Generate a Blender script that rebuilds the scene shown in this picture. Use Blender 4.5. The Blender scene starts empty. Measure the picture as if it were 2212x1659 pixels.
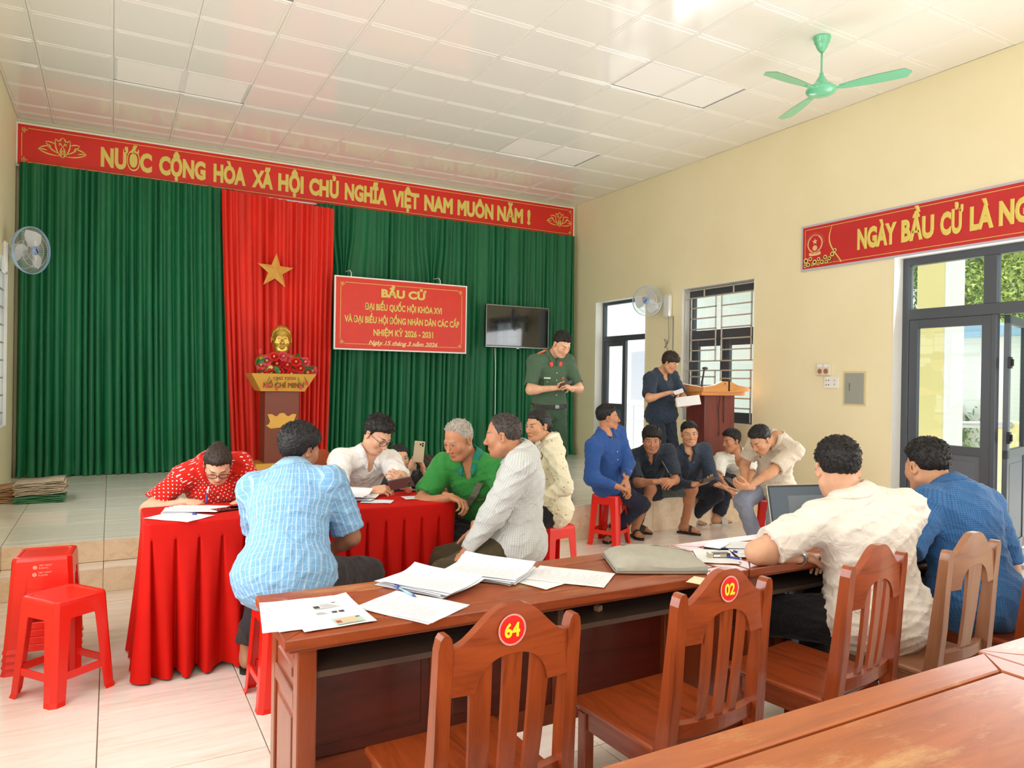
import bpy, math, random
import numpy as np
from mathutils import Vector, Matrix
random.seed(7); RNG = np.random.default_rng(7)
SC = bpy.context.scene; COL = SC.collection
PI = math.pi
def s2l(c):
    c = c / 255.0
    return c / 12.92 if c <= 0.04045 else ((c + 0.055) / 1.055) ** 2.4
def rgb(r, g, b): return (s2l(r), s2l(g), s2l(b), 1.0)
# ---------------------------------------------------------------- camera
FPX = 1569.6; CH = 1.48
YAW, PIT, ROL = math.radians(28.87), math.radians(-0.185), math.radians(0.8845)
_f = Vector((math.sin(YAW) * math.cos(PIT), math.cos(YAW) * math.cos(PIT), math.sin(PIT)))
_r = Vector((math.cos(YAW), -math.sin(YAW), 0)); _u = _r.cross(_f)
CR = _r * math.cos(ROL) + _u * math.sin(ROL); CU = _u * math.cos(ROL) - _r * math.sin(ROL); CF = _f
cam = bpy.data.cameras.new('camera'); camo = bpy.data.objects.new('camera', cam); COL.objects.link(camo)
cam.sensor_width = 36; cam.sensor_fit = 'HORIZONTAL'; cam.lens = FPX * 36 / 2212; cam.clip_start = .05; cam.clip_end = 300
m = Matrix((CR, CU, -CF)).transposed().to_4x4(); m.translation = Vector((0, 0, CH)); camo.matrix_world = m
SC.camera = camo
def ray(u, v): return CF + CR * ((u - 1106) / FPX) + CU * ((829.5 - v) / FPX)
def at(u, v, d): return Vector((0, 0, CH)) + ray(u, v) * d          # photo point + distance -> world point
def onz(u, v, z): r = ray(u, v); return Vector((0, 0, CH)) + r * ((z - CH) / r.z)
def onx(u, v, x): r = ray(u, v); return Vector((0, 0, CH)) + r * (x / r.x)
def ony(u, v, y): r = ray(u, v); return Vector((0, 0, CH)) + r * (y / r.y)
# ---------------------------------------------------------------- light
SC.view_settings.view_transform = 'Standard'; SC.view_settings.look = 'None'
SC.view_settings.gamma = 1; SC.view_settings.use_curve_mapping = False; SC.view_settings.exposure = -0.14
SC.cycles.use_denoising = True; SC.cycles.max_bounces = 7; SC.cycles.diffuse_bounces = 5
SC.cycles.glossy_bounces = 3; SC.cycles.transmission_bounces = 4; SC.cycles.transparent_max_bounces = 8
SC.cycles.sample_clamp_indirect = 6; SC.cycles.caustics_reflective = False; SC.cycles.caustics_refractive = False
w = bpy.data.worlds.new('sky'); SC.world = w; w.use_nodes = True
bg = w.node_tree.nodes['Background']
sky = w.node_tree.nodes.new('ShaderNodeTexSky'); sky.sky_type = 'HOSEK_WILKIE'; sky.turbidity = 4
sky.sun_direction = Vector((-0.1, 0.45, 1.0)).normalized()
mx = w.node_tree.nodes.new('ShaderNodeMixRGB'); mx.inputs[0].default_value = .55; mx.inputs[2].default_value = (.9, .95, 1, 1)
w.node_tree.links.new(sky.outputs[0], mx.inputs[1]); w.node_tree.links.new(mx.outputs[0], bg.inputs[0])
bg.inputs[1].default_value = 2.7
sun = bpy.data.lights.new('sun', 'SUN'); sun.energy = 5.0; sun.angle = .02; sun.color = (1, .95, .86)
so = bpy.data.objects.new('sun', sun); COL.objects.link(so)
so.rotation_euler = Vector((-0.1, 0.45, 1.0)).to_track_quat('Z', 'Y').to_euler()
KL = .46
def area(name, loc, dirv, sx, sy, power, col=(.97, .985, 1)):
    l = bpy.data.lights.new(name, 'AREA'); l.shape = 'RECTANGLE'; l.size = sx; l.size_y = sy; l.energy = power * KL; l.color = col
    o = bpy.data.objects.new(name, l); COL.objects.link(o); o.location = loc
    o.rotation_euler = Vector(dirv).to_track_quat('-Z', 'Z').to_euler()
    return o
# area lamps added as daylight at windows and doors; unseen ones and rear entrance imagined
area('daylight_left', (-.90, 6.9, 1.9), (1, 0, .12), 1.2, 1.7, 75)  # added fill lamp; the left wall has no opening here
area('daylight_left_b', (-.90, 3.2, 1.9), (1, 0, .15), 2.2, 1.8, 170)
area('daylight_left_c', (-.90, -.6, 1.9), (1, 0, .2), 2.2, 1.8, 130)
area('daylight_right', (6.50, 6.7, 1.9), (-1, 0, .05), 1.1, 1.6, 50)
area('daylight_right_b', (6.50, 3.1, 1.5), (-1, 0, .15), 2.2, 2.4, 150)
area('daylight_right_c', (6.50, -1.0, 1.7), (-1, 0, .25), 2.4, 2.4, 150)
area('daylight_fill_back', (2.8, -3.4, 2.0), (0, 1, 0.15), 6.6, 2.8, 190)  # added frontal fill lamp for the imagined rear entrance
# ---------------------------------------------------------------- node helpers
def newmat(name):
    m = bpy.data.materials.new(name); m.use_nodes = True
    return m, m.node_tree, m.node_tree.nodes['Principled BSDF']
def nd(nt, typ, **kw):
    n = nt.nodes.new('ShaderNode' + typ)
    for k, v in kw.items():
        if k.startswith('i_'):
            key = k[2:]
            n.inputs[int(key) if key.isdigit() else key].default_value = v
        else: setattr(n, k, v)
    return n
def math_(nt, op, a, b=None, c=None, clamp=False):
    n = nt.nodes.new('ShaderNodeMath'); n.operation = op; n.use_clamp = clamp
    for i, x in enumerate((a, b, c)):
        if x is None: continue
        if isinstance(x, (int, float)): n.inputs[i].default_value = x
        else: nt.links.new(x, n.inputs[i])
    return n.outputs[0]
def mix(nt, f, a, b, mode='MIX'):
    n = nt.nodes.new('ShaderNodeMixRGB'); n.blend_type = mode
    for i, x in enumerate((f, a, b)):
        if isinstance(x, (int, float)): n.inputs[i].default_value = x
        elif isinstance(x, tuple): n.inputs[i].default_value = x
        else: nt.links.new(x, n.inputs[i])
    return n.outputs[0]
def coords(nt, kind='Object', scale=(1, 1, 1), rot=(0, 0, 0), loc=(0, 0, 0)):
    t = nt.nodes.new('ShaderNodeTexCoord'); mp = nt.nodes.new('ShaderNodeMapping')
    mp.inputs['Scale'].default_value = scale; mp.inputs['Rotation'].default_value = rot; mp.inputs['Location'].default_value = loc
    nt.links.new(t.outputs[kind], mp.inputs[0]); return mp.outputs[0]
def noise(nt, vec, scale, detail=3, rough=.5, dist=0):
    n = nt.nodes.new('ShaderNodeTexNoise'); nt.links.new(vec, n.inputs['Vector'])
    n.inputs['Scale'].default_value = scale; n.inputs['Detail'].default_value = detail
    n.inputs['Roughness'].default_value = rough; n.inputs['Distortion'].default_value = dist
    return n.outputs[0]
def ramp(nt, f, stops):
    n = nt.nodes.new('ShaderNodeValToRGB'); e = n.color_ramp.elements
    while len(e) < len(stops): e.new(.5)
    for i, (p, c) in enumerate(stops): e[i].position = p; e[i].color = c
    nt.links.new(f, n.inputs[0]); return n.outputs[0]
def bump(nt, b, h, strength=.2, dist=.01):
    n = nt.nodes.new('ShaderNodeBump'); n.inputs['Strength'].default_value = strength; n.inputs['Distance'].default_value = dist
    nt.links.new(h, n.inputs['Height']); nt.links.new(n.outputs[0], b.inputs['Normal'])
def plain(name, c, rough=.5, metal=0, spec=.5, var=0, vscale=8, bmp=0, bscale=60, coat=0, sheen=0, alpha=None):
    m, nt, b = newmat(name)
    b.inputs['Base Color'].default_value = c; b.inputs['Roughness'].default_value = rough; b.inputs['Metallic'].default_value = metal
    b.inputs['Specular IOR Level'].default_value = spec
    if coat: b.inputs['Coat Weight'].default_value = coat; b.inputs['Coat Roughness'].default_value = .08
    if sheen: b.inputs['Sheen Weight'].default_value = sheen
    v = coords(nt)
    if var:
        n = noise(nt, v, vscale, 4)
        lo = tuple(x * (1 - var) for x in c[:3]) + (1,); hi = tuple(min(1, x * (1 + var)) for x in c[:3]) + (1,)
        nt.links.new(ramp(nt, n, [(.3, lo), (.7, hi)]), b.inputs['Base Color'])
    if bmp: bump(nt, b, noise(nt, v, bscale, 3), bmp, .004)
    return m
def woodmat(name, c1, c2, axis='X', rough=.28, scale=1.0, wear=None, coat=.3):
    m, nt, b = newmat(name)
    sc = {'X': (1.2, 9, 9), 'Y': (9, 1.2, 9), 'Z': (9, 9, 1.2)}[axis]
    v = coords(nt, scale=sc)
    n1 = noise(nt, v, 1.6 * scale, 5, .6, 1.2); n2 = noise(nt, v, 9 * scale, 4, .6, .4)
    col = ramp(nt, n1, [(.25, c2), (.5, c1), (.75, tuple(min(1, x * 1.25) for x in c1[:3]) + (1,))])
    col = mix(nt, mix(nt, .5, n2, n2), col, tuple(x * .62 for x in c2[:3]) + (1,)) if False else mix(nt, .35, col, mix(nt, n2, c2, c1))
    if wear:
        w_ = noise(nt, coords(nt, scale=(.6, 1.6, 1.6), loc=(3, 1, 0)), 2.6, 6, .75)
        f = ramp(nt, w_, [(.56, (0, 0, 0, 1)), (.72, (1, 1, 1, 1))])
        col = mix(nt, f, col, wear)
    nt.links.new(col, b.inputs['Base Color']); b.inputs['Roughness'].default_value = rough
    b.inputs['Coat Weight'].default_value = coat; b.inputs['Coat Roughness'].default_value = .12
    bump(nt, b, n2, .08, .002)
    return m
# ---------------------------------------------------------------- mesh building
class MB:
    def __init__(s): s.v = []; s.f = []; s.m = []; s.mi = 0
    def add(s, vs, fs, M=None):
        o = len(s.v)
        if M is not None: vs = [tuple(M @ Vector(p)) for p in vs]
        s.v += [tuple(p) for p in vs]; s.f += [tuple(i + o for i in f) for f in fs]; s.m += [s.mi] * len(fs)
        return s
    def box(s, x0, x1, y0, y1, z0, z1, b=0, M=None):
        if x0 > x1: x0, x1 = x1, x0
        if y0 > y1: y0, y1 = y1, y0
        if z0 > z1: z0, z1 = z1, z0
        b = min(b, .49 * min(x1 - x0, y1 - y0, z1 - z0))
        if b <= 0:
            vs = [(x, y, z) for z in (z0, z1) for y in (y0, y1) for x in (x0, x1)]
            return s.add(vs, [(0, 2, 3, 1), (4, 5, 7, 6), (0, 1, 5, 4), (2, 6, 7, 3), (0, 4, 6, 2), (1, 3, 7, 5)], M)
        vs = []; idx = {}
        for ix, X in enumerate((x0, x1)):
            for iy, Yv in enumerate((y0, y1)):
                for iz, Zv in enumerate((z0, z1)):
                    sx, sy, sz = (1 - 2 * ix), (1 - 2 * iy), (1 - 2 * iz)
                    for a in range(3):
                        p = [X + sx * b, Yv + sy * b, Zv + sz * b]; p[a] = (X, Yv, Zv)[a]
                        idx[ix, iy, iz, a] = len(vs); vs.append(tuple(p))
        fs = []
        g = lambda *k: idx[k]
        for e in (0, 1):
            q = [g(e, 0, 0, 0), g(e, 1, 0, 0), g(e, 1, 1, 0), g(e, 0, 1, 0)]; fs.append(q if e else q[::-1])
            q = [g(0, e, 0, 1), g(0, e, 1, 1), g(1, e, 1, 1), g(1, e, 0, 1)]; fs.append(q if e else q[::-1])
            q = [g(0, 0, e, 2), g(1, 0, e, 2), g(1, 1, e, 2), g(0, 1, e, 2)]; fs.append(q if e else q[::-1])
        for e in (0, 1):
            for k in (0, 1):
                fs.append([g(0, e, k, 1), g(1, e, k, 1), g(1, e, k, 2), g(0, e, k, 2)])
                fs.append([g(e, 0, k, 0), g(e, 1, k, 0), g(e, 1, k, 2), g(e, 0, k, 2)])
                fs.append([g(e, k, 0, 0), g(e, k, 1, 0), g(e, k, 1, 1), g(e, k, 0, 1)])
        for ix in (0, 1):
            for iy in (0, 1):
                for iz in (0, 1): fs.append([g(ix, iy, iz, 0), g(ix, iy, iz, 1), g(ix, iy, iz, 2)])
        return s.add(vs, fs, M)
    def tube(s, pts, r, n=8, cap=True, closed=False):
        P = [Vector(p) for p in pts]; k = len(P)
        R = list(r) if hasattr(r, '__len__') else [r] * k
        vs = []; fs = []; up = None
        for i in range(k):
            t = (P[(i + 1) % k] - P[i - 1]) if closed else (P[min(i + 1, k - 1)] - P[max(i - 1, 0)])
            t.normalize()
            if up is None: up = t.orthogonal().normalized()
            up = (up - t * up.dot(t))
            up = up.normalized() if up.length > 1e-6 else t.orthogonal().normalized()
            w_ = t.cross(up)
            for j in range(n):
                a = 2 * PI * j / n; vs.append(P[i] + (up * math.cos(a) + w_ * math.sin(a)) * R[i])
        for i in range(k if closed else k - 1):
            for j in range(n):
                a = i * n + j; b = i * n + (j + 1) % n; c = ((i + 1) % k) * n + (j + 1) % n; d = ((i + 1) % k) * n + j
                fs.append((a, b, c, d))
        if cap and not closed: fs += [tuple(range(n))[::-1], tuple(range((k - 1) * n, k * n))]
        return s.add(vs, fs)
    def lathe(s, prof, n=24, M=None):
        vs = []; fs = []; k = len(prof)
        for r, z in prof:
            for j in range(n):
                a = 2 * PI * j / n; vs.append((r * math.cos(a), r * math.sin(a), z))
        for i in range(k - 1):
            for j in range(n):
                fs.append((i * n + j, i * n + (j + 1) % n, (i + 1) * n + (j + 1) % n, (i + 1) * n + j))
        fs += [tuple(range(n))[::-1], tuple(range((k - 1) * n, k * n))]
        return s.add(vs, fs, M)
    def prism(s, poly, z0, z1, M=None, b=0):
        n = len(poly)
        if b:
            cx = sum(p[0] for p in poly) / n; cy = sum(p[1] for p in poly) / n
            ins = []
            for i in range(n):
                a, c, d = Vector(poly[i - 1]), Vector(poly[i]), Vector(poly[(i + 1) % n])
                e1 = (c - a).normalized(); e2 = (d - c).normalized(); nn = Vector((-(e1.y + e2.y), e1.x + e2.x))
                if nn.length < 1e-5: nn = Vector((-e1.y, e1.x))
                ins.append(c + nn.normalized() * b)
            L = [(ins, z0), (poly, z0 + b), (poly, z1 - b), (ins, z1)]
        else: L = [(poly, z0), (poly, z1)]
        vs = [(p[0], p[1], z) for q, z in L for p in q]; fs = []
        for k in range(len(L) - 1):
            for i in range(n): fs.append((k * n + i, k * n + (i + 1) % n, (k + 1) * n + (i + 1) % n, (k + 1) * n + i))
        fs += [tuple(range(n))[::-1], tuple(range((len(L) - 1) * n, len(L) * n))]
        return s.add(vs, fs, M)
    def sph(s, c, r, n=12, k=8, M=None):
        rx, ry, rz = r if hasattr(r, '__len__') else (r, r, r)
        vs = []; fs = []
        for i in range(k + 1):
            ph = PI * i / k
            for j in range(n):
                a = 2 * PI * j / n; vs.append((c[0] + rx * math.sin(ph) * math.cos(a), c[1] + ry * math.sin(ph) * math.sin(a), c[2] - rz * math.cos(ph)))
        for i in range(k):
            for j in range(n): fs.append((i * n + j, i * n + (j + 1) % n, (i + 1) * n + (j + 1) % n, (i + 1) * n + j))
        return s.add(vs, fs, M)
    def build(s, name, mat, parent=None, smooth=False, org=None, uv=None):
        return mkobj(name, np.array(s.v, float).reshape(-1, 3), s.f, mat, parent, smooth, org, s.m)
def wloc(o):
    L = Vector((0, 0, 0))
    while o is not None: L += o.location; o = o.parent
    return L
def mkobj(name, V, F, mat, parent=None, smooth=False, org=None, mi=None):
    """V in the world frame of an unrotated parent chain (or local, if the chain sits at the origin)."""
    V = np.asarray(V, float)
    base = wloc(parent) if parent is not None else Vector((0, 0, 0))
    if org is None and parent is None and len(V): org = ((V[:, 0].min() + V[:, 0].max()) / 2, (V[:, 1].min() + V[:, 1].max()) / 2, V[:, 2].min())
    if org is None: org = tuple(base)
    me = bpy.data.meshes.new(name); me.from_pydata((V - np.array(org)).tolist(), [], F if isinstance(F, list) else F.tolist())
    for mm in (mat if isinstance(mat, (list, tuple)) else [mat]): me.materials.append(mm)
    if mi is not None and isinstance(mat, (list, tuple)): me.polygons.foreach_set('material_index', mi)
    if smooth: me.polygons.foreach_set('use_smooth', [True] * len(me.polygons))
    if smooth == 'auto': me.set_sharp_from_angle(angle=math.radians(38))
    me.update()
    o = bpy.data.objects.new(name, me); COL.objects.link(o)
    if parent is not None: o.parent = parent
    o.location = Vector(org) - base
    return o
def thing(name, label, cat, loc=(0, 0, 0), rotz=0, group=None):
    o = bpy.data.objects.new(name, None); COL.objects.link(o); o.empty_display_size = .1
    o.location = loc; o.rotation_euler = (0, 0, rotz); tag(o, label, cat, group); return o
def tag(o, label=None, cat=None, group=None, kind=None):
    if label: o['label'] = label
    if cat: o['category'] = cat
    if group: o['group'] = group
    if kind: o['kind'] = kind
    return o
def struct(o, label=None): o['kind'] = 'structure'; (label and tag(o, label)); return o
def copy_tree(o, parent=None):
    c = o.copy(); COL.objects.link(c); c.parent = parent
    for ch in list(o.children): copy_tree(ch, c)
    return c
def text_mesh(body, bold=.0, shear=0, spacing=1.0, res=3, align='LEFT'):
    """lettering outline thickened by its own edge -> (verts Nx3, faces), cap height 1, starting at x=0"""
    c = bpy.data.curves.new('t', 'FONT'); c.body = body; c.shear = shear; c.space_character = spacing
    c.resolution_u = res; c.align_x = align; c.bevel_depth = bold; c.bevel_resolution = 0
    o = bpy.data.objects.new('t', c); me = bpy.data.meshes.new_from_object(o)
    V = np.array([v.co[:] for v in me.vertices]); F = [tuple(p.vertices) for p in me.polygons]
    bpy.data.objects.remove(o); bpy.data.curves.remove(c); bpy.data.meshes.remove(me)
    V[:, :2] /= .729
    return V, F
def lettering(body, O, ex, ez, width, height, mat, parent, name='lettering', bold=.02, shear=0, spacing=1.0, lift=.002):
    """place lettering: O = lower-left corner, ex/ez = unit vectors, fitted to width x cap height"""
    V, F = text_mesh(body, bold, shear, spacing)
    w0 = V[:, 0].max() - V[:, 0].min(); V[:, 0] -= V[:, 0].min()
    ex = np.array(ex, float); ez = np.array(ez, float); n = np.cross(ex, ez)
    P = np.array(O, float) + V[:, :1] * width / w0 * ex + V[:, 1:2] * height * ez + n * (lift + V[:, 2:] * height * .3)
    return mkobj(name, P, F, mat, parent)
# ================================================================ materials of the room
XL, XR, YB, ZC, YF = -0.96, 6.57, 9.87, 4.354, -3.6
SZ = .325; SY = 5.68                                                # stage height and front
def wallmat():
    m, nt, b = newmat('wall_paint')
    v = coords(nt); n = noise(nt, v, 1.1, 5, .6); n2 = noise(nt, v, 90, 2)
    nt.links.new(ramp(nt, n, [(.3, rgb(237, 227, 188)), (.7, rgb(243, 234, 198))]), b.inputs['Base Color'])
    b.inputs['Roughness'].default_value = .55; bump(nt, b, n2, .12, .002); return m
M_wall = wallmat()
M_white = plain('white_paint', rgb(240, 240, 236), .45, var=.02)
def marble(name, c1, c2, c3, rough, sc=(.8, 7, 7), coat=.0):
    m, nt, b = newmat(name)
    v = coords(nt, 'Object', sc); g = nt.nodes.new('ShaderNodeNewGeometry')
    oi = nt.nodes.new('ShaderNodeObjectInfo'); add = nt.nodes.new('ShaderNodeVectorMath'); add.operation = 'ADD'
    sc_ = nt.nodes.new('ShaderNodeVectorMath'); sc_.operation = 'SCALE'; sc_.inputs[3].default_value = 37
    cmb = nt.nodes.new('ShaderNodeCombineXYZ'); nt.links.new(oi.outputs['Random'], cmb.inputs[0]); nt.links.new(oi.outputs['Random'], cmb.inputs[1])
    nt.links.new(cmb.outputs[0], sc_.inputs[0]); nt.links.new(v, add.inputs[0]); nt.links.new(sc_.outputs[0], add.inputs[1])
    n = noise(nt, add.outputs[0], 2.6, 6, .65, .8)
    nt.links.new(ramp(nt, n, [(.3, c1), (.5, c2), (.72, c3)]), b.inputs['Base Color'])
    b.inputs['Roughness'].default_value = rough; b.inputs['Specular IOR Level'].default_value = .5; return m
M_floor = marble('beige_floor_stone', rgb(226, 208, 192), rgb(238, 224, 212), rgb(244, 234, 226), .13)
M_stage = marble('pale_stage_stone', rgb(222, 222, 210), rgb(234, 234, 224), rgb(242, 242, 234), .09)
M_riser = marble('tan_riser_stone', rgb(224, 198, 160), rgb(238, 216, 184), rgb(244, 226, 198), .15, (5, 5, 7))
M_grout = plain('grout', rgb(150, 140, 125), .8)
def ceilmat():
    m, nt, b = newmat('ceiling_sheet')
    b.inputs['Base Color'].default_value = rgb(246, 244, 238); b.inputs['Roughness'].default_value = .11
    b.inputs['Specular IOR Level'].default_value = .75
    n = noise(nt, coords(nt, 'Object', (1, 1, 1)), 3.2, 2); n2 = noise(nt, coords(nt), 420, 2)
    a = math_(nt, 'MULTIPLY', n, .25); bump(nt, b, math_(nt, 'ADD', a, math_(nt, 'MULTIPLY', n2, .006)), .25, .012)
    return m
M_ceil = ceilmat(); M_lightpanel = plain('frosted_panel', rgb(253, 252, 248), .5)
M_frame = plain('dark_aluminium', rgb(78, 84, 92), .35, .2)
M_framein = plain('grey_door_sheet', rgb(96, 103, 112), .42, .1)
def glassmat():
    m = bpy.data.materials.new('window_glass'); m.use_nodes = True; nt = m.node_tree; nt.nodes.clear()
    o = nt.nodes.new('ShaderNodeOutputMaterial'); t = nt.nodes.new('ShaderNodeBsdfTransparent'); g = nt.nodes.new('ShaderNodeBsdfGlossy')
    g.inputs['Roughness'].default_value = .02; t.inputs[0].default_value = (.93, .97, .96, 1)
    mxs = nt.nodes.new('ShaderNodeMixShader'); mxs.inputs[0].default_value = .07
    nt.links.new(t.outputs[0], mxs.inputs[1]); nt.links.new(g.outputs[0], mxs.inputs[2])
    nt.links.new(mxs.outputs[0], o.inputs[0]); return m
M_glass = glassmat()
M_steel = plain('painted_steel_bar', rgb(196, 192, 182), .35, .3)
M_gold = plain('gold_print', rgb(224, 204, 104), .5)
M_red = plain('red_banner_cloth', rgb(216, 40, 28), .42, var=.05, vscale=3)
M_redin = plain('red_banner_cloth_side', rgb(196, 40, 40), .42, var=.05, vscale=3)
# ================================================================ walls
def wall_with_holes(name, x, xo, holes, y0, y1):
    """wall on plane x (inner) .. xo (outer) with rectangular holes (ya, yb, za, zb)"""
    mb = MB(); ys = sorted({y0, y1, *[h[0] for h in holes], *[h[1] for h in holes]})
    for a, b_ in zip(ys, ys[1:]):
        hs = [h for h in holes if h[0] <= a + 1e-6 and h[1] >= b_ - 1e-6]
        z = 0
        for h in sorted(hs, key=lambda q: q[2]):
            if h[2] > z: mb.box(x, xo, a, b_, z, h[2])
            z = h[3]
        mb.box(x, xo, a, b_, z, ZC)
    return struct(mb.build(name, M_wall))
RW = [(8.05, 9.26, SZ, 2.73), (6.08, 7.31, 1.01, 2.735), (1.95, 4.35, 0, 2.73), (-2.4, .2, 0, 2.73)]
LW = [(7.75, 9.16, .94, 2.64), (2.2, 4.4, .9, 2.7), (-1.6, .6, .9, 2.7)]
wall_with_holes('wall_right', XR, XR + .2, RW, YF, YB + .2)
wall_with_holes('wall_left', XL, XL - .2, LW, YF, YB + .2)
struct(MB().box(XL - .2, XR + .2, YB, YB + .2, 0, ZC).build('wall_back', M_wall))
mb = MB().box(XL - .2, .4, YF - .2, YF, 0, ZC); mb.box(5.2, XR + .2, YF - .2, YF, 0, ZC); mb.box(.4, 5.2, YF - .2, YF, 3.2, ZC)
struct(mb.build('wall_front', M_wall))
# white reveals round the openings
k = 0
for X0, sgn, H in ((XR, 1, RW), (XL, -1, LW)):
    for (a, b_, z0, z1) in H:
        k += 1; mb = MB(); e = .006
        mb.box(X0 + sgn * -.004, X0 + sgn * .2, a - .0, a + e, z0, z1); mb.box(X0 - sgn * .004, X0 + sgn * .2, b_ - e, b_, z0, z1)
        mb.box(X0 - sgn * .004, X0 + sgn * .2, a, b_, z1 - e, z1)
        if z0 > .5: mb.box(X0 - sgn * .004, X0 + sgn * .2, a, b_, z0, z0 + e)
        struct(mb.build('trim_%d' % k, M_white))
# ================================================================ floor and stage tiles
def tiled(root, name, xs, ys, z, mat, gap=.0022, th=.012):
    cache = {}
    for a, b_ in zip(xs, xs[1:]):
        for c, d in zip(ys, ys[1:]):
            key = (round(b_ - a, 3), round(d - c, 3))
            if key not in cache:
                mb = MB().box(-(b_ - a) / 2 + gap, (b_ - a) / 2 - gap, -(d - c) / 2 + gap, (d - c) / 2 - gap, -th, 0, .0012)
                o = mb.build(name, mat, org=(0, 0, 0)); cache[key] = o
            else: o = cache[key].copy(); COL.objects.link(o)
            o.parent = root; o.location = Vector(((a + b_) / 2, (c + d) / 2, z + RNG.normal() * .0001)) - root.location
def grid(a, b, o, st):
    k0 = math.ceil((a - o) / st + .02); r = [a]
    while o + k0 * st < b - .02: r.append(o + k0 * st); k0 += 1
    return r + [b]
fl = struct(MB().box(XL - .2, XR + .2, YF - .2, YB + .2, -.15, -.008).build('floor', M_grout, org=(0, 0, 0)))
tiled(fl, 'floor_tile', grid(XL, XR, -.033, .6), grid(1.8, SY + .012, 3.615, .6), 0, M_floor)
o = MB().box(XL, XR, YF, 1.797, -.008, 0).build('floor_field', M_floor, fl); o['kind'] = 'stuff'
XS = 2.25                                                            # the left part of the stage steps back
st = struct(MB().box(XL, XS, SY + .215, YB, 0, SZ - .008).box(XS, XR, SY + .012, YB, 0, SZ - .008).build('platform', M_grout, org=(0, 0, 0)), 'raised tiled stage across the back of the hall')
tiled(st, 'stage_tile', grid(XL, XS, -.033, .6), [SY + .2] + grid(SY + .2, YB, 6.0, .6)[1:], SZ, M_stage)
tiled(st, 'stage_tile', grid(XS, XR, -.033, .6), [SY] + grid(SY, YB, 6.0, .6)[1:], SZ, M_stage)
stp = struct(MB().box(XL, XS, SY + .012, SY + .215, 0, .157).build('step', M_grout, org=(0, 0, 0)))
tiled(stp, 'tread_tile', grid(XL, XS, -.033, .6), [SY, SY + .203], .165, M_floor)
def risers(root, xs, y, z0, z1):
    for a, b_ in zip(xs, xs[1:]): MB().box(a + .0012, b_ - .0012, y, y + .011, z0, z1, .001).build('riser_tile', M_riser, root)
risers(stp, grid(XL, XS, -.033, .6), SY, .001, .153)
risers(st, grid(XL, XS, -.033, .6), SY + .203, .166, SZ - .012)
risers(st, grid(XS, XR, -.033, .6), SY, .001, SZ - .012)
# ================================================================ ceiling
ce = struct(MB().box(XL - .2, XR + .2, YF - .2, YB + .2, ZC + .02, ZC + .2).build('ceiling', M_white, org=(0, 0, ZC)))
o = MB().box(XL, XR, YF, 1.51, ZC, ZC + .018).build('ceiling_field', M_ceil, ce); o['kind'] = 'stuff'
def ctile(wx, wy):
    mb = MB(); g = .0011; hx, hy = wx / 2 - g, wy / 2 - g
    rings = [(0, .012), (.0, .004), (.003, 0), (.017, 0), (.021, .004), (.026, .004), (.030, 0)]
    vs = []; fs = []
    for ins, z in rings:
        for sx, sy in ((-1, -1), (1, -1), (1, 1), (-1, 1)): vs.append((sx * (hx - ins), sy * (hy - ins), z))
    for i in range(len(rings) - 1):
        for j in range(4): fs.append((i * 4 + j, i * 4 + (j + 1) % 4, (i + 1) * 4 + (j + 1) % 4, (i + 1) * 4 + j))
    fs.append(tuple(range((len(rings) - 1) * 4, len(rings) * 4)))
    return mb.add(vs, fs)
LIGHTS = {(0, 3), (1, 3), (7, 3), (8, 3), (7, 7), (8, 7), (0, 7), (1, 7)}
cache = {}
gx = grid(XL, XR, -.017, .6); gy = [9.915 - .6 * j for j in range(0, 15)]; gy[0] = YB
for a, b_ in zip(gx, gx[1:]):
    i = round((a + .017) / .6)
    for j in range(14):
        d, c = gy[j], gy[j + 1]; lit = (i, j) in LIGHTS and a > XL + .01
        key = (round(b_ - a, 3), round(d - c, 3), lit)
        if key not in cache:
            if lit: o = MB().box(-(b_ - a) / 2 + .03, (b_ - a) / 2 - .03, -(d - c) / 2 + .012, (d - c) / 2 - .012, .012, .019).build('light_panel', M_lightpanel, org=(0, 0, 0))
            else: o = ctile(b_ - a, d - c).build('ceiling_tile', M_ceil, org=(0, 0, 0))
            cache[key] = o
        else: o = cache[key].copy(); COL.objects.link(o)
        o.parent = ce; o.location = ((a + b_) / 2, (c + d) / 2, RNG.normal() * .0004)
        if not lit: o.rotation_euler = (RNG.normal() * .0025, RNG.normal() * .0025, 0)
# ================================================================ doors and windows
def bar(mb, x, w, y0, y1, z0, z1): mb.box(x, x + w, y0, y1, z0, z1, .003)
def glazed(root, x, y0, y1, z0, z1, fw=.06, gl0=None, name='leaf', solid=None, dep=.045):
    """a leaf in the x plane: stiles and rails, pane above, sheet below solid"""
    mb = MB(); bar(mb, x, dep, y0, y0 + fw, z0, z1); bar(mb, x, dep, y1 - fw, y1, z0, z1); bar(mb, x, dep, y0 + fw, y1 - fw, z1 - fw, z1); bar(mb, x, dep, y0 + fw, y1 - fw, z0, z0 + fw)
    zg = z0 + fw
    if solid: bar(mb, x, dep, y0 + fw, y1 - fw, solid - .05, solid + .03); zg = solid + .03
    o = mb.build(name, M_frame, root)
    MB().box(x + .02, x + .024, y0 + fw, y1 - fw, zg, z1 - fw).build('pane', M_glass, o)
    if solid: MB().box(x + .012, x + .03, y0 + fw, y1 - fw, z0 + fw, solid - .05).box(x + .004, x + .03, y0 + fw + .05, y1 - fw - .05, z0 + fw + .05, solid - .1, .004).build('sheet_panel', M_framein, o)
    return o
XO = XR + .13
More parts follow.
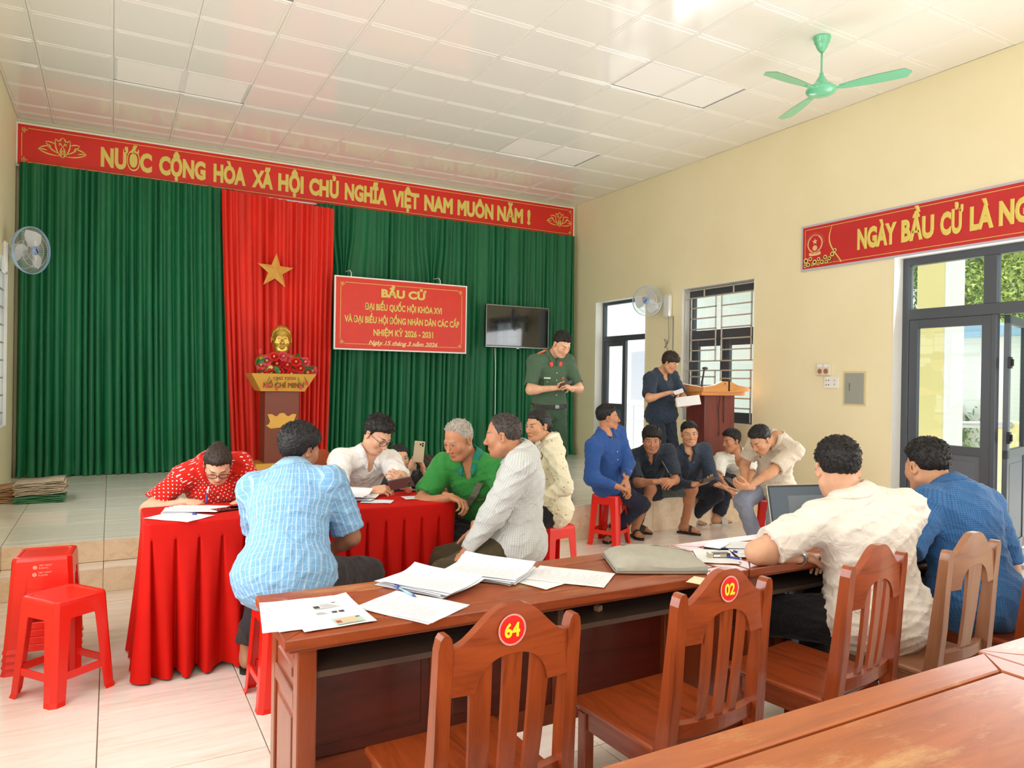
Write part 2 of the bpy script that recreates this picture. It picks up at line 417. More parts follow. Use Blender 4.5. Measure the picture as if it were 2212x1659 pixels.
# far door (half hidden behind the standing man)
d1 = struct(thing('door_1', None, None, (XO, 8.65, SZ)))
mb = MB(); bar(mb, XO, .06, 8.05, 8.10, SZ, 2.73); bar(mb, XO, .06, 9.21, 9.26, SZ, 2.73); bar(mb, XO, .06, 8.10, 9.21, 2.68, 2.73); bar(mb, XO, .06, 8.10, 9.21, 2.12, 2.20)
mb.build('door_frame', M_frame, d1)
MB().box(XO + .02, XO + .024, 8.1, 9.21, 2.2, 2.68).build('transom_pane', M_glass, d1)
glazed(d1, XO + .01, 8.68, 9.21, SZ + .02, 2.12, .075, name='door_leaf', solid=1.14)
# barred window
w1 = struct(thing('window_1', None, None, (XO, 6.7, 1.01)))
mb = MB(); bar(mb, XO, .06, 6.08, 6.12, 1.01, 2.735); bar(mb, XO, .06, 7.23, 7.31, 1.01, 2.735); bar(mb, XO, .06, 6.12, 7.23, 2.62, 2.735); bar(mb, XO, .06, 6.12, 7.23, 2.06, 2.18); bar(mb, XO, .06, 6.12, 7.23, 1.01, 1.06)
mb.build('window_frame', M_frame, w1)
MB().box(XO + .02, XO + .024, 6.12, 7.23, 2.18, 2.62).build('transom_pane', M_glass, w1)
for a, b_ in ((6.12, 6.68), (6.67, 7.23)): glazed(w1, XO + .01, a, b_, 1.06, 2.06, .085, name='sash')
mb = MB(); xg = XR + .045; r = .0085
def rod(y0, z0, y1, z1): mb.box(xg - r, xg + r, min(y0, y1) - r, max(y0, y1) + r, min(z0, z1) - r, max(z0, z1) + r, .003)
for z in (2.70, 2.60): rod(6.1, z, 7.29, z)
for y in (6.1, 7.29): rod(y, 1.03, y, 2.70)
for y in (6.45, 6.95): rod(y, 2.60, y, 2.70)
for y in (7.18, 6.74, 6.64, 6.16): rod(y, 1.04, y, 1.66); rod(y, 1.78, y, 2.60)
for z in (1.66, 1.78): rod(6.1, z, 7.29, z)
for z in (1.32, 1.2, 1.45, 1.56) : rod(6.16, z, 6.64, z); rod(6.74, z + .02, 7.18, z + .02)
for k in range(1, 6): rod(6.16, 1.78 + .137 * k, 6.64, 1.78 + .137 * k); rod(6.74, 1.78 + .137 * k, 7.18, 1.78 + .137 * k)
mb.build('window_grille', M_steel, w1)
# double entrance door near the camera, one leaf closed, one open outwards
d2 = struct(thing('door_2', None, None, (XO, 3.2, 0)))
mb = MB(); bar(mb, XO, .07, 4.28, 4.35, 0, 2.73); bar(mb, XO, .07, 1.95, 2.02, 0, 2.73); bar(mb, XO, .07, 2.02, 4.28, 2.65, 2.73); bar(mb, XO, .07, 2.02, 4.28, 2.13, 2.23)
bar(mb, XO, .07, 3.49, 3.60, 2.23, 2.65); bar(mb, XO, .07, 2.7, 2.78, 2.23, 2.65); bar(mb, XO + .002, .06, 3.49, 3.53, 0.01, 2.13)
mb.build('door_frame', M_frame, d2)
for a, b_ in ((3.6, 4.28), (2.78, 3.49), (2.02, 2.7)): MB().box(XO + .02, XO + .024, a, b_, 2.23, 2.65).build('transom_pane', M_glass, d2)
glazed(d2, XO + .01, 3.53, 4.28, .01, 2.13, .085, name='door_leaf', solid=.93)
ol = thing('door_leaf', None, None, (0, 0, 0)); bpy.data.objects.remove(ol)
M_whitefr = plain('pale_leaf_frame', rgb(176, 182, 186), .35, .1)
mb = MB()
for (x0, x1, z0, z1) in ((0, .08, 0, 2.12), (.68, .76, 0, 2.12), (0, .76, 2.04, 2.12), (0, .76, 0, .1), (0, .76, .86, .94)): mb.box(x0, x1, -.02, .02, z0, z1, .003)
leaf = mb.build('open_door_leaf', M_frame, d2, org=tuple(d2.location)); leaf.location = Vector((XO + .10, 3.455, .01)) - d2.location
leaf.data.transform(Matrix.Translation(d2.location)); leaf.rotation_euler = (0, 0, math.radians(16))
def kid(mb, name, mat, par):
    o = mb.build(name, mat, org=(0, 0, 0)); o.parent = par; return o
kid(MB().box(.08, .68, -.004, .0, .94, 2.04), 'pane', M_glass, leaf)
kid(MB().box(.08, .68, -.01, .01, .1, .86).box(.13, .63, -.014, .014, .15, .81, .003), 'sheet_panel', M_framein, leaf)
kid(MB().box(.70, .73, -.05, -.02, .98, 1.2, .006).tube([(.715, -.05, 1.12), (.715, -.075, 1.12), (.60, -.08, 1.12)], .009), 'door_handle', plain('black_metal', rgb(30, 30, 32), .3, .5), leaf)
for z in (.25, 1.0, 1.65): kid(MB().box(-.05, .02, -.045, -.02, z, z + .1, .003).box(-.03, -.01, -.06, -.04, z + .02, z + .08, .003), 'hinge', plain('black_hinge', rgb(26, 26, 28), .3, .6), leaf)
# window on the left wall with grille
w2 = struct(thing('window_2', None, None, (XL - .15, 8.4, .94)))
mb = MB(); xo = XL - .17
for (a, b_, z0, z1) in ((7.75, 7.81, .94, 2.64), (9.1, 9.16, .94, 2.64), (7.75, 9.16, 2.58, 2.64), (7.75, 9.16, .94, 1.0), (7.75, 9.16, 2.1, 2.18), (8.42, 8.48, .94, 2.64)): bar(mb, xo, .05, a, b_, z0, z1)
mb.build('window_frame', M_frame, w2)
for (a, b_, z0, z1) in ((7.81, 8.42, 1.0, 2.1), (8.48, 9.1, 1.0, 2.1), (7.81, 9.1, 2.18, 2.58)): MB().box(xo + .02, xo + .024, a, b_, z0, z1).build('pane', M_glass, w2)
mb = MB(); xg = XL - .03
for k in range(9): z = 1.08 + k * .18; rod(7.78, z, 9.13, z)
for y in (7.8, 8.25, 8.7, 9.12): rod(y, .96, y, 2.62)
mb.build('window_grille', M_steel, w2)
# ================================================================ curtains
def curtainmat(name, c):
    m, nt, b = newmat(name); v = coords(nt)
    n = noise(nt, coords(nt, 'Object', (3, 3, .4)), 3, 3)
    lo = tuple(x * .85 for x in c[:3]) + (1,); hi = tuple(min(1, x * 1.15) for x in c[:3]) + (1,)
    nt.links.new(ramp(nt, n, [(.3, lo), (.7, hi)]), b.inputs['Base Color']); b.inputs['Roughness'].default_value = .55
    b.inputs['Sheen Weight'].default_value = .03; b.inputs['Sheen Roughness'].default_value = .35; bump(nt, b, noise(nt, v, 500, 2), .1, .001); return m
M_green = curtainmat('green_velvet', rgb(3, 102, 60)); M_redc = curtainmat('red_velvet', rgb(222, 36, 16))
def curtain(name, label, mat, x0, x1, y, z0, zt, seed, pleats, x0b=None, x1b=None, pinches=(), amp=.05, pool=.06, tzs=None):
    """hanging gathered cloth; x range may narrow from top (x0,x1) to bottom (x0b,x1b); zt(x) top edge"""
    r = np.random.default_rng(seed); nx = pleats * 10; nz = 46
    s = np.linspace(0, 1, nx); t = np.linspace(0, 1, nz)
    kn = np.sort(r.uniform(0, 1, pleats - 1)) * .35 + np.linspace(0, 1, pleats + 1)[1:-1] * .65
    ph = np.interp(s, np.concatenate([[0], kn, [1]]), np.arange(pleats + 1)) * 2 * PI
    a_i = np.interp(s, np.linspace(0, 1, 24), r.uniform(.35, 1.2, 24)); a_j = np.interp(s, np.linspace(0, 1, 40), r.uniform(.3, 1.2, 40))
    S, T = np.meshgrid(s, t)
    x0b = x0 if x0b is None else x0b; x1b = x1 if x1b is None else x1b
    X0 = x0 + (x0b - x0) * T ** 1.3; X1 = x1 + (x1b - x1) * T ** 1.3
    X = X0 + (X1 - X0) * S
    drift = .06 * np.sin(S * 17 + seed) * T
    PH = ph[None, :] + drift * 20 * .3
    prof = np.sin(PH) + .3 * np.sin(2 * PH + 1.1) * (1 - T)
    prof = np.sign(prof) * np.abs(prof) ** .75
    A = amp * (.42 + .5 * T) * (a_i[None, :] * (1 - T) + a_j[None, :] * T)
    Yv = y - .03 + prof * A + .012 * np.sin(ph[None, :] * .37 + 4 * T)
    X = X + np.cos(PH) * A * .35
    ZT = np.array([zt(v) for v in s * (x1 - x0) + x0])[None, :]
    Z_ = ZT + (z0 - ZT) * T
    for (px, pz, wd) in pinches:                                  # folds converge to a hook
        g = np.exp(-((X - px) / wd) ** 2) * np.exp(-((Z_ - pz) / .42) ** 2) * (Z_ > pz - .1)
        X = X - (X - px) * g * .75; Yv = Yv - .05 * g
    low = np.clip((T - .93) / .07, 0, 1); Yv = Yv - pool * low ** 2 * (1 + .5 * np.sin(ph[None, :] * .5 + 2)); Z_ = np.maximum(Z_, z0 + .004 + .008 * (1 + np.sin(PH)) * low)
    V = np.stack([X, Yv, Z_], -1).reshape(-1, 3)
    i = np.arange(nz - 1)[:, None] * nx + np.arange(nx - 1)[None, :]
    F = np.stack([i, i + 1, i + nx + 1, i + nx], -1).reshape(-1, 4)
    o = mkobj(name, V, F.tolist(), mat, None, True); tag(o, label, 'curtain'); return o
curtain('stage_curtain', 'long green gathered stage curtain on the left behind the small wall fan', M_green, -.93, 1.32, 9.76, SZ, lambda x: 3.84, 3, 27, x1b=1.42)
curtain('stage_curtain', 'long green gathered stage curtain on the right behind the hanging sign and television', M_green, 2.36, 6.47, 9.76, SZ, lambda x: 3.82, 5, 44, x0b=2.30, pinches=((2.72, 2.86, .22), (3.98, 2.84, .2)))
curtain('flag_curtain', 'bright red hanging curtain between the two green curtains behind the gilded bust', M_redc, 1.16, 2.56, 9.62, SZ, lambda x: 3.80 - .05 * (x - 1.16), 9, 17, x0b=1.32, x1b=2.50, pool=.03)
# ================================================================ banners
def frame_lines(mb, P, w, h, ins, t):
    pass
def lotus(O, ex, ez, s, mat, parent, name='lotus_print', fill=False):
    """line drawing of an open lotus, width about 4s"""
    mb = MB(); ex = np.array(ex, float); ez = np.array(ez, float); n = np.cross(ex, ez); O = np.array(O, float)
    def strip(pts, t=.06):
        P = np.array(pts) * s; k = len(P); d = np.gradient(P, axis=0); L = np.hypot(d[:, 0], d[:, 1])[:, None] + 1e-9
        nn = np.stack([-d[:, 1], d[:, 0]], 1) / L; w_ = (t * s * np.sin(np.linspace(.25, PI - .25, k)))[:, None]
        a, b_ = P + nn * w_, P - nn * w_
        q = [tuple(O + ex * p[0] + ez * p[1] + n * .003) for p in a] + [tuple(O + ex * p[0] + ez * p[1] + n * .003) for p in b_]
        mb.add(q, [(i, i + 1, k + i + 1, k + i) for i in range(k - 1)])
    def bez(a, b_, c, n_=9):
        t = np.linspace(0, 1, n_)[:, None]; a, b_, c = map(np.array, (a, b_, c)); return (1 - t) ** 2 * a + 2 * t * (1 - t) * b_ + t * t * c
    for sx in (-1, 1):
        f = lambda p: (p[0] * sx, p[1])
        for a, b_, c in (((0, -.9), (.75, -.2), (.62, .95)), ((.62, .95), (.3, .75), (0, .2)), ((0, 1.15), (.42, .75), (.25, .3)), ((0, -.9), (.38, -.3), (0, .25)),
                         ((.3, -.5), (1.1, -.2), (1.45, .55)), ((1.45, .55), (1.0, .65), (.62, .4)), ((.25, -.7), (1.4, -.75), (2.05, -.25)), ((2.05, -.25), (1.5, .25), (1.1, .1)),
                         ((2.05, -.25), (1.6, -.2), (1.3, -.3)), ((0, -.1), (.22, -.3), (0, -.55)), ((1.2, .3), (1.05, .2), (1.0, .0))):
            strip(bez(f(a), f(b_), f(c)))
    return mb.build(name, mat, parent)
def border(mb, O, ex, ez, w, h, ins, t, n_off=.0025, corner=0):
    ex = np.array(ex, float); ez = np.array(ez, float); n = np.cross(ex, ez); O = np.array(O, float)
    def rect(x0, x1, z0, z1):
        q = [tuple(O + ex * a + ez * b_ + n * n_off) for a, b_ in ((x0, z0), (x1, z0), (x1, z1), (x0, z1))]; mb.add(q, [(0, 1, 2, 3)])
    rect(ins + corner, w - ins - corner, ins, ins + t); rect(ins + corner, w - ins - corner, h - ins - t, h - ins)
    rect(ins, ins + t, ins + corner, h - ins - corner); rect(w - ins - t, w - ins, ins + corner, h - ins - corner)
    if corner:
        c = corner
        for cx, sx in ((ins, 1), (w - ins, -1)):
            for cz, sz in ((ins, 1), (h - ins, -1)):
                def rr(a0, a1, b0, b1): rect(*sorted((cx + sx * a0, cx + sx * a1)), *sorted((cz + sz * b0, cz + sz * b1)))
                tt = t * 1.1
                rr(0, c, c * .35, c * .35 + tt); rr(c * .35, c * .35 + tt, 0, c); rr(0, c * .7, 0, tt); rr(0, tt, 0, c * .7); rr(c * .6, c * .6 + tt, 0, c * .6); rr(0, c * .6, c * .6, c * .6 + tt)
    return mb
def board(name, label, cat, O, ex, ez, w, h, mat, th=.012, rim=.02, rimmat=None):
    """banner: thin cloth board with a pale rim, hanging in plane (ex, ez), outward normal ex x ez"""
    ex = np.array(ex, float); ez = np.array(ez, float); n = np.cross(ex, ez); O = np.array(O, float)
    c = O + ex * w / 2
    root = thing(name, label, cat, tuple(c))
    def slab(x0, x1, z0, z1, d0, d1, nm, mt):
        vs = [tuple(O + ex * a + ez * b_ + n * d) for d in (d0, d1) for a, b_ in ((x0, z0), (x1, z0), (x1, z1), (x0, z1))]
        return MB().add(vs, [(0, 3, 2, 1), (4, 5, 6, 7), (0, 1, 5, 4), (1, 2, 6, 5), (2, 3, 7, 6), (3, 0, 4, 7)]).build(nm, mt, root)
    slab(-rim, w + rim, -rim, h + rim, -th, 0, 'pale_edging', rimmat or M_white); slab(0, w, 0, h, 0, .0015, 'cloth', mat)
    return root
def wordline(root, words, O, ex, ez, h, mat, spans, bold=.055, lift=.004):
    """words placed by (start, end) distances along ex"""
    for wd, (a, b_) in zip(words, spans):
        lettering(wd, np.array(O) + np.array(ex) * a, ex, ez, b_ - a, h, mat, root, 'word', bold=bold, lift=lift)
EX, EZ = (1, 0, 0), (0, 0, 1)
yb = 9.80
b1 = board('slogan_banner', 'long red banner with gold capitals across the top of the back wall', 'banner', (XL + .012, yb, 3.825), EX, EZ, 7.43, .455, M_red)
border(MB(), (XL + .012, yb, 3.825), EX, EZ, 7.43, .455, .035, .006, corner=.06).build('gold_border', M_gold, b1)
lotus((-.52, yb, 4.06), EX, EZ, .115, M_gold, b1); lotus((6.22, yb, 4.06), EX, EZ, .115, M_gold, b1)
W1 = 'NƯỚC CỘNG HÒA XÃ HỘI CHỦ NGHĨA VIỆT NAM MUÔN NĂM !'.split()
def uX(u, v=450): return ony(u, v, yb).x
sp = [(216, 327), (342, 443), (460, 530), (543, 589), (600, 655), (667, 731), (744, 836), (847, 905), (916, 978), (988, 1066), (1074, 1130), (1139, 1146)]
wordline(b1, W1, (0, yb, 3.94), EX, EZ, .212, M_gold, [(uX(a), uX(b_)) for a, b_ in sp])
# banner on the right wall (runs on past the frame)
EY = (0, -1, 0); xb = XR - .016
b2 = board('slogan_banner', 'red election banner high on the right wall with emblem and sunflowers', 'banner', (xb, 5.395, 2.745), EY, EZ, 6.2, .445, M_redin, rim=.022, rimmat=plain('grey_rim', rgb(190, 188, 200), .5))
border(MB(), (xb, 5.395, 2.745), EY, EZ, 6.2, .445, .028, .005).build('gold_border', M_gold, b2)
def uY(u, v=480): return 5.395 - onx(u, v, xb).y
wordline(b2, ['NGÀY', 'BẦU', 'CỬ', 'LÀ'], (xb, 5.395, 2.87), EY, EZ, .195, M_gold, [(uY(1852, 530), uY(1937, 510)), (uY(1947, 510), uY(2018, 500)), (uY(2031, 500), uY(2081, 490)), (uY(2095, 490), uY(2147, 480))])
a = uY(2158, 470); wordline(b2, ['NGÀY', 'HỘI', 'CỦA', 'TOÀN', 'DÂN'], (xb, 5.395, 2.87), EY, EZ, .195, M_gold, [(a, a + .47), (a + .55, a + .88), (a + .96, a + 1.36), (a + 1.44, a + 1.94), (a + 2.02, a + 2.4)])
# emblem, ribbon and sunflowers printed on the banner
em = thing('x', None, None); bpy.data.objects.remove(em)
def onb(dx, dz, l=.003): return (xb - l, 5.395 - dx, 2.745 + dz)
mb = MB(); cx, cz = .155, .255
def disc(mb, cx, cz, r0, r1, l, n=28, sq=1.0):
    vs = [onb(cx + math.cos(2 * PI * i / n) * r, cz + math.sin(2 * PI * i / n) * r * sq, l) for r in (r0, r1) for i in range(n)]
    mb.add(vs, [(i, (i + 1) % n, n + (i + 1) % n, n + i) for i in range(n)])
disc(mb, cx, cz, .088, .096, .003); disc(mb, cx, cz - .045, 0.0, .03, .004, 14)
for k in range(26):
    a = PI * (.0 + k / 25.); d0, d1 = .104, .125 + .01 * (k % 2); mb.add([onb(cx + math.cos(a) * d0, cz + math.sin(a) * d0), onb(cx + math.cos(a + .02) * d0, cz + math.sin(a + .02) * d0), onb(cx + math.cos(a) * d1, cz + math.sin(a) * d1)], [(0, 1, 2)])
for sg in (-1, 1):
    for k in range(11):
        a = -PI / 2 + sg * (.35 + k * .2); c0 = (cx + math.cos(a) * .078, cz + math.sin(a) * .078); ta = a + sg * 1.2
        mb.add([onb(c0[0], c0[1], .004), onb(c0[0] + math.cos(ta) * .022 - math.sin(ta) * .006, c0[1] + math.sin(ta) * .022 + math.cos(ta) * .006, .004), onb(c0[0] + math.cos(ta) * .034, c0[1] + math.sin(ta) * .034, .004), onb(c0[0] + math.cos(ta) * .022 + math.sin(ta) * .006, c0[1] + math.sin(ta) * .022 - math.cos(ta) * .006, .004)], [(0, 1, 2, 3)])
st_ = [onb(cx + math.sin(i * PI / 5) * (.036 if i % 2 == 0 else .0145), cz + .022 + math.cos(i * PI / 5) * (.036 if i % 2 == 0 else .0145), .005) for i in range(10)]
mb.add(st_ + [onb(cx, cz + .022, .005)], [(i, (i + 1) % 10, 10) for i in range(10)])
q = [(-.07, -.085), (-.03, -.1), (.03, -.1), (.07, -.085), (.075, -.12), (.03, -.128), (-.03, -.128), (-.075, -.12)]
mb.add([onb(cx + a, cz + b_, .004) for a, b_ in q], [(0, 1, 6, 7), (1, 2, 5, 6), (2, 3, 4, 5)])
mb.build('emblem_print', plain('pale_gold_print', rgb(232, 190, 140), .5), b2)
mb = MB(); pts = []
for i in range(22):
    t = i / 21; pts.append((.395 - .06 * math.sin(t * PI * 1.25) + .07 * t - .03, .42 - .40 * t, .0045 * (0.5 + 3.0 * t * (1 - t) + t)))
for (x0, z0, w0), (x1, z1, w1_) in zip(pts, pts[1:]): mb.add([onb(x0 - w0, z0), onb(x0 + w0, z0), onb(x1 + w1_, z1), onb(x1 - w1_, z1)], [(0, 1, 2, 3)])
mb.build('ribbon_print', M_gold, b2)
M_petal = plain('sunflower_petal', rgb(236, 214, 120), .5); M_seed = plain('sunflower_seed', rgb(52, 30, 22), .6); M_leafp = plain('printed_leaf', rgb(110, 100, 40), .6)
mp, ms, ml = MB(), MB(), MB(); rr = random.Random(4)
for (dx, dz, r) in [(.045, .085, .034), (.10, .10, .026), (.155, .06, .03), (.075, .04, .026), (.205, .085, .024), (.245, .05, .026), (.285, .095, .026), (.335, .075, .024), (.37, .115, .028), (.40, .15, .024), (.125, .035, .018), (.30, .045, .022), (.035, .03, .022), (.20, .035, .018)]:
    n = 12; vs = [onb(dx + math.cos(PI * i / n) * (r if i % 2 else r * .72), dz + math.sin(PI * i / n) * (r if i % 2 else r * .72), .0045) for i in range(2 * n)] + [onb(dx, dz, .0045)]
    mp.add(vs, [(i, (i + 1) % (2 * n), 2 * n) for i in range(2 * n)])
    vs = [onb(dx + math.cos(2 * PI * i / 10) * r * .45, dz + math.sin(2 * PI * i / 10) * r * .45, .006) for i in range(10)]; ms.add(vs, [tuple(range(10))])
for i in range(40):
    dx = rr.uniform(.03, .42); dz = rr.uniform(.025, .05 + .07 * (dx / .42)); a = rr.uniform(0, PI); ml.add([onb(dx + math.cos(a + q) * .016 * (1 if j % 2 == 0 else .4), dz + math.sin(a + q) * .016 * (1 if j % 2 == 0 else .4), .0035) for j, q in enumerate((0, PI / 2, PI, PI * 1.5))], [(0, 1, 2, 3)])
for mm_, nn_, tt_ in ((ml, 'leaf_print', M_leafp), (mp, 'petal_print', M_petal), (ms, 'seed_print', M_seed)): mm_.build(nn_, tt_, b2)['kind'] = 'stuff'
# hanging election sign
ys = 9.40
b3 = board('election_sign', 'rectangular red election sign hanging on the green curtain beside the television', 'sign', (2.545, ys, 1.885), EX, EZ, 1.865, .93, plain('red_sign_board', rgb(222, 50, 30), .4, var=.04), th=.03, rim=.018)
border(MB(), (2.545, ys, 1.885), EX, EZ, 1.865, .93, .06, .006, corner=.06).build('gold_border', M_gold, b3)
def sline(txt, u0, u1, zb, h, bold, shear=0, mat=M_gold, sx=1): 
    x0, x1 = ony(u0, 680, ys).x, ony(u1, 680, ys).x
    lettering(txt, (x0, ys, zb), EX, EZ, x1 - x0, h, mat, b3, 'text_line', bold=bold, shear=shear, lift=.004)
sline('BẦU CỬ', 823, 920, 2.592, .105, .05)
sline('ĐẠI BIỂU QUỐC HỘI KHÓA XVI', 788, 954, 2.41, .085, .035)
sline('VÀ ĐẠI BIỂU HỘI ĐỒNG NHÂN DÂN CÁC CẤP', 744, 992, 2.235, .085, .035)
sline('NHIỆM KỲ 2026 - 2031', 807, 936, 2.07, .085, .035)
sline('Ngày 15 tháng 3 năm 2026', 797, 946, 1.945, .06, .02, .35, plain('pale_print', rgb(240, 220, 160), .5))
for px in (2.75, 4.02): MB().tube([(px, ys + .02, 2.83), (px + .005, ys + .03, 2.88), (px, ys + .08, 2.92), (px, YB, 2.94)], .006).build('hanging_hook', M_white, b3)
# ================================================================ gold star
c = ony(595, 586, 9.50); mb = MB(); R1, R2 = .232, .092; vs = []
for i in range(10):
    a = math.radians(3) + i * PI / 5; r = R1 if i % 2 == 0 else R2; vs.append((c.x + math.sin(a) * r, c.y, c.z + math.cos(a) * r))
vs += [(c.x, c.y - .075, c.z), (c.x, c.y + .02, c.z)]
mb.add(vs, [(i, (i + 1) % 10, 10) for i in range(10)] + [((i + 1) % 10, i, 11) for i in range(10)])
tag(mb.build('wall_star', plain('gold_star', rgb(244, 190, 96), .3, .3, coat=.3)), 'gold five pointed star fixed high on the red curtain', 'star')
# ================================================================ television
ty = 9.50; tv = thing('television', 'flat black television on the green curtain beside the uniformed man', 'television', (5.33, ty, 2.0))
M_black = plain('black_plastic', rgb(22, 22, 24), .25); M_silver = plain('silver_trim', rgb(150, 150, 152), .3, .7)
MB().box(4.79, 5.86, ty, ty + .05, 1.99, 2.61, .008).build('case', M_black, tv)
MB().box(4.80, 5.85, ty - .003, ty, 2.015, 2.60).build('screen', plain('tv_screen', rgb(16, 18, 20), .05, coat=1, spec=.8), tv)
MB().box(4.79, 5.86, ty - .006, ty + .02, 1.985, 2.004, .003).box(5.30, 5.35, ty - .008, ty, 1.97, 1.99, .003).build('bottom_trim', M_silver, tv)
MB().box(4.79, 5.86, ty - .004, ty + .004, 2.601, 2.612).box(4.787, 4.797, ty - .004, ty + .004, 1.99, 2.61).box(5.853, 5.863, ty - .004, ty + .004, 1.99, 2.61).build('bezel', M_silver, tv)
for X in (4.95, 5.66): MB().box(X, X + .04, ty + .05, YB - .03, 2.2, 2.4).build('bracket', M_black, tv)
M_cable = plain('white_cable', rgb(225, 225, 220), .5)
o = MB().tube([(4.93, ty - .02, 1.97), (4.94, ty - .03, 1.7), (4.93, ty - .05, 1.45), (4.945, ty - .03, 1.25), (4.93, ty - .06, 1.02), (4.93, ty - .03, .9), (4.94, ty - .04, SZ + .02)], .006, 6).build('power_cable', M_cable, None, True)
tag(o, 'thin white cable hanging down the curtain below the television', 'cable')
# ================================================================ lectern
M_lec = woodmat('maroon_laminate', rgb(128, 60, 58), rgb(104, 44, 44), 'Z', .35); M_lecp = woodmat('plum_laminate', rgb(116, 70, 84), rgb(98, 58, 70), 'Z', .4)
M_tan = woodmat('tan_laminate', rgb(226, 158, 92), rgb(208, 138, 74), 'X', .35)
lx, ly = 5.72, 6.02
lec = thing('lectern', 'maroon wooden lectern with tan slanted top standing by the barred window', 'lectern', (lx + .33, ly + .2, SZ))
MB().box(lx + .1, lx + .56, ly + .06, ly + .36, SZ + .1, 1.36, .004).build('body', M_lec, lec)
MB().box(lx + .0, lx + .66, ly - .0, ly + .42, SZ, SZ + .1, .01).build('base', M_tan, lec)
mb = MB(); x0, x1 = lx - .02, lx + .68
prof = [(x0, 1.405), (x0, 1.455), (x0 + .17, 1.475), (lx + .27, 1.52), (lx + .39, 1.52), (x1 - .17, 1.475), (x1, 1.455), (x1, 1.405)]
mb.add([(p, ly - .04, z) for p, z in prof] + [(p, ly + .0, z) for p, z in prof], [tuple(range(8)), tuple(range(8, 16))[::-1]] + [(i, (i + 1) % 8, 8 + (i + 1) % 8, 8 + i) for i in range(8)])
mb.build('front_board', M_tan, lec)
for X in (x0, x1 - .025): MB().add([(X, ly, 1.405), (X, ly, 1.455), (X, ly + .42, 1.50), (X, ly + .42, 1.38), (X + .025, ly, 1.405), (X + .025, ly, 1.455), (X + .025, ly + .42, 1.50), (X + .025, ly + .42, 1.38)], [(0, 1, 2, 3), (7, 6, 5, 4), (0, 4, 5, 1), (1, 5, 6, 2), (2, 6, 7, 3), (3, 7, 4, 0)]).build('side_board', M_tan, lec)
MB().box(x0 + .02, x1 - .02, ly, ly + .42, 1.36, 1.405, .003).build('top_board', M_tan, lec)
MB().box(lx + .355, lx + .375, ly - .045, ly - .039, 1.41, 1.525).build('strap', M_black, lec)
o = MB().tube([(lx + .18, ly + .2, 1.405), (lx + .18, ly + .19, 1.52)], .014).tube([(lx + .18, ly + .19, 1.52), (lx + .18, ly + .17, 1.60), (lx + .17, ly + .15, 1.66)], .010).sph((lx + .165, ly + .13, 1.665), (.04, .03, .018)).build('microphone', plain('dark_mic', rgb(60, 62, 66), .4), None, True); tag(o, 'black gooseneck microphone standing on the lectern top', 'microphone')
o = MB().tube([(lx + .30, ly - .05, 1.50), (lx + .30, ly + .02, 1.42), (lx + .30, ly + .05, 1.2), (lx + .32, ly + .05, .95), (lx + .30, ly + .045, .9)], .004, 6).tube([(lx + .38, ly + .05, 1.36), (lx + .38, ly + .05, 1.05)], .004, 6).build('microphone_cable', M_black, None, True); tag(o, 'thin black cable hanging down the front of the lectern', 'cable')
# ================================================================ pedestal with gilded bust
px = ony(600, 985, 9.2).x; py = 9.16
M_ped = plain('brown_pedestal', rgb(126, 62, 42), .4, var=.05); M_pgold = plain('gold_paint', rgb(226, 172, 76), .38, .25); M_pgd = plain('gold_side', rgb(206, 140, 60), .4, .2)
ped = thing('pedestal', 'brown pedestal with gold lotus and gold name board on the stage', 'pedestal', (px, py, SZ))
zt = ony(600, 845, 9.0).z
MB().box(px - .20, px + .20, py - .18, py + .18, SZ + .12, zt, .004).build('column', M_ped, ped)
MB().box(px - .31, px + .29, py - .26, py + .22, SZ, SZ + .14, .004).build('base', M_pgold, ped)
mb = MB(); a_, b__ = .255, .375; z0, z1 = zt, zt + .21
vs = [(px - a_, py - .22, z0), (px + a_, py - .22, z0), (px + b__, py - .30, z1), (px - b__, py - .30, z1), (px - a_, py + .2, z0), (px + a_, py + .2, z0), (px + b__, py + .22, z1), (px - b__, py + .22, z1)]
mb.add(vs, [(0, 1, 2, 3), (5, 4, 7, 6), (4, 0, 3, 7), (1, 5, 6, 2), (3, 2, 6, 7), (0, 4, 5, 1)]); mb.build('name_board', M_pgold, ped)
sl = np.array([0, -.08, .21]); sl /= np.linalg.norm(sl)
M_em = plain('raised_gold_letter', rgb(196, 132, 78), .35, .3)
V, F = text_mesh('HỒ CHÍ MINH', .03); V[:, 0] -= V[:, 0].min(); W_ = V[:, 0].max()
P = np.array([px - .235, py - .242, z0 + .045]) + V[:, :1] / W_ * .47 * np.array([1, 0, 0]) + V[:, 1:2] * .065 * sl + np.array([0, -.006, -.002]); mkobj('raised_lettering', P, F, M_em, ped)
V, F = text_mesh('CHỦ TỊCH', .02); V[:, 0] -= V[:, 0].min(); W_ = V[:, 0].max()
P = np.array([px - .13, py - .274, z0 + .14]) + V[:, :1] / W_ * .26 * np.array([1, 0, 0]) + V[:, 1:2] * .035 * sl + np.array([0, -.006, -.002]); mkobj('raised_lettering', P, F, M_em, ped)
zl = ony(604, 908, 8.98).z; yl = py - .185
pet = [(0, -.085), (.13, -.10), (.19, -.06), (.155, -.045), (.14, -.01), (.155, .03), (.17, .075), (.12, .078), (.075, .05), (.05, .06), (.03, .085), (0, .09)]
poly = [(px + a, zl + b_) for a, b_ in pet] + [(px - a, zl + b_) for a, b_ in pet[-2:0:-1]]
MR = Matrix(((1, 0, 0, 0), (0, 0, 1, yl - .006), (0, 1, 0, 0), (0, 0, 0, 1)))
MB().prism(poly, 0, .01, MR, .003).build('lotus_relief', M_pgold, ped)
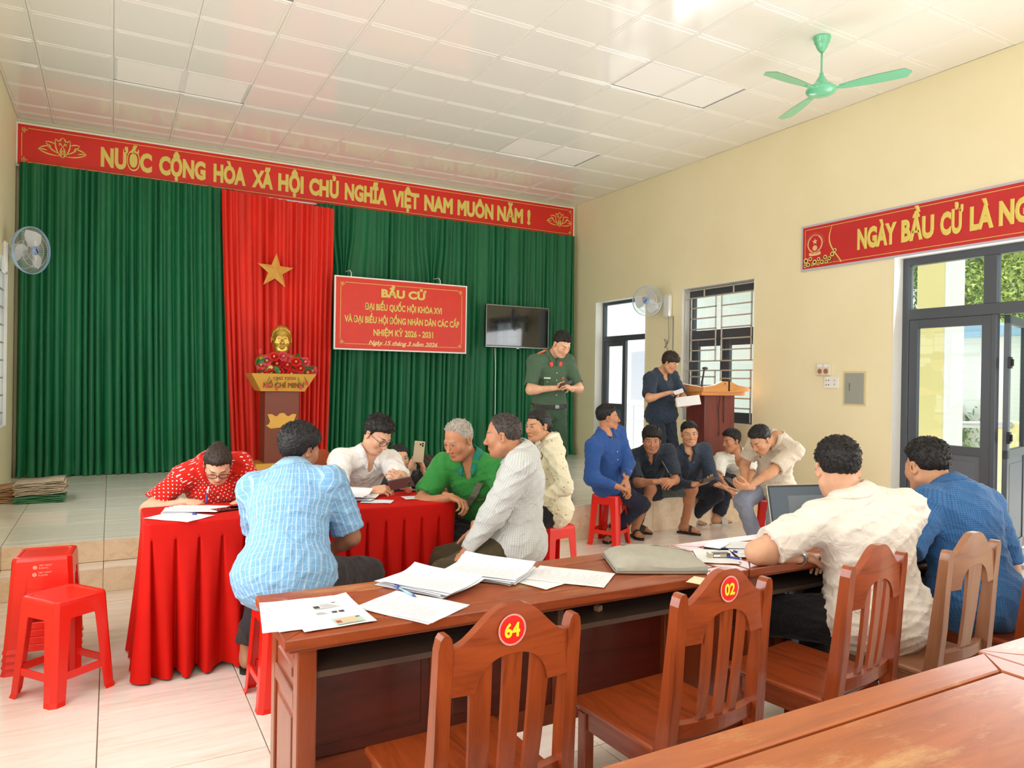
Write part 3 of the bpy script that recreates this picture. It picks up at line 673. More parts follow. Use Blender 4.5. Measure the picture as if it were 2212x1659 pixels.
# ================================================================ rolled mats on the stage
def matmat(name, c1, c2, sc=(3, 26, 26)):
    m, nt, b = newmat(name); n = noise(nt, coords(nt, 'Object', sc), 3, 4, .7, 1)
    nt.links.new(ramp(nt, n, [(.42, c1), (.55, c2)]), b.inputs['Base Color']); b.inputs['Roughness'].default_value = .8; return m
M_mat1 = matmat('woven_mat', rgb(150, 128, 108), rgb(204, 190, 166)); M_mat2 = matmat('green_mat', rgb(40, 110, 70), rgb(78, 140, 96)); M_mat3 = matmat('tan_mat', rgb(170, 120, 90), rgb(196, 160, 120))
def folded(name, label, mats, x0, x1, y, z, layers, dy, seed, yaw=0):
    """a floor mat folded over and over: a serpentine ribbon seen from its end"""
    r = random.Random(seed); root = thing(name, label, 'mat', ((x0 + x1) / 2, y, z))
    zz = z + .006
    for k, (n_l, mt, rag) in enumerate(layers):
        pts = []
        for i in range(n_l):
            a, b_ = (y - dy * (1 - .1 * r.random()), y + dy * (1 - .1 * r.random()))
            if i % 2: a, b_ = b_, a
            h = .013
            for j in range(9): t = j / 8; pts.append((a + (b_ - a) * t, zz + .004 * math.sin(t * 7 + i) + rag * .03 * (t if i % 2 == 0 else 1 - t)))
            if i < n_l - 1:
                s_ = 1 if b_ > a else -1
                for j in range(1, 4): t = PI * j / 4; pts.append((b_ + s_ * math.sin(t) * h * .6, zz + h / 2 - math.cos(t) * h / 2 + rag * .03 * (1 if i % 2 == 0 else 0)))
            zz += h
        th = .0035; P = np.array(pts); d = np.gradient(P, axis=0); L = np.hypot(*d.T)[:, None] + 1e-9; nn = np.stack([-d[:, 1], d[:, 0]], 1) / L
        A, B = P + nn * th, P - nn * th; K = len(P)
        # the folds run across x: profile in (x) so that the fold ends face the camera side
        vs = []
        for X in (-.5, .5):
            for q in (A, B): vs += [(x0 + (x1 - x0) * ((p[0] - (y - dy)) / (2 * dy)), y + X * 2 * dy * 1.25 + .02 * math.sin(9 * p[0]), p[1]) for p in q]
        fs = []
        for i in range(K - 1): fs += [(i, i + 1, K + i + 1, K + i), (2 * K + i, 3 * K + i, 3 * K + i + 1, 2 * K + i + 1), (i, 2 * K + i, 2 * K + i + 1, i + 1), (K + i, K + i + 1, 3 * K + i + 1, 3 * K + i)]
        MB().add(vs, fs).build('folded_layer', mt, root, True)
    return root
mp_ = onz(88, 1085, SZ)
folded('floor_mat', 'folded woven grey and green floor mats lying on the stage by the left wall', None, mp_.x - .2, mp_.x + .19, mp_.y + .12, SZ, [(5, M_mat2, .2), (9, M_mat1, .7)], .16, 2)
folded('floor_mat', 'folded tan floor mat at the left edge of the picture on the stage', None, -.93, -.66, mp_.y + .2, SZ, [(4, M_mat3, .2), (6, M_mat3, .8)], .15, 5)
# ================================================================ wall fans
M_fw = plain('fan_white', rgb(232, 232, 226), .35); M_fb = plain('fan_blue_ring', rgb(150, 186, 220), .35); M_fhub = plain('fan_blue_cap', rgb(132, 158, 196), .35); M_blade = plain('fan_clear_blade', rgb(206, 210, 214), .25)
M_wire = plain('fan_wire', rgb(214, 216, 214), .3, .3)
def wall_fan(label, hub, axis, wallp, R=.215):
    hub = Vector(hub); ax = Vector(axis).normalized(); root = thing('wall_fan', label, 'fan', tuple(wallp))
    q = Vector((0, 0, 1)).rotation_difference(ax).to_matrix()
    def tp(p): return tuple(hub + q @ Vector(p))
    mb = MB()
    for z, rr_ in ((.045, .02), (.045, R * .45), (.04, R * .7), (0, R), (-.085, R * .8), (-.09, R * .4)):
        mb.tube([tp((rr_ * math.cos(a), rr_ * math.sin(a), z)) for a in np.linspace(0, 2 * PI, 40, endpoint=False)], .0022, 5, closed=True)
    for k in range(72):
        a = 2 * PI * k / 72; tw = .25
        mb.tube([tp((r_ * math.cos(a + tw * (r_ / R)), r_ * math.sin(a + tw * (r_ / R)), z)) for r_, z in ((.045, .048), (R * .5, .05), (R * .8, .038), (R, .0))], .0011, 4, cap=False)
        mb.tube([tp((r_ * math.cos(a), r_ * math.sin(a), z)) for r_, z in ((.05, -.095), (R * .5, -.095), (R * .85, -.08), (R, .0))], .0011, 4, cap=False)
    o = mb.build('wire_cage', M_wire, root); o['kind'] = 'stuff'
    mb = MB(); n = 40; ring = []
    for r_, z in ((R + .003, .012), (R + .003, -.012), (R - .003, -.012), (R - .003, .012)): ring += [tp((r_ * math.cos(2 * PI * j / n), r_ * math.sin(2 * PI * j / n), z)) for j in range(n)]
    mb.add(ring, [(i * n + j, i * n + (j + 1) % n, ((i + 1) % 4) * n + (j + 1) % n, ((i + 1) % 4) * n + j) for i in range(4) for j in range(n)]).build('rim_ring', M_fb, root)
    mb = MB().lathe([(.0, .062), (.03, .060), (.045, .052), (.047, .044), (.0, .044)], 24); mb.v = [tp(p) for p in mb.v]; mb.build('hub_cap', M_fhub, root, True)
    V_, F_ = text_mesh('fan', .02)  if False else (None, None)
    mb = MB(); mb.add([tp(p) for p in ((-.024, -.006, .0635), (.024, -.006, .0635), (.024, .006, .0635), (-.024, .006, .0635))], [(0, 1, 2, 3)]); mb.build('badge', M_black, root)
    for k in range(3):
        a0 = 2 * PI * k / 3; mb = MB(); vs = []; nr, na = 7, 7
        for i in range(nr):
            r_ = .035 + (R * .86 - .035) * i / (nr - 1); sp_ = .5 + .75 * math.sin(PI * min(1, i / (nr - 1) * .8 + .1))
            for j in range(na): t = j / (na - 1) - .5; vs.append(tp((r_ * math.cos(a0 + t * sp_ + .3 * r_ / R), r_ * math.sin(a0 + t * sp_ + .3 * r_ / R), -.02 - .05 * t)))
        mb.add(vs, [(i * na + j, i * na + j + 1, (i + 1) * na + j + 1, (i + 1) * na + j) for i in range(nr - 1) for j in range(na - 1)]).build('blade', M_blade, root, True)
    mb = MB().lathe([(.0, -.09), (.055, -.095), (.06, -.13), (.055, -.19), (.03, -.22), (0, -.225)], 20); mb.v = [tp(p) for p in mb.v]; mb.build('motor_housing', M_fw, root, True)
    e = Vector(tp((0, 0, -.17))); wp = Vector(wallp)
    MB().tube([e, e.lerp(wp, .5) + Vector((0, 0, -.03)), wp + Vector((0, 0, .0))], [.022, .02, .024], 10).build('bracket_arm', M_fw, root, True)
    return root
hw = at(68, 541, 7.35); fw_ = wall_fan('small white fan with blue rim on the left wall beside the green curtain', tuple(hw), (.80, -.60, -.08), (XL, hw.y - .05, hw.z - .05), .235)
MB().box(XL, XL + .05, hw.y - .12, hw.y + .04, hw.z - .26, hw.z + .06, .02).build('wall_plate', M_fw, fw_)
hr = onx(1398, 650, XR - .30); fr_ = wall_fan('white wall fan with blue hub above the far door on the right wall', tuple(hr), (-.80, -.55, -.05), (XR, hr.y + .05, hr.z), .2)
MB().box(XR - .06, XR, hr.y - .18, hr.y - .02, hr.z - .22, hr.z + .10, .03).build('wall_plate', M_fw, fr_)
cy = hr.y - .14
o = MB().tube([(XR - .05, cy, hr.z - .2), (XR - .02, cy + .02, hr.z - .5), (XR - .03, cy + .09, hr.z - .62), (XR - .03, cy + .02, hr.z - .55), (XR - .03, cy + .10, hr.z - .5), (XR - .02, cy + .02, hr.z - .7), (XR - .02, cy + .05, hr.z - 1.0), (XR - .02, cy, hr.z - 1.08)], .005, 6).tube([(XR - .01, cy - .05, hr.z - .2), (XR - .01, cy - .05, hr.z - 1.1)], .007, 6).build('fan_cable', plain('grey_cable', rgb(150, 150, 146), .5), None, True); tag(o, 'knotted grey cable hanging below the fan on the right wall', 'cable')
# ================================================================ ceiling fan
M_mint = plain('mint_enamel', rgb(112, 200, 160), .22, coat=.5)
cf = onz(1776, 80, ZC); fan = thing('ceiling_fan', 'mint green three bladed ceiling fan hanging near the right wall', 'fan', tuple(cf))
zm = at(1773, 196, (cf - Vector((0, 0, CH))).dot(CF)).z
T_ = Matrix.Translation((cf.x, cf.y, 0))
MB().lathe([(0, ZC), (.066, ZC), (.070, ZC - .012), (.066, ZC - .02), (.060, ZC - .05), (.050, ZC - .06), (.046, ZC - .08), (.032, ZC - .105), (.018, ZC - .125), (0, ZC - .125)], 28, T_).build('canopy', M_mint, fan, 'auto')
MB().tube([(cf.x, cf.y, ZC - .1), (cf.x, cf.y, zm + .1)], .0085, 12).build('down_rod', M_mint, fan, True)
MB().lathe([(0, zm + .145), (.015, zm + .145), (.02, zm + .12), (.048, zm + .075), (.058, zm + .055), (0, zm + .05)], 28, T_).build('lower_canopy', M_mint, fan, 'auto')
MB().lathe([(0, zm + .055), (.085, zm + .045), (.118, zm + .015), (.122, zm), (.115, zm - .015), (.09, zm - .03), (.05, zm - .042), (0, zm - .045)], 32, T_).build('motor_housing', M_mint, fan, True)
for tip in ((1983, 152), (1642, 152), (1702, 250)):
    tp_ = onz(tip[0], tip[1], zm); dv = Vector((tp_.x - cf.x, tp_.y - cf.y, 0)); a = math.atan2(dv.y, dv.x); L = dv.length
    L = .66
    mb = MB(); n = 12; vs = []
    for i in range(n + 1):
        t = i / n; x = .14 + (L - .14) * t; wd = .028 + .038 * math.sin(min(1, t * 1.5 + .05) * PI / 2); wd *= math.sqrt(max(0.02, 1 - max(0, (t - .9) / .1) ** 2))
        for j in range(5):
            y = (j / 4 - .5) * 2 * wd; vs.append((x, y, zm + .004 - y * .16))
    fs = [(i * 5 + j, i * 5 + j + 1, (i + 1) * 5 + j + 1, (i + 1) * 5 + j) for i in range(n) for j in range(4)]
    K = len(vs); vs += [(p[0], p[1], p[2] - .003) for p in vs]; fs += [tuple(q + K for q in f[::-1]) for f in fs]
    mb.add(vs, fs, T_ @ Matrix.Rotation(a, 4, 'Z')); mb.build('blade', M_mint, fan, True)
    MB().box(.10, .19, -.018, .018, zm - .004, zm + .006, .002, T_ @ Matrix.Rotation(a, 4, 'Z')).build('blade_arm', M_mint, fan)
# ================================================================ wall boxes
sw = onx(1782, 798, XR); root = thing('socket_panel', 'small switch panel with two round sockets on the right wall', 'socket', tuple(sw))
MB().box(XR - .03, XR, sw.y - .08, sw.y + .09, sw.z - .065, sw.z + .065, .006).build('back_box', plain('cream_plastic', rgb(224, 218, 196), .4), root)
for dy in (-.035, .04):
    MB().add([(XR - .034, sw.y + dy + math.cos(t) * .027, sw.z - .02 + math.sin(t) * .027) for t in np.linspace(0, 2 * PI, 16, endpoint=False)], [tuple(range(16))]).build('round_socket', plain('brown_socket', rgb(170, 110, 90), .4), root)
    MB().box(XR - .036, XR - .03, sw.y + dy - .028, sw.y + dy + .028, sw.z + .02, sw.z + .055, .002).build('switch', M_white, root)
s2 = onx(1797, 826, XR); root = thing('socket_panel', 'white double socket plate just below the switch panel', 'socket', tuple(s2))
MB().box(XR - .012, XR, s2.y - .085, s2.y + .085, s2.z - .06, s2.z + .06, .003).build('plate', M_white, root)
for dy in (.06, .03): 
    for dz in (-.025, .02): MB().box(XR - .0135, XR - .011, s2.y + dy - .004, s2.y + dy + .004, s2.z + dz - .006, s2.z + dz + .006).build('slot', M_black, root)
for dz in (-.02, .02): MB().box(XR - .0155, XR - .011, s2.y - .05, s2.y - .03, s2.z + dz - .01, s2.z + dz + .01, .002).build('switch', plain('switch_grey', rgb(200, 200, 196), .4), root)
p0 = onx(1826, 806, XR); p1 = onx(1867, 873, XR); root = thing('electrical_box', 'flat grey metal electrical box flush in the right wall', 'electrical box', (XR, p1.y + .1, p1.z))
MB().box(XR - .006, XR, p1.y - .02, p0.y + .02, p1.z - .02, p0.z + .02).build('surround', plain('rough_plaster', rgb(222, 206, 160), .8, bmp=.5, bscale=40), root)
MB().box(XR - .012, XR, p1.y, p0.y, p1.z, p0.z, .003).build('cover', plain('grey_enamel', rgb(160, 164, 156), .35), root)
MB().box(XR - .017, XR - .011, p0.y - .07, p0.y - .055, p0.z - .18, p0.z - .10, .002).build('handle', M_silver, root)
# ================================================================ desks
def wood3(name, c1, c2, rough=.3, wear=None, scale=1.0):
    return {a: woodmat(name + '_' + a.lower(), c1, c2, a, rough, scale, wear if a != 'Z' else None) for a in 'XYZ'}
WD = wood3('red_wood', rgb(154, 72, 36), rgb(96, 38, 18), wear=None)
WDw = wood3('worn_red_wood', rgb(168, 82, 44), rgb(116, 48, 24), wear=rgb(196, 150, 96))
WO = wood3('orange_wood', rgb(180, 98, 52), rgb(138, 64, 32), .3, rgb(206, 160, 108))
WL = wood3('pale_brown_wood', rgb(158, 108, 76), rgb(124, 78, 54), .4)
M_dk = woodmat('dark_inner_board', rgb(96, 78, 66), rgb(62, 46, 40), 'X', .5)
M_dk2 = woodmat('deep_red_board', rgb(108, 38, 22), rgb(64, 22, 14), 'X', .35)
HZ = .76
def desk(label, x0, x1, y0, y1, W=WD, Wt=None, shelf=True, group='wooden hall desks', panels=3):
    Wt = Wt or W
    root = thing('desk', label, 'desk', ((x0 + x1) / 2, (y0 + y1) / 2, 0), group=group)
    b = .085; t = .032; zt = HZ
    def fr(poly, nm, mt):
        MB().prism(poly, zt - t, zt, None, .004).build(nm, mt, root)
    g = .0008
    fr([(x0, y0), (x1, y0), (x1 - b, y0 + b - g), (x0 + b, y0 + b - g)], 'top_border', Wt['X']); fr([(x1, y1), (x0, y1), (x0 + b, y1 - b + g), (x1 - b, y1 - b + g)], 'top_border', Wt['X'])
    fr([(x0, y1), (x0, y0), (x0 + b - g, y0 + b), (x0 + b - g, y1 - b)], 'top_border', Wt['Y']); fr([(x1, y0), (x1, y1), (x1 - b + g, y1 - b), (x1 - b + g, y0 + b)], 'top_border', Wt['Y'])
    MB().box(x0 + b + .006, x1 - b - .006, y0 + b + .006, y1 - b - .006, zt - t, zt - .0015, .005).box(x0 + b - .01, x1 - b + .01, y0 + b - .01, y1 - b + .01, zt - t + .004, zt - t + .012).build('top_panel', Wt['X'], root)
    # moulded lip under the border
    MB().box(x0 + .012, x1 - .012, y0 + .012, y1 - .012, zt - t - .012, zt - t, .004).build('moulding', W['X'], root)
    xa, xb_, ya, yb_ = x0 + .045, x1 - .045, y0 + .045, y1 - .045; zu = zt - t - .012; lw = .055
    for X in (xa, xb_ - lw):
        for Y in (ya, yb_ - lw): MB().box(X, X + lw, Y, Y + lw, 0, zu, .004).build('leg', W['Z'], root)
    for X in (xa, xb_ - .03):                                       # side frames with two recessed panels
        for za, zb_ in ((.52, .57), (.12, .18), (zu - .05, zu)): MB().box(X, X + .03, ya + lw, yb_ - lw, za, zb_, .003).build('side_rail', W['Y'], root)
        for z0, z1 in ((.18, .52), (.57, zu - .05)): MB().box(X + .008, X + .022, ya + lw, yb_ - lw, z0, z1).box(X + .003, X + .027, ya + lw + .03, yb_ - lw - .03, z0 + .03, z1 - .03, .006).build('side_panel', W['Z'], root)
    n = panels; L = xb_ - xa - 2 * lw; Y = yb_ - .035
    MB().box(xa + lw, xb_ - lw, Y, Y + .03, .13, .21, .003).build('bottom_rail', W['X'], root)
    MB().box(xa + lw, xb_ - lw, Y, Y + .03, zu - .06, zu, .003).build('top_rail', W['X'], root)
    for k in range(n):
        a, c = xa + lw + L * k / n, xa + lw + L * (k + 1) / n
        if k: MB().box(a - .03, a + .03, Y, Y + .03, .21, zu - .06, .003).build('stile', W['Z'], root)
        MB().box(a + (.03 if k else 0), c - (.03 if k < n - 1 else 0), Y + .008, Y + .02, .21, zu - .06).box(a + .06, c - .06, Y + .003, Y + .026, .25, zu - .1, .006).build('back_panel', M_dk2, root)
    if shelf:
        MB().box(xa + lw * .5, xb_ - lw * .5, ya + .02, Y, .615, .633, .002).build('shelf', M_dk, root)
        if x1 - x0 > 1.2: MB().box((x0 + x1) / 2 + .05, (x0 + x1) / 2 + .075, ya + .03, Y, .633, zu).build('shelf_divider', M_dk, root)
    return root
D1 = (.425, 2.19, 2.035, 2.50)
desk('long dark red wooden desk strewn with papers behind chair 64', *D1, WD, WDw)
desk('long dark red wooden desk carrying the open laptop', 2.20, 3.96, 2.035, 2.50, WD, WDw)
desk('near orange wooden desk filling the bottom right corner', .40, 2.09, .62, 1.105, WO, WO, group=None)
desk('next desk along in the bottom right corner, its pale end in the light', 2.10, 3.8, .64, 1.125, WO, WO, group=None)
# ================================================================ chairs
def chair_mesh(W, slats, seatm, crest_h=.072):
    root = bpy.data.objects.new('wooden_chair', None); COL.objects.link(root)
    wd, hp = .205, .895                                            # half width, post height; front is +y
    def rake(z): return -.205 - (.0 if z < .44 else (z - .44) * .10) - (.03 * (1 - z / .44) if z < .44 else 0)
    for sx in (-1, 1):
        vs = []; fs = []; zs = [0, .2, .44, .6, .75, .86, .885, .895]
        for z in zs:
            r = .019 if z < .88 else (.014 if z < .89 else .007); dd = .021 + .012 * max(0, 1 - abs(z - .5) / .3); x = sx * (wd - .02 - (.006 if z > .5 else 0))
            y = rake(z)
            vs += [(x - r, y - dd, z), (x + r, y - dd, z), (x + r, y + dd * .6, z), (x - r, y + dd * .6, z)]
        for i in range(len(zs) - 1):
            for j in range(4): fs.append((i * 4 + j, i * 4 + (j + 1) % 4, i * 4 + 4 + (j + 1) % 4, i * 4 + 4 + j))
        fs += [(3, 2, 1, 0), tuple(range(len(vs) - 4, len(vs)))]
        MB().add(vs, fs).build('post', W['Z'], root)
    # crest rail with a camel hump above and an arch below
    n = 36; hw_ = wd - .04; vs = []; fs = []
    for i in range(n + 1):
        s = i / n * 2 - 1; x = s * hw_; hump = (.5 * (1 + math.cos(PI * min(1, max(0, abs(s) - .10) / .84)))) ** .85 ; zt = .858 + crest_h * 1.2 * hump
        arch = max(0, 1 - (abs(s) / .60) ** 2.4); zb = .745 + .082 * (arch ** .55) - (.0)
        y = rake(.85) - .012 * (1 - s * s)
        vs += [(x, y - .013, zb), (x, y + .013, zb), (x, y + .013, zt), (x, y - .013, zt)]
    for i in range(n):
        for j in range(4): fs.append((i * 4 + j, i * 4 + (j + 1) % 4, i * 4 + 4 + (j + 1) % 4, i * 4 + 4 + j))
    fs += [(3, 2, 1, 0), tuple(range(len(vs) - 4, len(vs)))]
    MB().add(vs, fs).build('crest_rail', W['X'], root)
    # lower curved rail
    vs = []; fs = []; n = 12
    for i in range(n + 1):
        s = i / n * 2 - 1; x = s * hw_; y = rake(.47) - .02 * (1 - s * s)
        vs += [(x, y - .014, .465), (x, y + .014, .465), (x, y + .014, .505), (x, y - .014, .505)]
    for i in range(n):
        for j in range(4): fs.append((i * 4 + j, i * 4 + (j + 1) % 4, i * 4 + 4 + (j + 1) % 4, i * 4 + 4 + j))
    fs += [(3, 2, 1, 0), tuple(range(len(vs) - 4, len(vs)))]
    MB().add(vs, fs).build('lower_rail', W['X'], root)
    for (s, w0, w1) in slats:
        vs = []; fs = []; zs = np.linspace(.50, .835, 9)
        for i, z in enumerate(zs):
            t = i / 8; x = s * hw_ * (1 - .12 * (1 - t)); w_ = w0 + (w1 - w0) * t; y = rake(z) - .014 * (1 - s * s) - .004 * math.sin(PI * t) - .004
            vs += [(x - w_, y - .006, z), (x + w_, y - .006, z), (x + w_, y + .006, z), (x - w_, y + .006, z)]
        for i in range(8):
            for j in range(4): fs.append((i * 4 + j, i * 4 + (j + 1) % 4, i * 4 + 4 + (j + 1) % 4, i * 4 + 4 + j))
        fs += [(3, 2, 1, 0), tuple(range(len(vs) - 4, len(vs)))]
        MB().add(vs, fs).build('slat', W['Z'], root)
    zs = .44
    MB().box(-wd - .005, wd + .005, -.185, .205, zs - .022, zs, .006).build('seat', W[seatm], root)
    MB().box(-wd + .008, wd - .008, -.18, .192, zs - .036, zs - .022, .004).build('seat_moulding', W['X'], root)
    mb = MB(); mb.box(-wd + .02, wd - .02, .155, .18, zs - .10, zs - .036, .003).build('front_apron', W['X'], root)
    for sx in (-1, 1): MB().box(sx * (wd - .03) - .011, sx * (wd - .03) + .011, -.18, .165, zs - .095, zs - .036, .003).build('side_apron', W['Y'], root)
    for sx in (-1, 1): MB().box(sx * (wd - .03) - .02, sx * (wd - .03) + .02, .145, .185, 0, zs - .036, .004).build('leg', W['Z'], root)
    for sx in (-1, 1): MB().box(sx * (wd - .03) - .01, sx * (wd - .03) + .01, -.2, .15, .15, .185, .003).build('stretcher', W['Y'], root)
    MB().box(-wd + .03, wd - .03, -.03, -.008, .155, .18, .003).build('stretcher', W['X'], root)
    for o in root.children: o.location = o.location
    return root
WC = wood3('chair_wood', rgb(160, 72, 32), rgb(98, 38, 15), .27)
SL3 = [(-.52, .026, .030), (.0, .022, .026), (.5, .022, .028)]
SL3n = [(-.42, .016, .018), (0.02, .018, .020), (.44, .015, .016)]
ch_a = chair_mesh(WC, SL3, 'Y'); ch_b = chair_mesh(WC, SL3n, 'Y'); ch_c = chair_mesh(WL, [(.0, .036, .05)], 'Y')
def place(o, x, y, rz, label, group='wooden chairs with arched backs', first=[]):
    c = o if id(o) not in first else copy_tree(o)
    first.append(id(o)); c.location = (x, y, 0); c.rotation_euler = (0, 0, rz); tag(c, label, 'chair', group); return c
def kidloc(mb, name, mat, par, smooth=False):
    o = mb.build(name, mat, org=(0, 0, 0), smooth=smooth); o.parent = par; return o
c64 = place(ch_a, .853, 1.795, math.radians(1), 'nearest wooden chair with the round red number 64 sticker')
c02 = place(ch_b, 1.565, 1.81, math.radians(3), 'wooden chair with the round red number 02 sticker')
c3 = place(ch_b, 2.262, 1.82, math.radians(8), 'empty wooden chair with a small red scratch on its crest, right of chair 02')
c4 = place(ch_c, 2.815, 1.80, math.radians(4), 'pale brown wooden chair marked U.B in white on its crest')
c5 = place(ch_b, 3.45, 1.80, math.radians(2), 'wooden chair under the man in the blue checked shirt')
c6 = place(ch_a, .66, 5.08, PI, 'wooden chair behind the woman in the polka dot shirt')
c7 = place(ch_a, 1.42, 5.28, PI + .1, 'wooden chair behind the man with glasses and white shirt')
M_stk = plain('sticker_red', rgb(226, 34, 24), .35); M_stkw = plain('sticker_white', rgb(240, 228, 220), .4); M_yel = plain('sticker_yellow', rgb(226, 224, 40), .4)
def sticker(ch, txt, x, z, r=.038):
    y = -.205 - (.86 - .44) * .10 - .012 - .0145
    def dk(r_, l, n=28): return MB().add([(x + math.cos(2 * PI * i / n) * r_, y - l, z + math.sin(2 * PI * i / n) * r_) for i in range(n)], [tuple(range(n))])
    o = kidloc(dk(r, .0005), 'number_sticker', M_stk, ch)
    mb = MB(); n = 28
    for ra, rb_ in ((r * 1.0, r * .975), (r * .93, r * .905)):
        mb.add([(x + math.cos(2 * PI * i / n) * q, y - .001, z + math.sin(2 * PI * i / n) * q) for q in (ra, rb_) for i in range(n)], [(i, (i + 1) % n, n + (i + 1) % n, n + i) for i in range(n)])
    kidloc(mb, 'sticker_ring', M_stkw, o)
    V, F = text_mesh(txt, .035); V[:, 0] -= (V[:, 0].max() + V[:, 0].min()) / 2; s_ = r * 1.12 / (V[:, 0].max() - V[:, 0].min())
    mb = MB(); mb.add([(x + p[0] * s_, y - .0015 - p[2] * .01, z - r * .44 + p[1] * r * .88) for p in V], F); kidloc(mb, 'sticker_number', M_yel, o)
sticker(c64, '64', -.008, .885); sticker(c02, '02', -.0, .888)
mb = MB().tube([(.01, -.264, .925), (.022, -.265, .912), (.024, -.265, .895), (.016, -.265, .875), (.012, -.265, .862)], .0022, 5); kidloc(mb, 'red_scratch', M_stk, c3)
for t_, x, z, h in (('U.B', -.045, .885, .024), ('T', .03, .893, .018), ('PN', .045, .855, .024)):
    V, F = text_mesh(t_, .01); mb = MB(); mb.add([(x + p[0] * h * .8, -.2625, z + p[1] * h) for p in V], F); kidloc(mb, 'chalk_mark', M_white, c4)
# ================================================================ red table with pleated cloth
TX0, TX1, TY0, TY1 = .15, 1.80, 3.93, 4.42
dk_ = desk('wooden desk hidden under the pleated red cloth', TX0 + .03, TX1 - .03, TY0 + .02, TY1 - .02, WD, shelf=False)
M_cl = plain('red_table_cloth', rgb(202, 18, 7), .7, sheen=.0, spec=.2, var=.05, vscale=5, bmp=.08, bscale=300)
def cloth():
    zt = HZ + .004; x0, x1, y0, y1 = TX0, TX1, TY0, TY1; rc = .03
    r = np.random.default_rng(12)
    per = []; seg = .0045
    def side(a, b_, nrm):
        L = math.dist(a, b_); n = int(L / seg)
        for i in range(n): t = i / n; per.append((a[0] + (b_[0] - a[0]) * t, a[1] + (b_[1] - a[1]) * t, nrm[0], nrm[1], L * t, L))
    def corner(cx, cy, a0):
        for i in range(8): a = a0 + (i + .5) / 8 * PI / 2; per.append((cx + math.cos(a) * rc, cy + math.sin(a) * rc, math.cos(a), math.sin(a), -1, -1))
    side((x0 + rc, y0), (x1 - rc, y0), (0, -1)); corner(x1 - rc, y0 + rc, -PI / 2); side((x1, y0 + rc), (x1, y1 - rc), (1, 0)); corner(x1 - rc, y1 - rc, 0)
    side((x1 - rc, y1), (x0 + rc, y1), (0, 1)); corner(x0 + rc, y1 - rc, PI / 2); side((x0, y1 - rc), (x0, y0 + rc), (-1, 0)); corner(x0 + rc, y0 + rc, PI)
    P = np.array(per); N = len(P); arc = np.arange(N) * seg
    # profile levels: top edge, band, skirt
    zs = np.concatenate([[zt], [zt - .004, zt - .012], np.linspace(zt - .02, zt - .085, 4), np.linspace(zt - .088, .008, 30)])
    pitch = .108; ph = arc / pitch; fr_ = ph % 1; k = np.floor(ph).astype(int); nk = k.max() + 2
    amp_b = r.uniform(.6, 1.25, nk)[k]; sh = r.uniform(-.03, .03, nk)[k]
    V = []
    for z in zs:
        t = np.clip((zt - .088 - z) / (zt - .088), 0, 1); on = 1.0 if z < zt - .086 else 0.0
        wid = .035 + .22 * t ** .8                                  # width of the fold opening grows to the hem
        dd = np.minimum(fr_, 1 - fr_)
        fold = -np.exp(-(dd / wid) ** 2 * 1.6) * (.030 + .038 * t) * amp_b
        wave = np.sin(2 * PI * (fr_ + sh * t * 3) + 1.2 * math.sin(3)) * .0 + .018 * t * np.cos(2 * PI * fr_) * -1
        off = on * (fold + wave + .035 * t ** 1.5 + .014 * np.sin(k * 1.7) * t) + (-.006 if z >= zt - 1e-6 else 0) + .004
        lat = on * t * .03 * np.sin(k * 2.3 + 1) * np.sin(PI * fr_)
        tx, ty = -P[:, 3], P[:, 2]
        zz = np.full(N, z); 
        if z < .01: zz = .010 + .02 * np.abs(np.sin(k * 1.3)) * (dd < .3)
        V.append(np.stack([P[:, 0] + P[:, 2] * off + tx * lat, P[:, 1] + P[:, 3] * off + ty * lat, zz], -1))
    L = len(zs); V = np.concatenate(V); F = []
    for i in range(L - 1):
        a = i * N + np.arange(N); b_ = i * N + (np.arange(N) + 1) % N
        F += np.stack([a, b_, b_ + N, a + N], -1).tolist()
    F.append(list(range(N))[::-1])
    o = mkobj('tablecloth', V, F, M_cl, None, False); o.data.polygons.foreach_set('use_smooth', [True] * (len(F) - 1) + [False])
    tag(o, 'bright red pleated cloth draped over the writing table', 'tablecloth')
    return o
cloth()
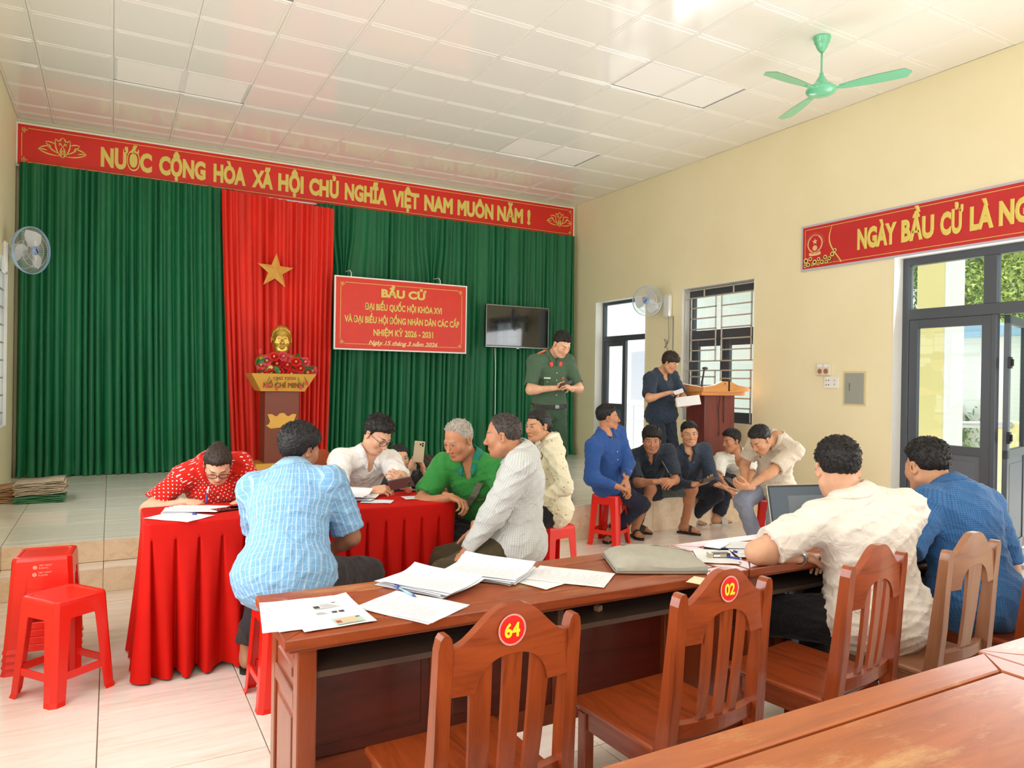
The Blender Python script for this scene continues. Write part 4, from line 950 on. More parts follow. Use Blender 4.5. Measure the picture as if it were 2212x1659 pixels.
# ================================================================ plastic stools
M_stool = plain('red_plastic', rgb(232, 34, 20), .3, coat=.25, spec=.5)
def stool_proto():
    root = bpy.data.objects.new('plastic_stool', None); COL.objects.link(root)
    H, hb, ht, c, th = .46, .157, .128, .020, .005
    hwf = lambda z: hb - (hb - ht) * (z / H) ** .9
    for sx in (-1, 1):
        for sy in (-1, 1):
            vs = []; fs = []; zs = [0, .02, .1, .2, .3, .36]
            for z in zs:
                h = hwf(z) + (.004 if z == 0 else 0); lw = .040 + .012 * (z / .36)
                pl = [(h - c - lw, h), (h - c, h), (h, h - c), (h, h - c - lw)]; pi = [(h - c - lw, h - th), (h - c - th * .5, h - th), (h - th, h - c - th * .5), (h - th, h - c - lw)]
                vs += [(sx * a, sy * b_, z) for a, b_ in pl] + [(sx * a, sy * b_, z) for a, b_ in pi[::-1]]
            for i in range(len(zs) - 1):
                for j in range(8): fs.append((i * 8 + j, i * 8 + (j + 1) % 8, i * 8 + 8 + (j + 1) % 8, i * 8 + 8 + j))
            fs.append(tuple(range(8)))
            kidloc(MB().add(vs, fs), 'leg', M_stool, root)
    mb = MB()
    for q in range(4):                                               # aprons with arched lower edge
        A = Matrix.Rotation(q * PI / 2, 4, 'Z'); n = 20; vs = []; fs = []
        for i in range(n + 1):
            s = i / n * 2 - 1
            zb = .345 + .03 * (1 - max(0, (abs(s) - .45) / .55) ** 2.5) if abs(s) > .45 else .375
            if abs(s) > .62: zb = .33 - .0 * s
            if .5 < abs(s) <= .62: zb = .375 - .045 * ((abs(s) - .5) / .12) ** 1.5
            for z in (zb, H - .02, H - .006):
                h = hwf(z) if z < H - .01 else hwf(z) - .002; vs.append((s * (h - c), h, z)); 
            vs.append((s * (hwf(zb) - c), hwf(zb) - th, zb))
        for i in range(n):
            a, b_ = i * 4, i * 4 + 4; fs += [(a, b_, b_ + 1, a + 1), (a + 1, b_ + 1, b_ + 2, a + 2), (a + 3, b_ + 3, b_, a)]
        mb.add(vs, fs, A)
        h0, h1 = hwf(.33), hwf(H - .006) - .002; mb.add([(h0 - c, h0, .33), (h0, h0 - c, .33), (h1, h1 - c, H - .006), (h1 - c, h1, H - .006)], [(0, 1, 2, 3)], A)
    h = hwf(H - .006) - .002
    def ring(h_, c_, z): return [(sx * a, sy * b_, z) for sx, sy, pr in ((1, 1, ((h_, h_ - c_), (h_ - c_, h_))), (-1, 1, ((h_ - c_, h_), (h_, h_ - c_))), (-1, -1, ((h_, h_ - c_), (h_ - c_, h_))), (1, -1, ((h_ - c_, h_), (h_, h_ - c_)))) for a, b_ in pr]
    R = [ring(h, c, H - .006), ring(h - .004, c, H - .001), ring(h - .012, c, H), ring(h - .022, c, H), ring(h - .026, c, H - .003), ring(.02, .0, H - .004)]
    vs = [p for r_ in R for p in r_]; fs = [(i * 8 + j, i * 8 + (j + 1) % 8, i * 8 + 8 + (j + 1) % 8, i * 8 + 8 + j) for i in range(5) for j in range(8)] + [tuple(range(40, 48))]
    mb.add(vs, fs); kidloc(mb, 'seat', M_stool, root)
    for q in range(4):
        A = Matrix.Rotation(q * PI / 2, 4, 'Z'); h = hwf(.125) - .002
        kidloc(MB().box(-h + c + .02, h - c - .02, h - .012, h, .105, .14, .003, A), 'stretcher', M_stool, root)
    return root
stool0 = stool_proto(); STN = [0]
def stool(x, y, z=0, rz=0, label='', group='red plastic stools'):
    c = stool0 if STN[0] == 0 else copy_tree(stool0); STN[0] += 1
    c.location = (x, y, z); c.rotation_euler = (0, 0, rz); return tag(c, label, 'stool', group)
stool(-.18, 3.985, 0, math.radians(37), 'single red plastic stool standing at the left in front of a stool stack')
stk = []
SX, SYY, SR = -.29, 4.43, math.radians(-4)
for k in range(4):
    stk.append(stool(SX + .002 * k, SYY, .036 * k, SR, ['bottom', 'second lowest', 'second highest', 'topmost'][k] + ' red plastic stool of the stack behind the single stool'))
M_logo = plain('pale_logo', rgb(244, 214, 190), .5)
for s_ in stk[2:]:
    for t_, z, x in (('VIET NHAT', .418, -.012), ('PLASTIC', .405, -.012)):
        V, F = text_mesh(t_, .02); hz = .0075; mb = MB(); mb.add([(x + p[0] * hz * 1.1, -(.157 - .029 * (z / .46) ** .9) - .0035, z + p[1] * hz - .002) for p in V], F); kidloc(mb, 'raised_brand', M_logo, s_)
    n = 14; y = -(.157 - .029 * (.41 / .46) ** .9) - .004
    kidloc(MB().add([(-.028 + math.cos(2 * PI * i / n) * q, y, .411 + math.sin(2 * PI * i / n) * q) for q in (.009, .0065) for i in range(n)], [(i, (i + 1) % n, n + (i + 1) % n, n + i) for i in range(n)]).box(-.032, -.024, y - .001, y, .409, .413), 'round_mark', M_logo, s_)
# ================================================================ papers and small things
def papermat(name, seed, dens=.5, rows=.0075, m0=.1, base=rgb(238, 238, 242)):
    m, nt, b = newmat(name); t = nt.nodes.new('ShaderNodeTexCoord'); sp = nt.nodes.new('ShaderNodeSeparateXYZ'); nt.links.new(t.outputs['UV'], sp.inputs[0])
    x, y = sp.outputs[0], sp.outputs[1]
    row = math_(nt, 'FLOOR', math_(nt, 'DIVIDE', y, rows)); fr_ = math_(nt, 'FRACT', math_(nt, 'DIVIDE', y, rows))
    cb = nt.nodes.new('ShaderNodeCombineXYZ'); nt.links.new(math_(nt, 'MULTIPLY', x, 260), cb.inputs[0]); nt.links.new(math_(nt, 'MULTIPLY', row, 7.3), cb.inputs[1]); cb.inputs[2].default_value = seed
    n = noise(nt, cb.outputs[0], 1, 2); cb2 = nt.nodes.new('ShaderNodeCombineXYZ'); nt.links.new(row, cb2.inputs[0]); cb2.inputs[1].default_value = seed
    wn = nt.nodes.new('ShaderNodeTexWhiteNoise'); nt.links.new(cb2.outputs[0], wn.inputs['Vector'])
    f = math_(nt, 'GREATER_THAN', n, .5); f = math_(nt, 'MULTIPLY', f, math_(nt, 'LESS_THAN', fr_, .42))
    f = math_(nt, 'MULTIPLY', f, math_(nt, 'GREATER_THAN', x, m0 * .21)); 
    f = math_(nt, 'MULTIPLY', f, math_(nt, 'LESS_THAN', x, math_(nt, 'ADD', math_(nt, 'MULTIPLY', wn.outputs[0], .10), .08)))
    f = math_(nt, 'MULTIPLY', f, math_(nt, 'LESS_THAN', y, .265)); f = math_(nt, 'MULTIPLY', f, math_(nt, 'GREATER_THAN', y, .297 * (1 - dens)))
    nt.links.new(mix(nt, math_(nt, 'MULTIPLY', f, .42), base, rgb(70, 70, 80)), b.inputs['Base Color']); b.inputs['Roughness'].default_value = .6; return m
M_pap = [papermat('printed_paper_%s' % w_, s_, d_) for w_, s_, d_ in (('full', 1.0, .85), ('half', 2.0, .6), ('form', 3.0, .9))]
M_blank = plain('blank_paper', rgb(240, 240, 244), .6)
NP = [0]
def sheet(x, y, z, rz, label, mat=None, w=.21, l=.297, curl=0, fold=0, group='paper sheets', name='paper_sheet', bend=0):
    """A4 sheet, origin at its centre; curl lifts one corner, fold lifts one long edge"""
    nx, ny = 9, 11; vs = []; uv = []
    for j in range(ny):
        for i in range(nx):
            a, b_ = (i / (nx - 1) - .5) * w, (j / (ny - 1) - .5) * l
            h = curl * max(0, (i / (nx - 1)) + (j / (ny - 1)) - 1.35) ** 2 * .35 + fold * max(0, i / (nx - 1) - .55) ** 2 + bend * max(0, j / (ny - 1) - .5) ** 2 + .0006 * math.sin(i * 1.3 + j * .9)
            vs.append((a, b_, .001 + h)); uv.append((i / (nx - 1) * .21, j / (ny - 1) * .297))
    fs = [(j * nx + i, j * nx + i + 1, (j + 1) * nx + i + 1, (j + 1) * nx + i) for j in range(ny - 1) for i in range(nx - 1)]
    o = mkobj(name, np.array(vs), fs, mat or M_pap[0], None, True, org=(0, 0, 0))
    ul = o.data.uv_layers.new(name='UVMap'); idx = np.zeros(len(o.data.loops), int); o.data.loops.foreach_get('vertex_index', idx); ul.data.foreach_set('uv', np.array(uv)[idx].ravel())
    o.location = (x, y, z); o.rotation_euler = (0, 0, rz); tag(o, label, 'paper', group); return o
zt = HZ + .001
def pz(u, v, z=HZ): return onz(u, v, z)
p = pz(640, 1325); sheet(p.x + .0, p.y - .01, zt, math.radians(-8), 'leftmost printed sheet lying at the corner of the long desk', M_pap[0])
sheet(p.x + .03, p.y - .015, zt + .001, math.radians(-3), 'middle of three sheets at the left end of the long desk', M_blank)
p = pz(706, 1325)
ids = sheet(p.x, p.y, zt + .0025, math.radians(2), 'white sheet with copied identity cards at the left end of the long desk', M_blank, .215, .295, curl=.05)
def flat(root_o, pts, mat, name, z=.0022):
    o = MB().add([(a, b_, z) for a, b_ in pts], [tuple(range(len(pts)))]).build(name, mat, org=(0, 0, 0)); o.parent = root_o; return o
M_ink = plain('black_ink', rgb(60, 60, 66), .6); M_ink2 = plain('grey_ink', rgb(150, 152, 158), .6)
def rect_(o, x0, x1, y0, y1, mt, nm, z=.0022): return flat(o, [(x0, y0), (x1, y0), (x1, y1), (x0, y1)], mt, nm, z)
for (x0, y0, s_) in ((-.03, .035, 1),):
    rect_(ids, x0, x0 + .085, y0, y0 + .052, plain('card_copy', rgb(222, 222, 224), .6), 'card_copy'); rect_(ids, x0 + .004, x0 + .022, y0 + .006, y0 + .03, M_ink, 'portrait_copy', .0026)
    for k in range(4): rect_(ids, x0 + .027, x0 + .075 - .006 * k, y0 + .008 + .009 * k, y0 + .0105 + .009 * k, M_ink2, 'ink_line', .0026)
    rect_(ids, x0 + .068, x0 + .08, y0 + .042, y0 + .048, M_ink, 'ink_mark', .0026)
for k in range(2): rect_(ids, .012 + .022 * k, .028 + .022 * k, -.02, -.004, M_ink, 'ink_mark')
for k in range(4): rect_(ids, -.035, .0 - .004 * k, -.02 + .006 * k, -.018 + .006 * k, M_ink2, 'ink_line')
cardm = plain('identity_card_print', rgb(226, 196, 160), .4)
pc = pz(752, 1344); oc = MB().box(-.043, .043, -.027, .027, 0, .001).build('identity_card', plain('card_green', rgb(190, 214, 196), .35), org=(0, 0, 0)); oc.location = (pc.x, pc.y, zt + .0062); oc.rotation_euler = (0, 0, math.radians(3)); tag(oc, 'pale green and orange identity card lying on the copied sheet', 'card')
rect_(oc, -.02, .025, -.024, .02, cardm, 'card_print', .0013); rect_(oc, -.038, -.022, -.018, .006, plain('card_photo', rgb(196, 90, 70), .4), 'card_photo', .0014); rect_(oc, .028, .04, .012, .02, M_ink, 'ink_mark', .0014)
p = pz(888, 1312); sheet(p.x, p.y, zt, math.radians(30), 'printed sheet under the blue pen on the long desk', M_pap[2]); sheet(p.x + .008, p.y + .004, zt + .0012, math.radians(32), 'printed form with the blue pen lying across it', M_pap[0])
def pen(a, b_, label, body, tip, r=.0042, cap=None):
    a, b_ = Vector(a), Vector(b_); root = thing('pen', label, 'pen', tuple((a + b_) / 2)); d = (b_ - a)
    MB().tube([a + d * .12, a + d * .75], r, 10).build('barrel', body, root, True); MB().tube([a, a + d * .04, a + d * .12], [.0012, .0025, r * .9], 8).build('tip', tip, root, True)
    MB().tube([a + d * .75, b_], r * 1.12, 10).box(*(lambda q: (q.x - .0015, q.x + .0015, q.y - .012, q.y + .012, q.z + r, q.z + r + .002))(a + d * .86)).build('cap', cap or tip, root, True)
    return root
M_pblue = plain('pen_blue', rgb(40, 80, 170), .3); M_pclear = plain('pen_clear', rgb(150, 196, 224), .2); M_pw = plain('pen_white', rgb(230, 230, 235), .3)
a, b_ = pz(852, 1270), pz(898, 1294); pen((b_.x, b_.y, HZ + .008), (a.x, a.y, HZ + .009), 'clear blue ballpoint pen beside the folded paper stack on the long desk', M_pclear, M_pblue)
ORD = ['lowest', 'second from the bottom', 'third from the bottom', 'fourth from the bottom', 'fifth from the bottom', 'sixth from the bottom']
def pstack(u, v, rz, n, what, seed, fold=.5, jit=.012):
    r = random.Random(seed); p = pz(u, v)
    for k in range(n):
        sheet(p.x + r.uniform(-jit, jit), p.y + r.uniform(-jit, jit), zt + .0035 * k, rz + r.uniform(-.1, .1), what[0] % ORD[k] if k < n - 1 else what[1], M_pap[k % 3] if k == n - 1 else M_blank, fold=(.03 + .02 * k) * fold if k > 0 else 0, curl=.012 * k, group=what[2])
pstack(928, 1264, math.radians(28), 6, ('sheet %s in the folded stack by the blue pen', 'top sheet of the folded paper stack beside the blue pen', 'sheets of the stack by the blue pen'), 1)
pstack(1052, 1242, math.radians(38), 6, ('sheet %s in the curling middle stack on the long desk', 'top curling sheet of the stack in the middle of the long desk', 'sheets of the middle stack'), 2, .8)
p = pz(1150, 1245); sheet(p.x, p.y, zt, math.radians(20), 'lower of two printed sheets right of the middle stack', M_pap[1]); 
p = pz(1232, 1246); sheet(p.x, p.y, zt + .001, math.radians(42), 'printed sheet overlapping at the right of the loose papers, before the grey bag', M_pap[2])
# grey laptop sleeve
def sleeve():
    c = pz(1412, 1221); W2, L2, th = .185, .145, .045; n = 16; vs = []; fs = []
    def prof(s, t):
        h = (1 - abs(s) ** 4) * (1 - abs(t) ** 4); return .016 + .036 * h ** .7 * (1 - .25 * s) + .003 * math.sin(5 * s + 3 * t)
    N = n + 1
    for top in (0, 1):
        for j in range(N):
            for i in range(N):
                s, t = i / n * 2 - 1, j / n * 2 - 1; rr_ = 1 - .03 * (abs(s) ** 6 + abs(t) ** 6)
                x, y = s * W2 * rr_, t * L2 * rr_; vs.append((x, y, (prof(s, t) + .012) if top else .004))
    for j in range(n):
        for i in range(n):
            a = j * N + i; fs.append((a, a + N, a + N + 1, a + 1)); b_ = a + N * N; fs.append((b_, b_ + 1, b_ + N + 1, b_ + N))
    per = [i for i in range(N)] + [j * N + n for j in range(1, N)] + [n * N + i for i in range(n - 1, -1, -1)] + [j * N for j in range(n - 1, 0, -1)]
    K = N * N
    for a, b_ in zip(per, per[1:] + per[:1]): fs.append((a, b_, b_ + K, a + K))
    M_s = plain('grey_canvas', rgb(170, 166, 152), .75, var=.06, vscale=30, bmp=.3, bscale=500)
    rot = Matrix.Rotation(math.radians(20), 4, 'Z') 
    root = thing('laptop_sleeve', 'grey fabric laptop sleeve lying on the long desk', 'bag', (c.x, c.y, HZ), math.radians(-26))
    o = MB().add(vs, fs).build('padded_body', M_s, org=(0, 0, 0), smooth='auto'); o.parent = root
    o = MB().tube([(-W2 * .98, -L2 * .98, .014), (W2 * .98, -L2 * .98, .014)], .003, 6).tube([(-W2 * .99, -L2 * .98, .014), (-W2 * .99, L2 * .95, .014)], .003, 6).build('zip_seam', plain('seam_grey', rgb(140, 136, 122), .7), org=(0, 0, 0), smooth=True); o.parent = root
    o = MB().tube([(-W2 * .8, L2 * .2, .046), (W2 * .1, L2 * .35, .068), (W2 * .9, L2 * .3, .045)], .0015, 5).build('pocket_seam', plain('seam_dark', rgb(120, 116, 104), .7), org=(0, 0, 0)); o.parent = root
    o = MB().box(-W2 * .62, -W2 * .5, L2 * .5, L2 * .58, .052, .062, .001).build('leather_tag', plain('brown_tag', rgb(90, 50, 40), .5), org=(0, 0, 0)); o.parent = root
sleeve()
p = pz(1388, 1182); sheet(p.x, min(p.y, 2.455), zt, .1, 'small card with red print behind the grey sleeve', plain('pale_pink_card', rgb(224, 206, 206), .5), .09, .055, group=None, name='card')['category'] = 'card'
p = pz(1535, 1260); sheet(p.x - .0, p.y + .01, zt, .5, 'cream note partly behind the grey sleeve and chair 02', plain('cream_paper', rgb(236, 226, 188), .6), .1, .14, group=None)
p = pz(1545, 1203); sheet(p.x, p.y, zt + .0012, math.radians(-35), 'white sheet under the black and silver box', M_blank, .16, .24)
p = pz(1625, 1192); sheet(p.x + .02, p.y + .02, zt + .003, math.radians(-28), 'handwritten sheet beside the laptop', M_pap[2], .21, .297)
c = pz(1552, 1205); root = thing('small_box', 'small black and silver printed box on the white sheet', 'box', (c.x, c.y, HZ), math.radians(-22))
kidloc(MB().box(-.045, .045, -.017, .017, .003, .022, .002), 'carton', plain('dark_carton', rgb(60, 62, 52), .4), root); kidloc(MB().box(-.0455, -.03, -.0175, .0175, .002, .0225).box(.0, .028, -.0175, -.0172, .006, .02), 'silver_band', plain('silver_print', rgb(190, 186, 160), .3, .3), root)
kidloc(MB().box(-.028, .0, -.0178, -.0174, .008, .018), 'pale_lettering', M_white, root)
a, b_ = pz(1568, 1206), pz(1595, 1213); pen((b_.x + .02, b_.y, HZ + .008), (a.x, a.y, HZ + .008), 'blue pen with red and white end beside the small box', M_pblue, M_pw, cap=M_pblue)
a, b_ = pz(1583, 1196), pz(1600, 1201); pen((b_.x + .05, b_.y - .01, HZ + .008), (a.x, a.y, HZ + .008), 'white pen with blue cap beside the handwritten sheet', M_pw, M_pblue)
M_phone = plain('phone_black', rgb(20, 20, 24), .12, coat=.6); M_phg = plain('phone_glass', rgb(50, 36, 40), .06, coat=1)
def phone(loc, rot, label, body=None, scr=None, L=.155, W_=.075, lens=False):
    root = thing('mobile_phone', label, 'phone', (0, 0, 0)); root.location = loc; root.rotation_euler = rot
    kidloc(MB().box(-W_ / 2, W_ / 2, -L / 2, L / 2, -.004, .004, .003), 'body', body or M_phone, root)
    kidloc(MB().box(-W_ / 2 + .003, W_ / 2 - .003, -L / 2 + .003, L / 2 - .003, .004, .0045), 'screen', scr or M_phg, root)
    if lens:
        o = kidloc(MB().box(-W_ / 2 + .005, -W_ / 2 + .04, L / 2 - .042, L / 2 - .006, -.0062, -.004, .001), 'camera_bump', body or M_phone, root)
        for q in ((.013, .014), (.013, .030), (.029, .022)): kidloc(MB().lathe([(0, -.0075), (.0065, -.0075), (.007, -.006), (0, -.006)], 14, Matrix.Translation((-W_ / 2 + q[0] + .001, L / 2 - q[1], 0))), 'lens', M_phone, o)
    return root
a = pz(1548, 1181); phone((a.x, a.y, HZ + .006), (0, 0, math.radians(-60)), 'black phone lying on the desk beside the handwritten sheet')
a = pz(1575, 1188); o = MB().box(-.11, .11, -.004, .004, 0, .008, .001).build('ruler', M_black, org=(0, 0, 0)); o.location = (a.x + .02, a.y - .01, HZ); o.rotation_euler = (0, 0, math.radians(-32)); tag(o, 'thin black ruler lying by the edge of the handwritten sheet', 'ruler')
# laptop
lp = thing('laptop', 'open grey laptop in front of the man in the white polo shirt', 'laptop', (2.93, 2.30, HZ), math.radians(-14))
M_lap = plain('laptop_silver', rgb(188, 186, 178), .3, .4)
def lpk(mb, name, mt, par=lp): return kidloc(mb, name, mt, par)
lpk(MB().box(-.165, .165, -.115, .115, 0, .014, .004), 'base', M_lap); lpk(MB().box(-.14, .14, -.01, .09, .014, .0155, .0005), 'keyboard', M_black)
tl = Matrix.Translation((0, .112, .016)) @ Matrix.Rotation(math.radians(-14), 4, 'X')
scr = lpk(MB().box(-.168, .168, 0, .007, 0, .225, .003, tl), 'screen_lid', M_lap)
msc, nt, b = newmat('dim_screen'); b.inputs['Base Color'].default_value = rgb(40, 52, 64); b.inputs['Roughness'].default_value = .2
b.inputs['Emission Color'].default_value = rgb(92, 108, 120); b.inputs['Emission Strength'].default_value = .35
lpk(MB().box(-.165, .165, -.0008, 0, .003, .222, 0, tl), 'bezel', M_black, scr); lpk(MB().box(-.156, .156, -.0016, -.0008, .018, .212, 0, tl), 'display', msc, scr)
lpk(MB().box(-.06, .15, -.0022, -.0016, .03, .17, 0, tl), 'document_window', plain('window_grey', rgb(110, 122, 132), .3), scr)
lpk(MB().box(-.156, .156, -.0022, -.0016, .018, .026, 0, tl), 'task_bar', plain('bar_grey', rgb(70, 84, 100), .3), scr)
# white cup-like item under the desk, notebook on the right
o = MB().box(-.013, .013, -.012, .012, 0, .02, .002).build('wood_block', plain('pale_wood', rgb(190, 150, 120), .6), org=(0, 0, 0)); q = onz(1292, 1320, .633); o.location = (q.x, q.y, .634); o.rotation_euler = (0, 0, .4); tag(o, 'small pale wooden block lying on the shelf under the long desk', 'block')
a = pz(1975, 1160); o = MB().box(-.05, .05, -.07, .07, 0, .012, .002).build('notebook', plain('pale_notebook', rgb(200, 200, 196), .5), org=(0, 0, 0)); o.location = (a.x, a.y, HZ); o.rotation_euler = (0, 0, .2); tag(o, 'small spiral notebook on the desk between the two seated men', 'notebook')
# things on the red table
zr = HZ + .006
def pr(u, v): return onz(u, v, HZ + .005)
a = pr(388, 1117); sheet(a.x, a.y, zr, math.radians(44), 'printed sheet at the left corner of the red table', M_pap[2], .2, .27)
a, b_ = pr(390, 1113), pr(425, 1113); pen((a.x, a.y + .01, zr + .006), (b_.x, b_.y, zr + .006), 'blue and white pen lying on the sheet at the red table corner', M_pw, M_pw, cap=M_pblue)
for k in range(4): a = pr(405 + 4 * k, 1102); sheet(a.x + .02, a.y, zr + .002 * k, math.radians(80 - 6 * k), ['lowest', 'second lowest', 'second highest', 'topmost'][k] + ' sheet the woman in the polka dot shirt writes on', M_pap[k % 3], .2, .28, group='sheets under the writing hand')
a = pr(490, 1102); phone((a.x, a.y, zr + .005), (0, 0, math.radians(-70)), 'dark brown phone at the edge of the red table before the writing woman')
a = pr(515, 1100); phone((a.x + .03, a.y + .03, zr + .005), (0, 0, math.radians(-80)), 'second dark phone beside the first on the red table')
a = pr(755, 1078)
for k in range(7): sheet(a.x + RNG.uniform(-.03, .03), a.y + RNG.uniform(-.02, .02), zr + .0045 * k, math.radians(70 + RNG.uniform(-18, 18)), 'sheet %s in the ruffled pile on the red table' % ORD[k] if k < 6 else 'top sheet of the ruffled paper pile by the man in the white shirt', M_blank, .2, .28, fold=.02 * k, curl=.03, group='sheets of the ruffled pile')
a = pr(720, 1068); o = MB().box(-.06, .06, -.03, .03, 0, .02, .003).build('glasses_case', plain('pale_case', rgb(170, 186, 176), .5), org=(0, 0, 0)); o.location = (a.x, a.y, zr + .035); o.rotation_euler = (0, 0, .1); tag(o, 'pale grey green case on top of the ruffled paper pile', 'case')
a = pr(815, 1084); sheet(a.x, a.y, zr + .001, math.radians(60), 'small white slip in front of the man in the white shirt', M_blank, .12, .18)
a = pr(906, 1075); sheet(a.x, a.y, zr + .001, math.radians(85), 'white sheet at the right end of the red table', M_blank, .12, .2)
a, b_ = pr(945, 1080), pr(962, 1074); pen((a.x, a.y, zr + .006), (b_.x + .04, b_.y + .03, zr + .006), 'thin pen at the right end of the red table', M_pw, M_pblue)
a = pr(905, 1060); phone((a.x, a.y, zr + .005), (0, 0, math.radians(-75)), 'small black phone on the far right of the red table', L=.12, W_=.06)
# ================================================================ figures: distance fields -> one smooth skin
A_ = lambda v: np.array(v, float)
def unit(v): v = A_(v); return v / (np.linalg.norm(v) + 1e-9)
def Cap(a, b, ra, rb=None, k=.02, flat0=False, flat1=False, sq=None, pl=None):
    """tapered capsule; flat ends on request; sq=(dir, factor) thins it along dir; pl=[(point, normal)] cuts it"""
    return ('c', A_(a), A_(b), ra, ra if rb is None else rb, k, flat0, flat1, sq, pl)
def Ell(c, r, R=None, k=.02, pl=None): return ('e', A_(c), A_(r), np.eye(3) if R is None else A_(R), k, pl)
def bb(p, m):
    if p[0] == 'c':
        r = max(p[3], p[4]) + m; return np.minimum(p[1], p[2]) - r, np.maximum(p[1], p[2]) + r
    r = np.sqrt(((p[3] * p[2]) ** 2).sum(1)) if True else p[2].max(); return p[1] - r - m, p[1] + r + m
def dist(p, X, Y, Z):
    if p[0] == 'c':
        _, a, b, ra, rb, k, f0, f1, sq, pl = p
        x, y, z = X - a[0], Y - a[1], Z - a[2]; d = b - a; L2 = (d * d).sum() + 1e-12
        if sq is not None:
            n, s = sq; q = (x * n[0] + y * n[1] + z * n[2]) * (1 / s - 1); x = x + q * n[0]; y = y + q * n[1]; z = z + q * n[2]
            dn = d + n * (d @ n) * (1 / s - 1); d = dn; L2 = (d * d).sum() + 1e-12
        t = (x * d[0] + y * d[1] + z * d[2]) / L2; tc = np.clip(t, 0, 1)
        D = np.sqrt((x - tc * d[0]) ** 2 + (y - tc * d[1]) ** 2 + (z - tc * d[2]) ** 2) - (ra + (rb - ra) * tc)
        L = math.sqrt(L2)
        if f1: D = np.maximum(D, (t - 1) * L)
        if f0: D = np.maximum(D, -t * L)
    else:
        _, c, r, R, k, pl = p
        x, y, z = X - c[0], Y - c[1], Z - c[2]
        u = (x * R[0, 0] + y * R[1, 0] + z * R[2, 0]); v = (x * R[0, 1] + y * R[1, 1] + z * R[2, 1]); w_ = (x * R[0, 2] + y * R[1, 2] + z * R[2, 2])
        k0 = np.sqrt((u / r[0]) ** 2 + (v / r[1]) ** 2 + (w_ / r[2]) ** 2); k1 = np.sqrt((u / r[0] ** 2) ** 2 + (v / r[1] ** 2) ** 2 + (w_ / r[2] ** 2) ** 2) + 1e-9
        D = k0 * (k0 - 1) / k1
    if pl:
        for q, n in pl: D = np.maximum(D, (X - q[0]) * n[0] + (Y - q[1]) * n[1] + (Z - q[2]) * n[2])
    return D
def smin(a, b, k):
    h = np.clip(.5 + .5 * (a - b) / k, 0, 1); return a + (b - a) * h - k * h * (1 - h)
def smax(a, b, k): return -smin(-a, -b, k)
def sdf(prims, h, carve=(), post=None, bounds=None, join=()):
    P = prims
    if bounds is None:
        lo = np.min([bb(p, .0)[0] for p in P], 0) - 3 * h - .02; hi = np.max([bb(p, .0)[1] for p in P], 0) + 3 * h + .02
    else: lo, hi = A_(bounds[0]), A_(bounds[1])
    n = np.ceil((hi - lo) / h).astype(int) + 1
    ax = [(lo[i] + h * np.arange(n[i])).astype(np.float32) for i in range(3)]
    F = np.full(n, .2, np.float32)
    def block(p, m):
        l, u_ = bb(p, m); i0 = np.clip(np.floor((l - lo) / h).astype(int), 0, n); i1 = np.clip(np.ceil((u_ - lo) / h).astype(int) + 1, 0, n)
        return tuple(slice(a, b) for a, b in zip(i0, i1)), ax[0][i0[0]:i1[0], None, None], ax[1][None, i0[1]:i1[1], None], ax[2][None, None, i0[2]:i1[2]]
    for p in P:
        k = p[5] if p[0] == 'c' else p[4]; s, X, Y, Z = block(p, k + 2.5 * h)
        if min(F[s].shape) == 0: continue
        F[s] = smin(F[s], dist(p, X, Y, Z), k)
    if post is not None: F = post(F, ax[0][:, None, None], ax[1][None, :, None], ax[2][None, None, :])
    for p in carve:
        k = p[5] if p[0] == 'c' else p[4]; s, X, Y, Z = block(p, k + 2 * h)
        if min(F[s].shape) == 0: continue
        F[s] = smax(F[s], -dist(p, X, Y, Z), k)
    for p in join:
        k = p[5] if p[0] == 'c' else p[4]; s, X, Y, Z = block(p, k + 2 * h)
        if min(F[s].shape) == 0: continue
        F[s] = smin(F[s], dist(p, X, Y, Z), k)
    return nets(F, lo, h)
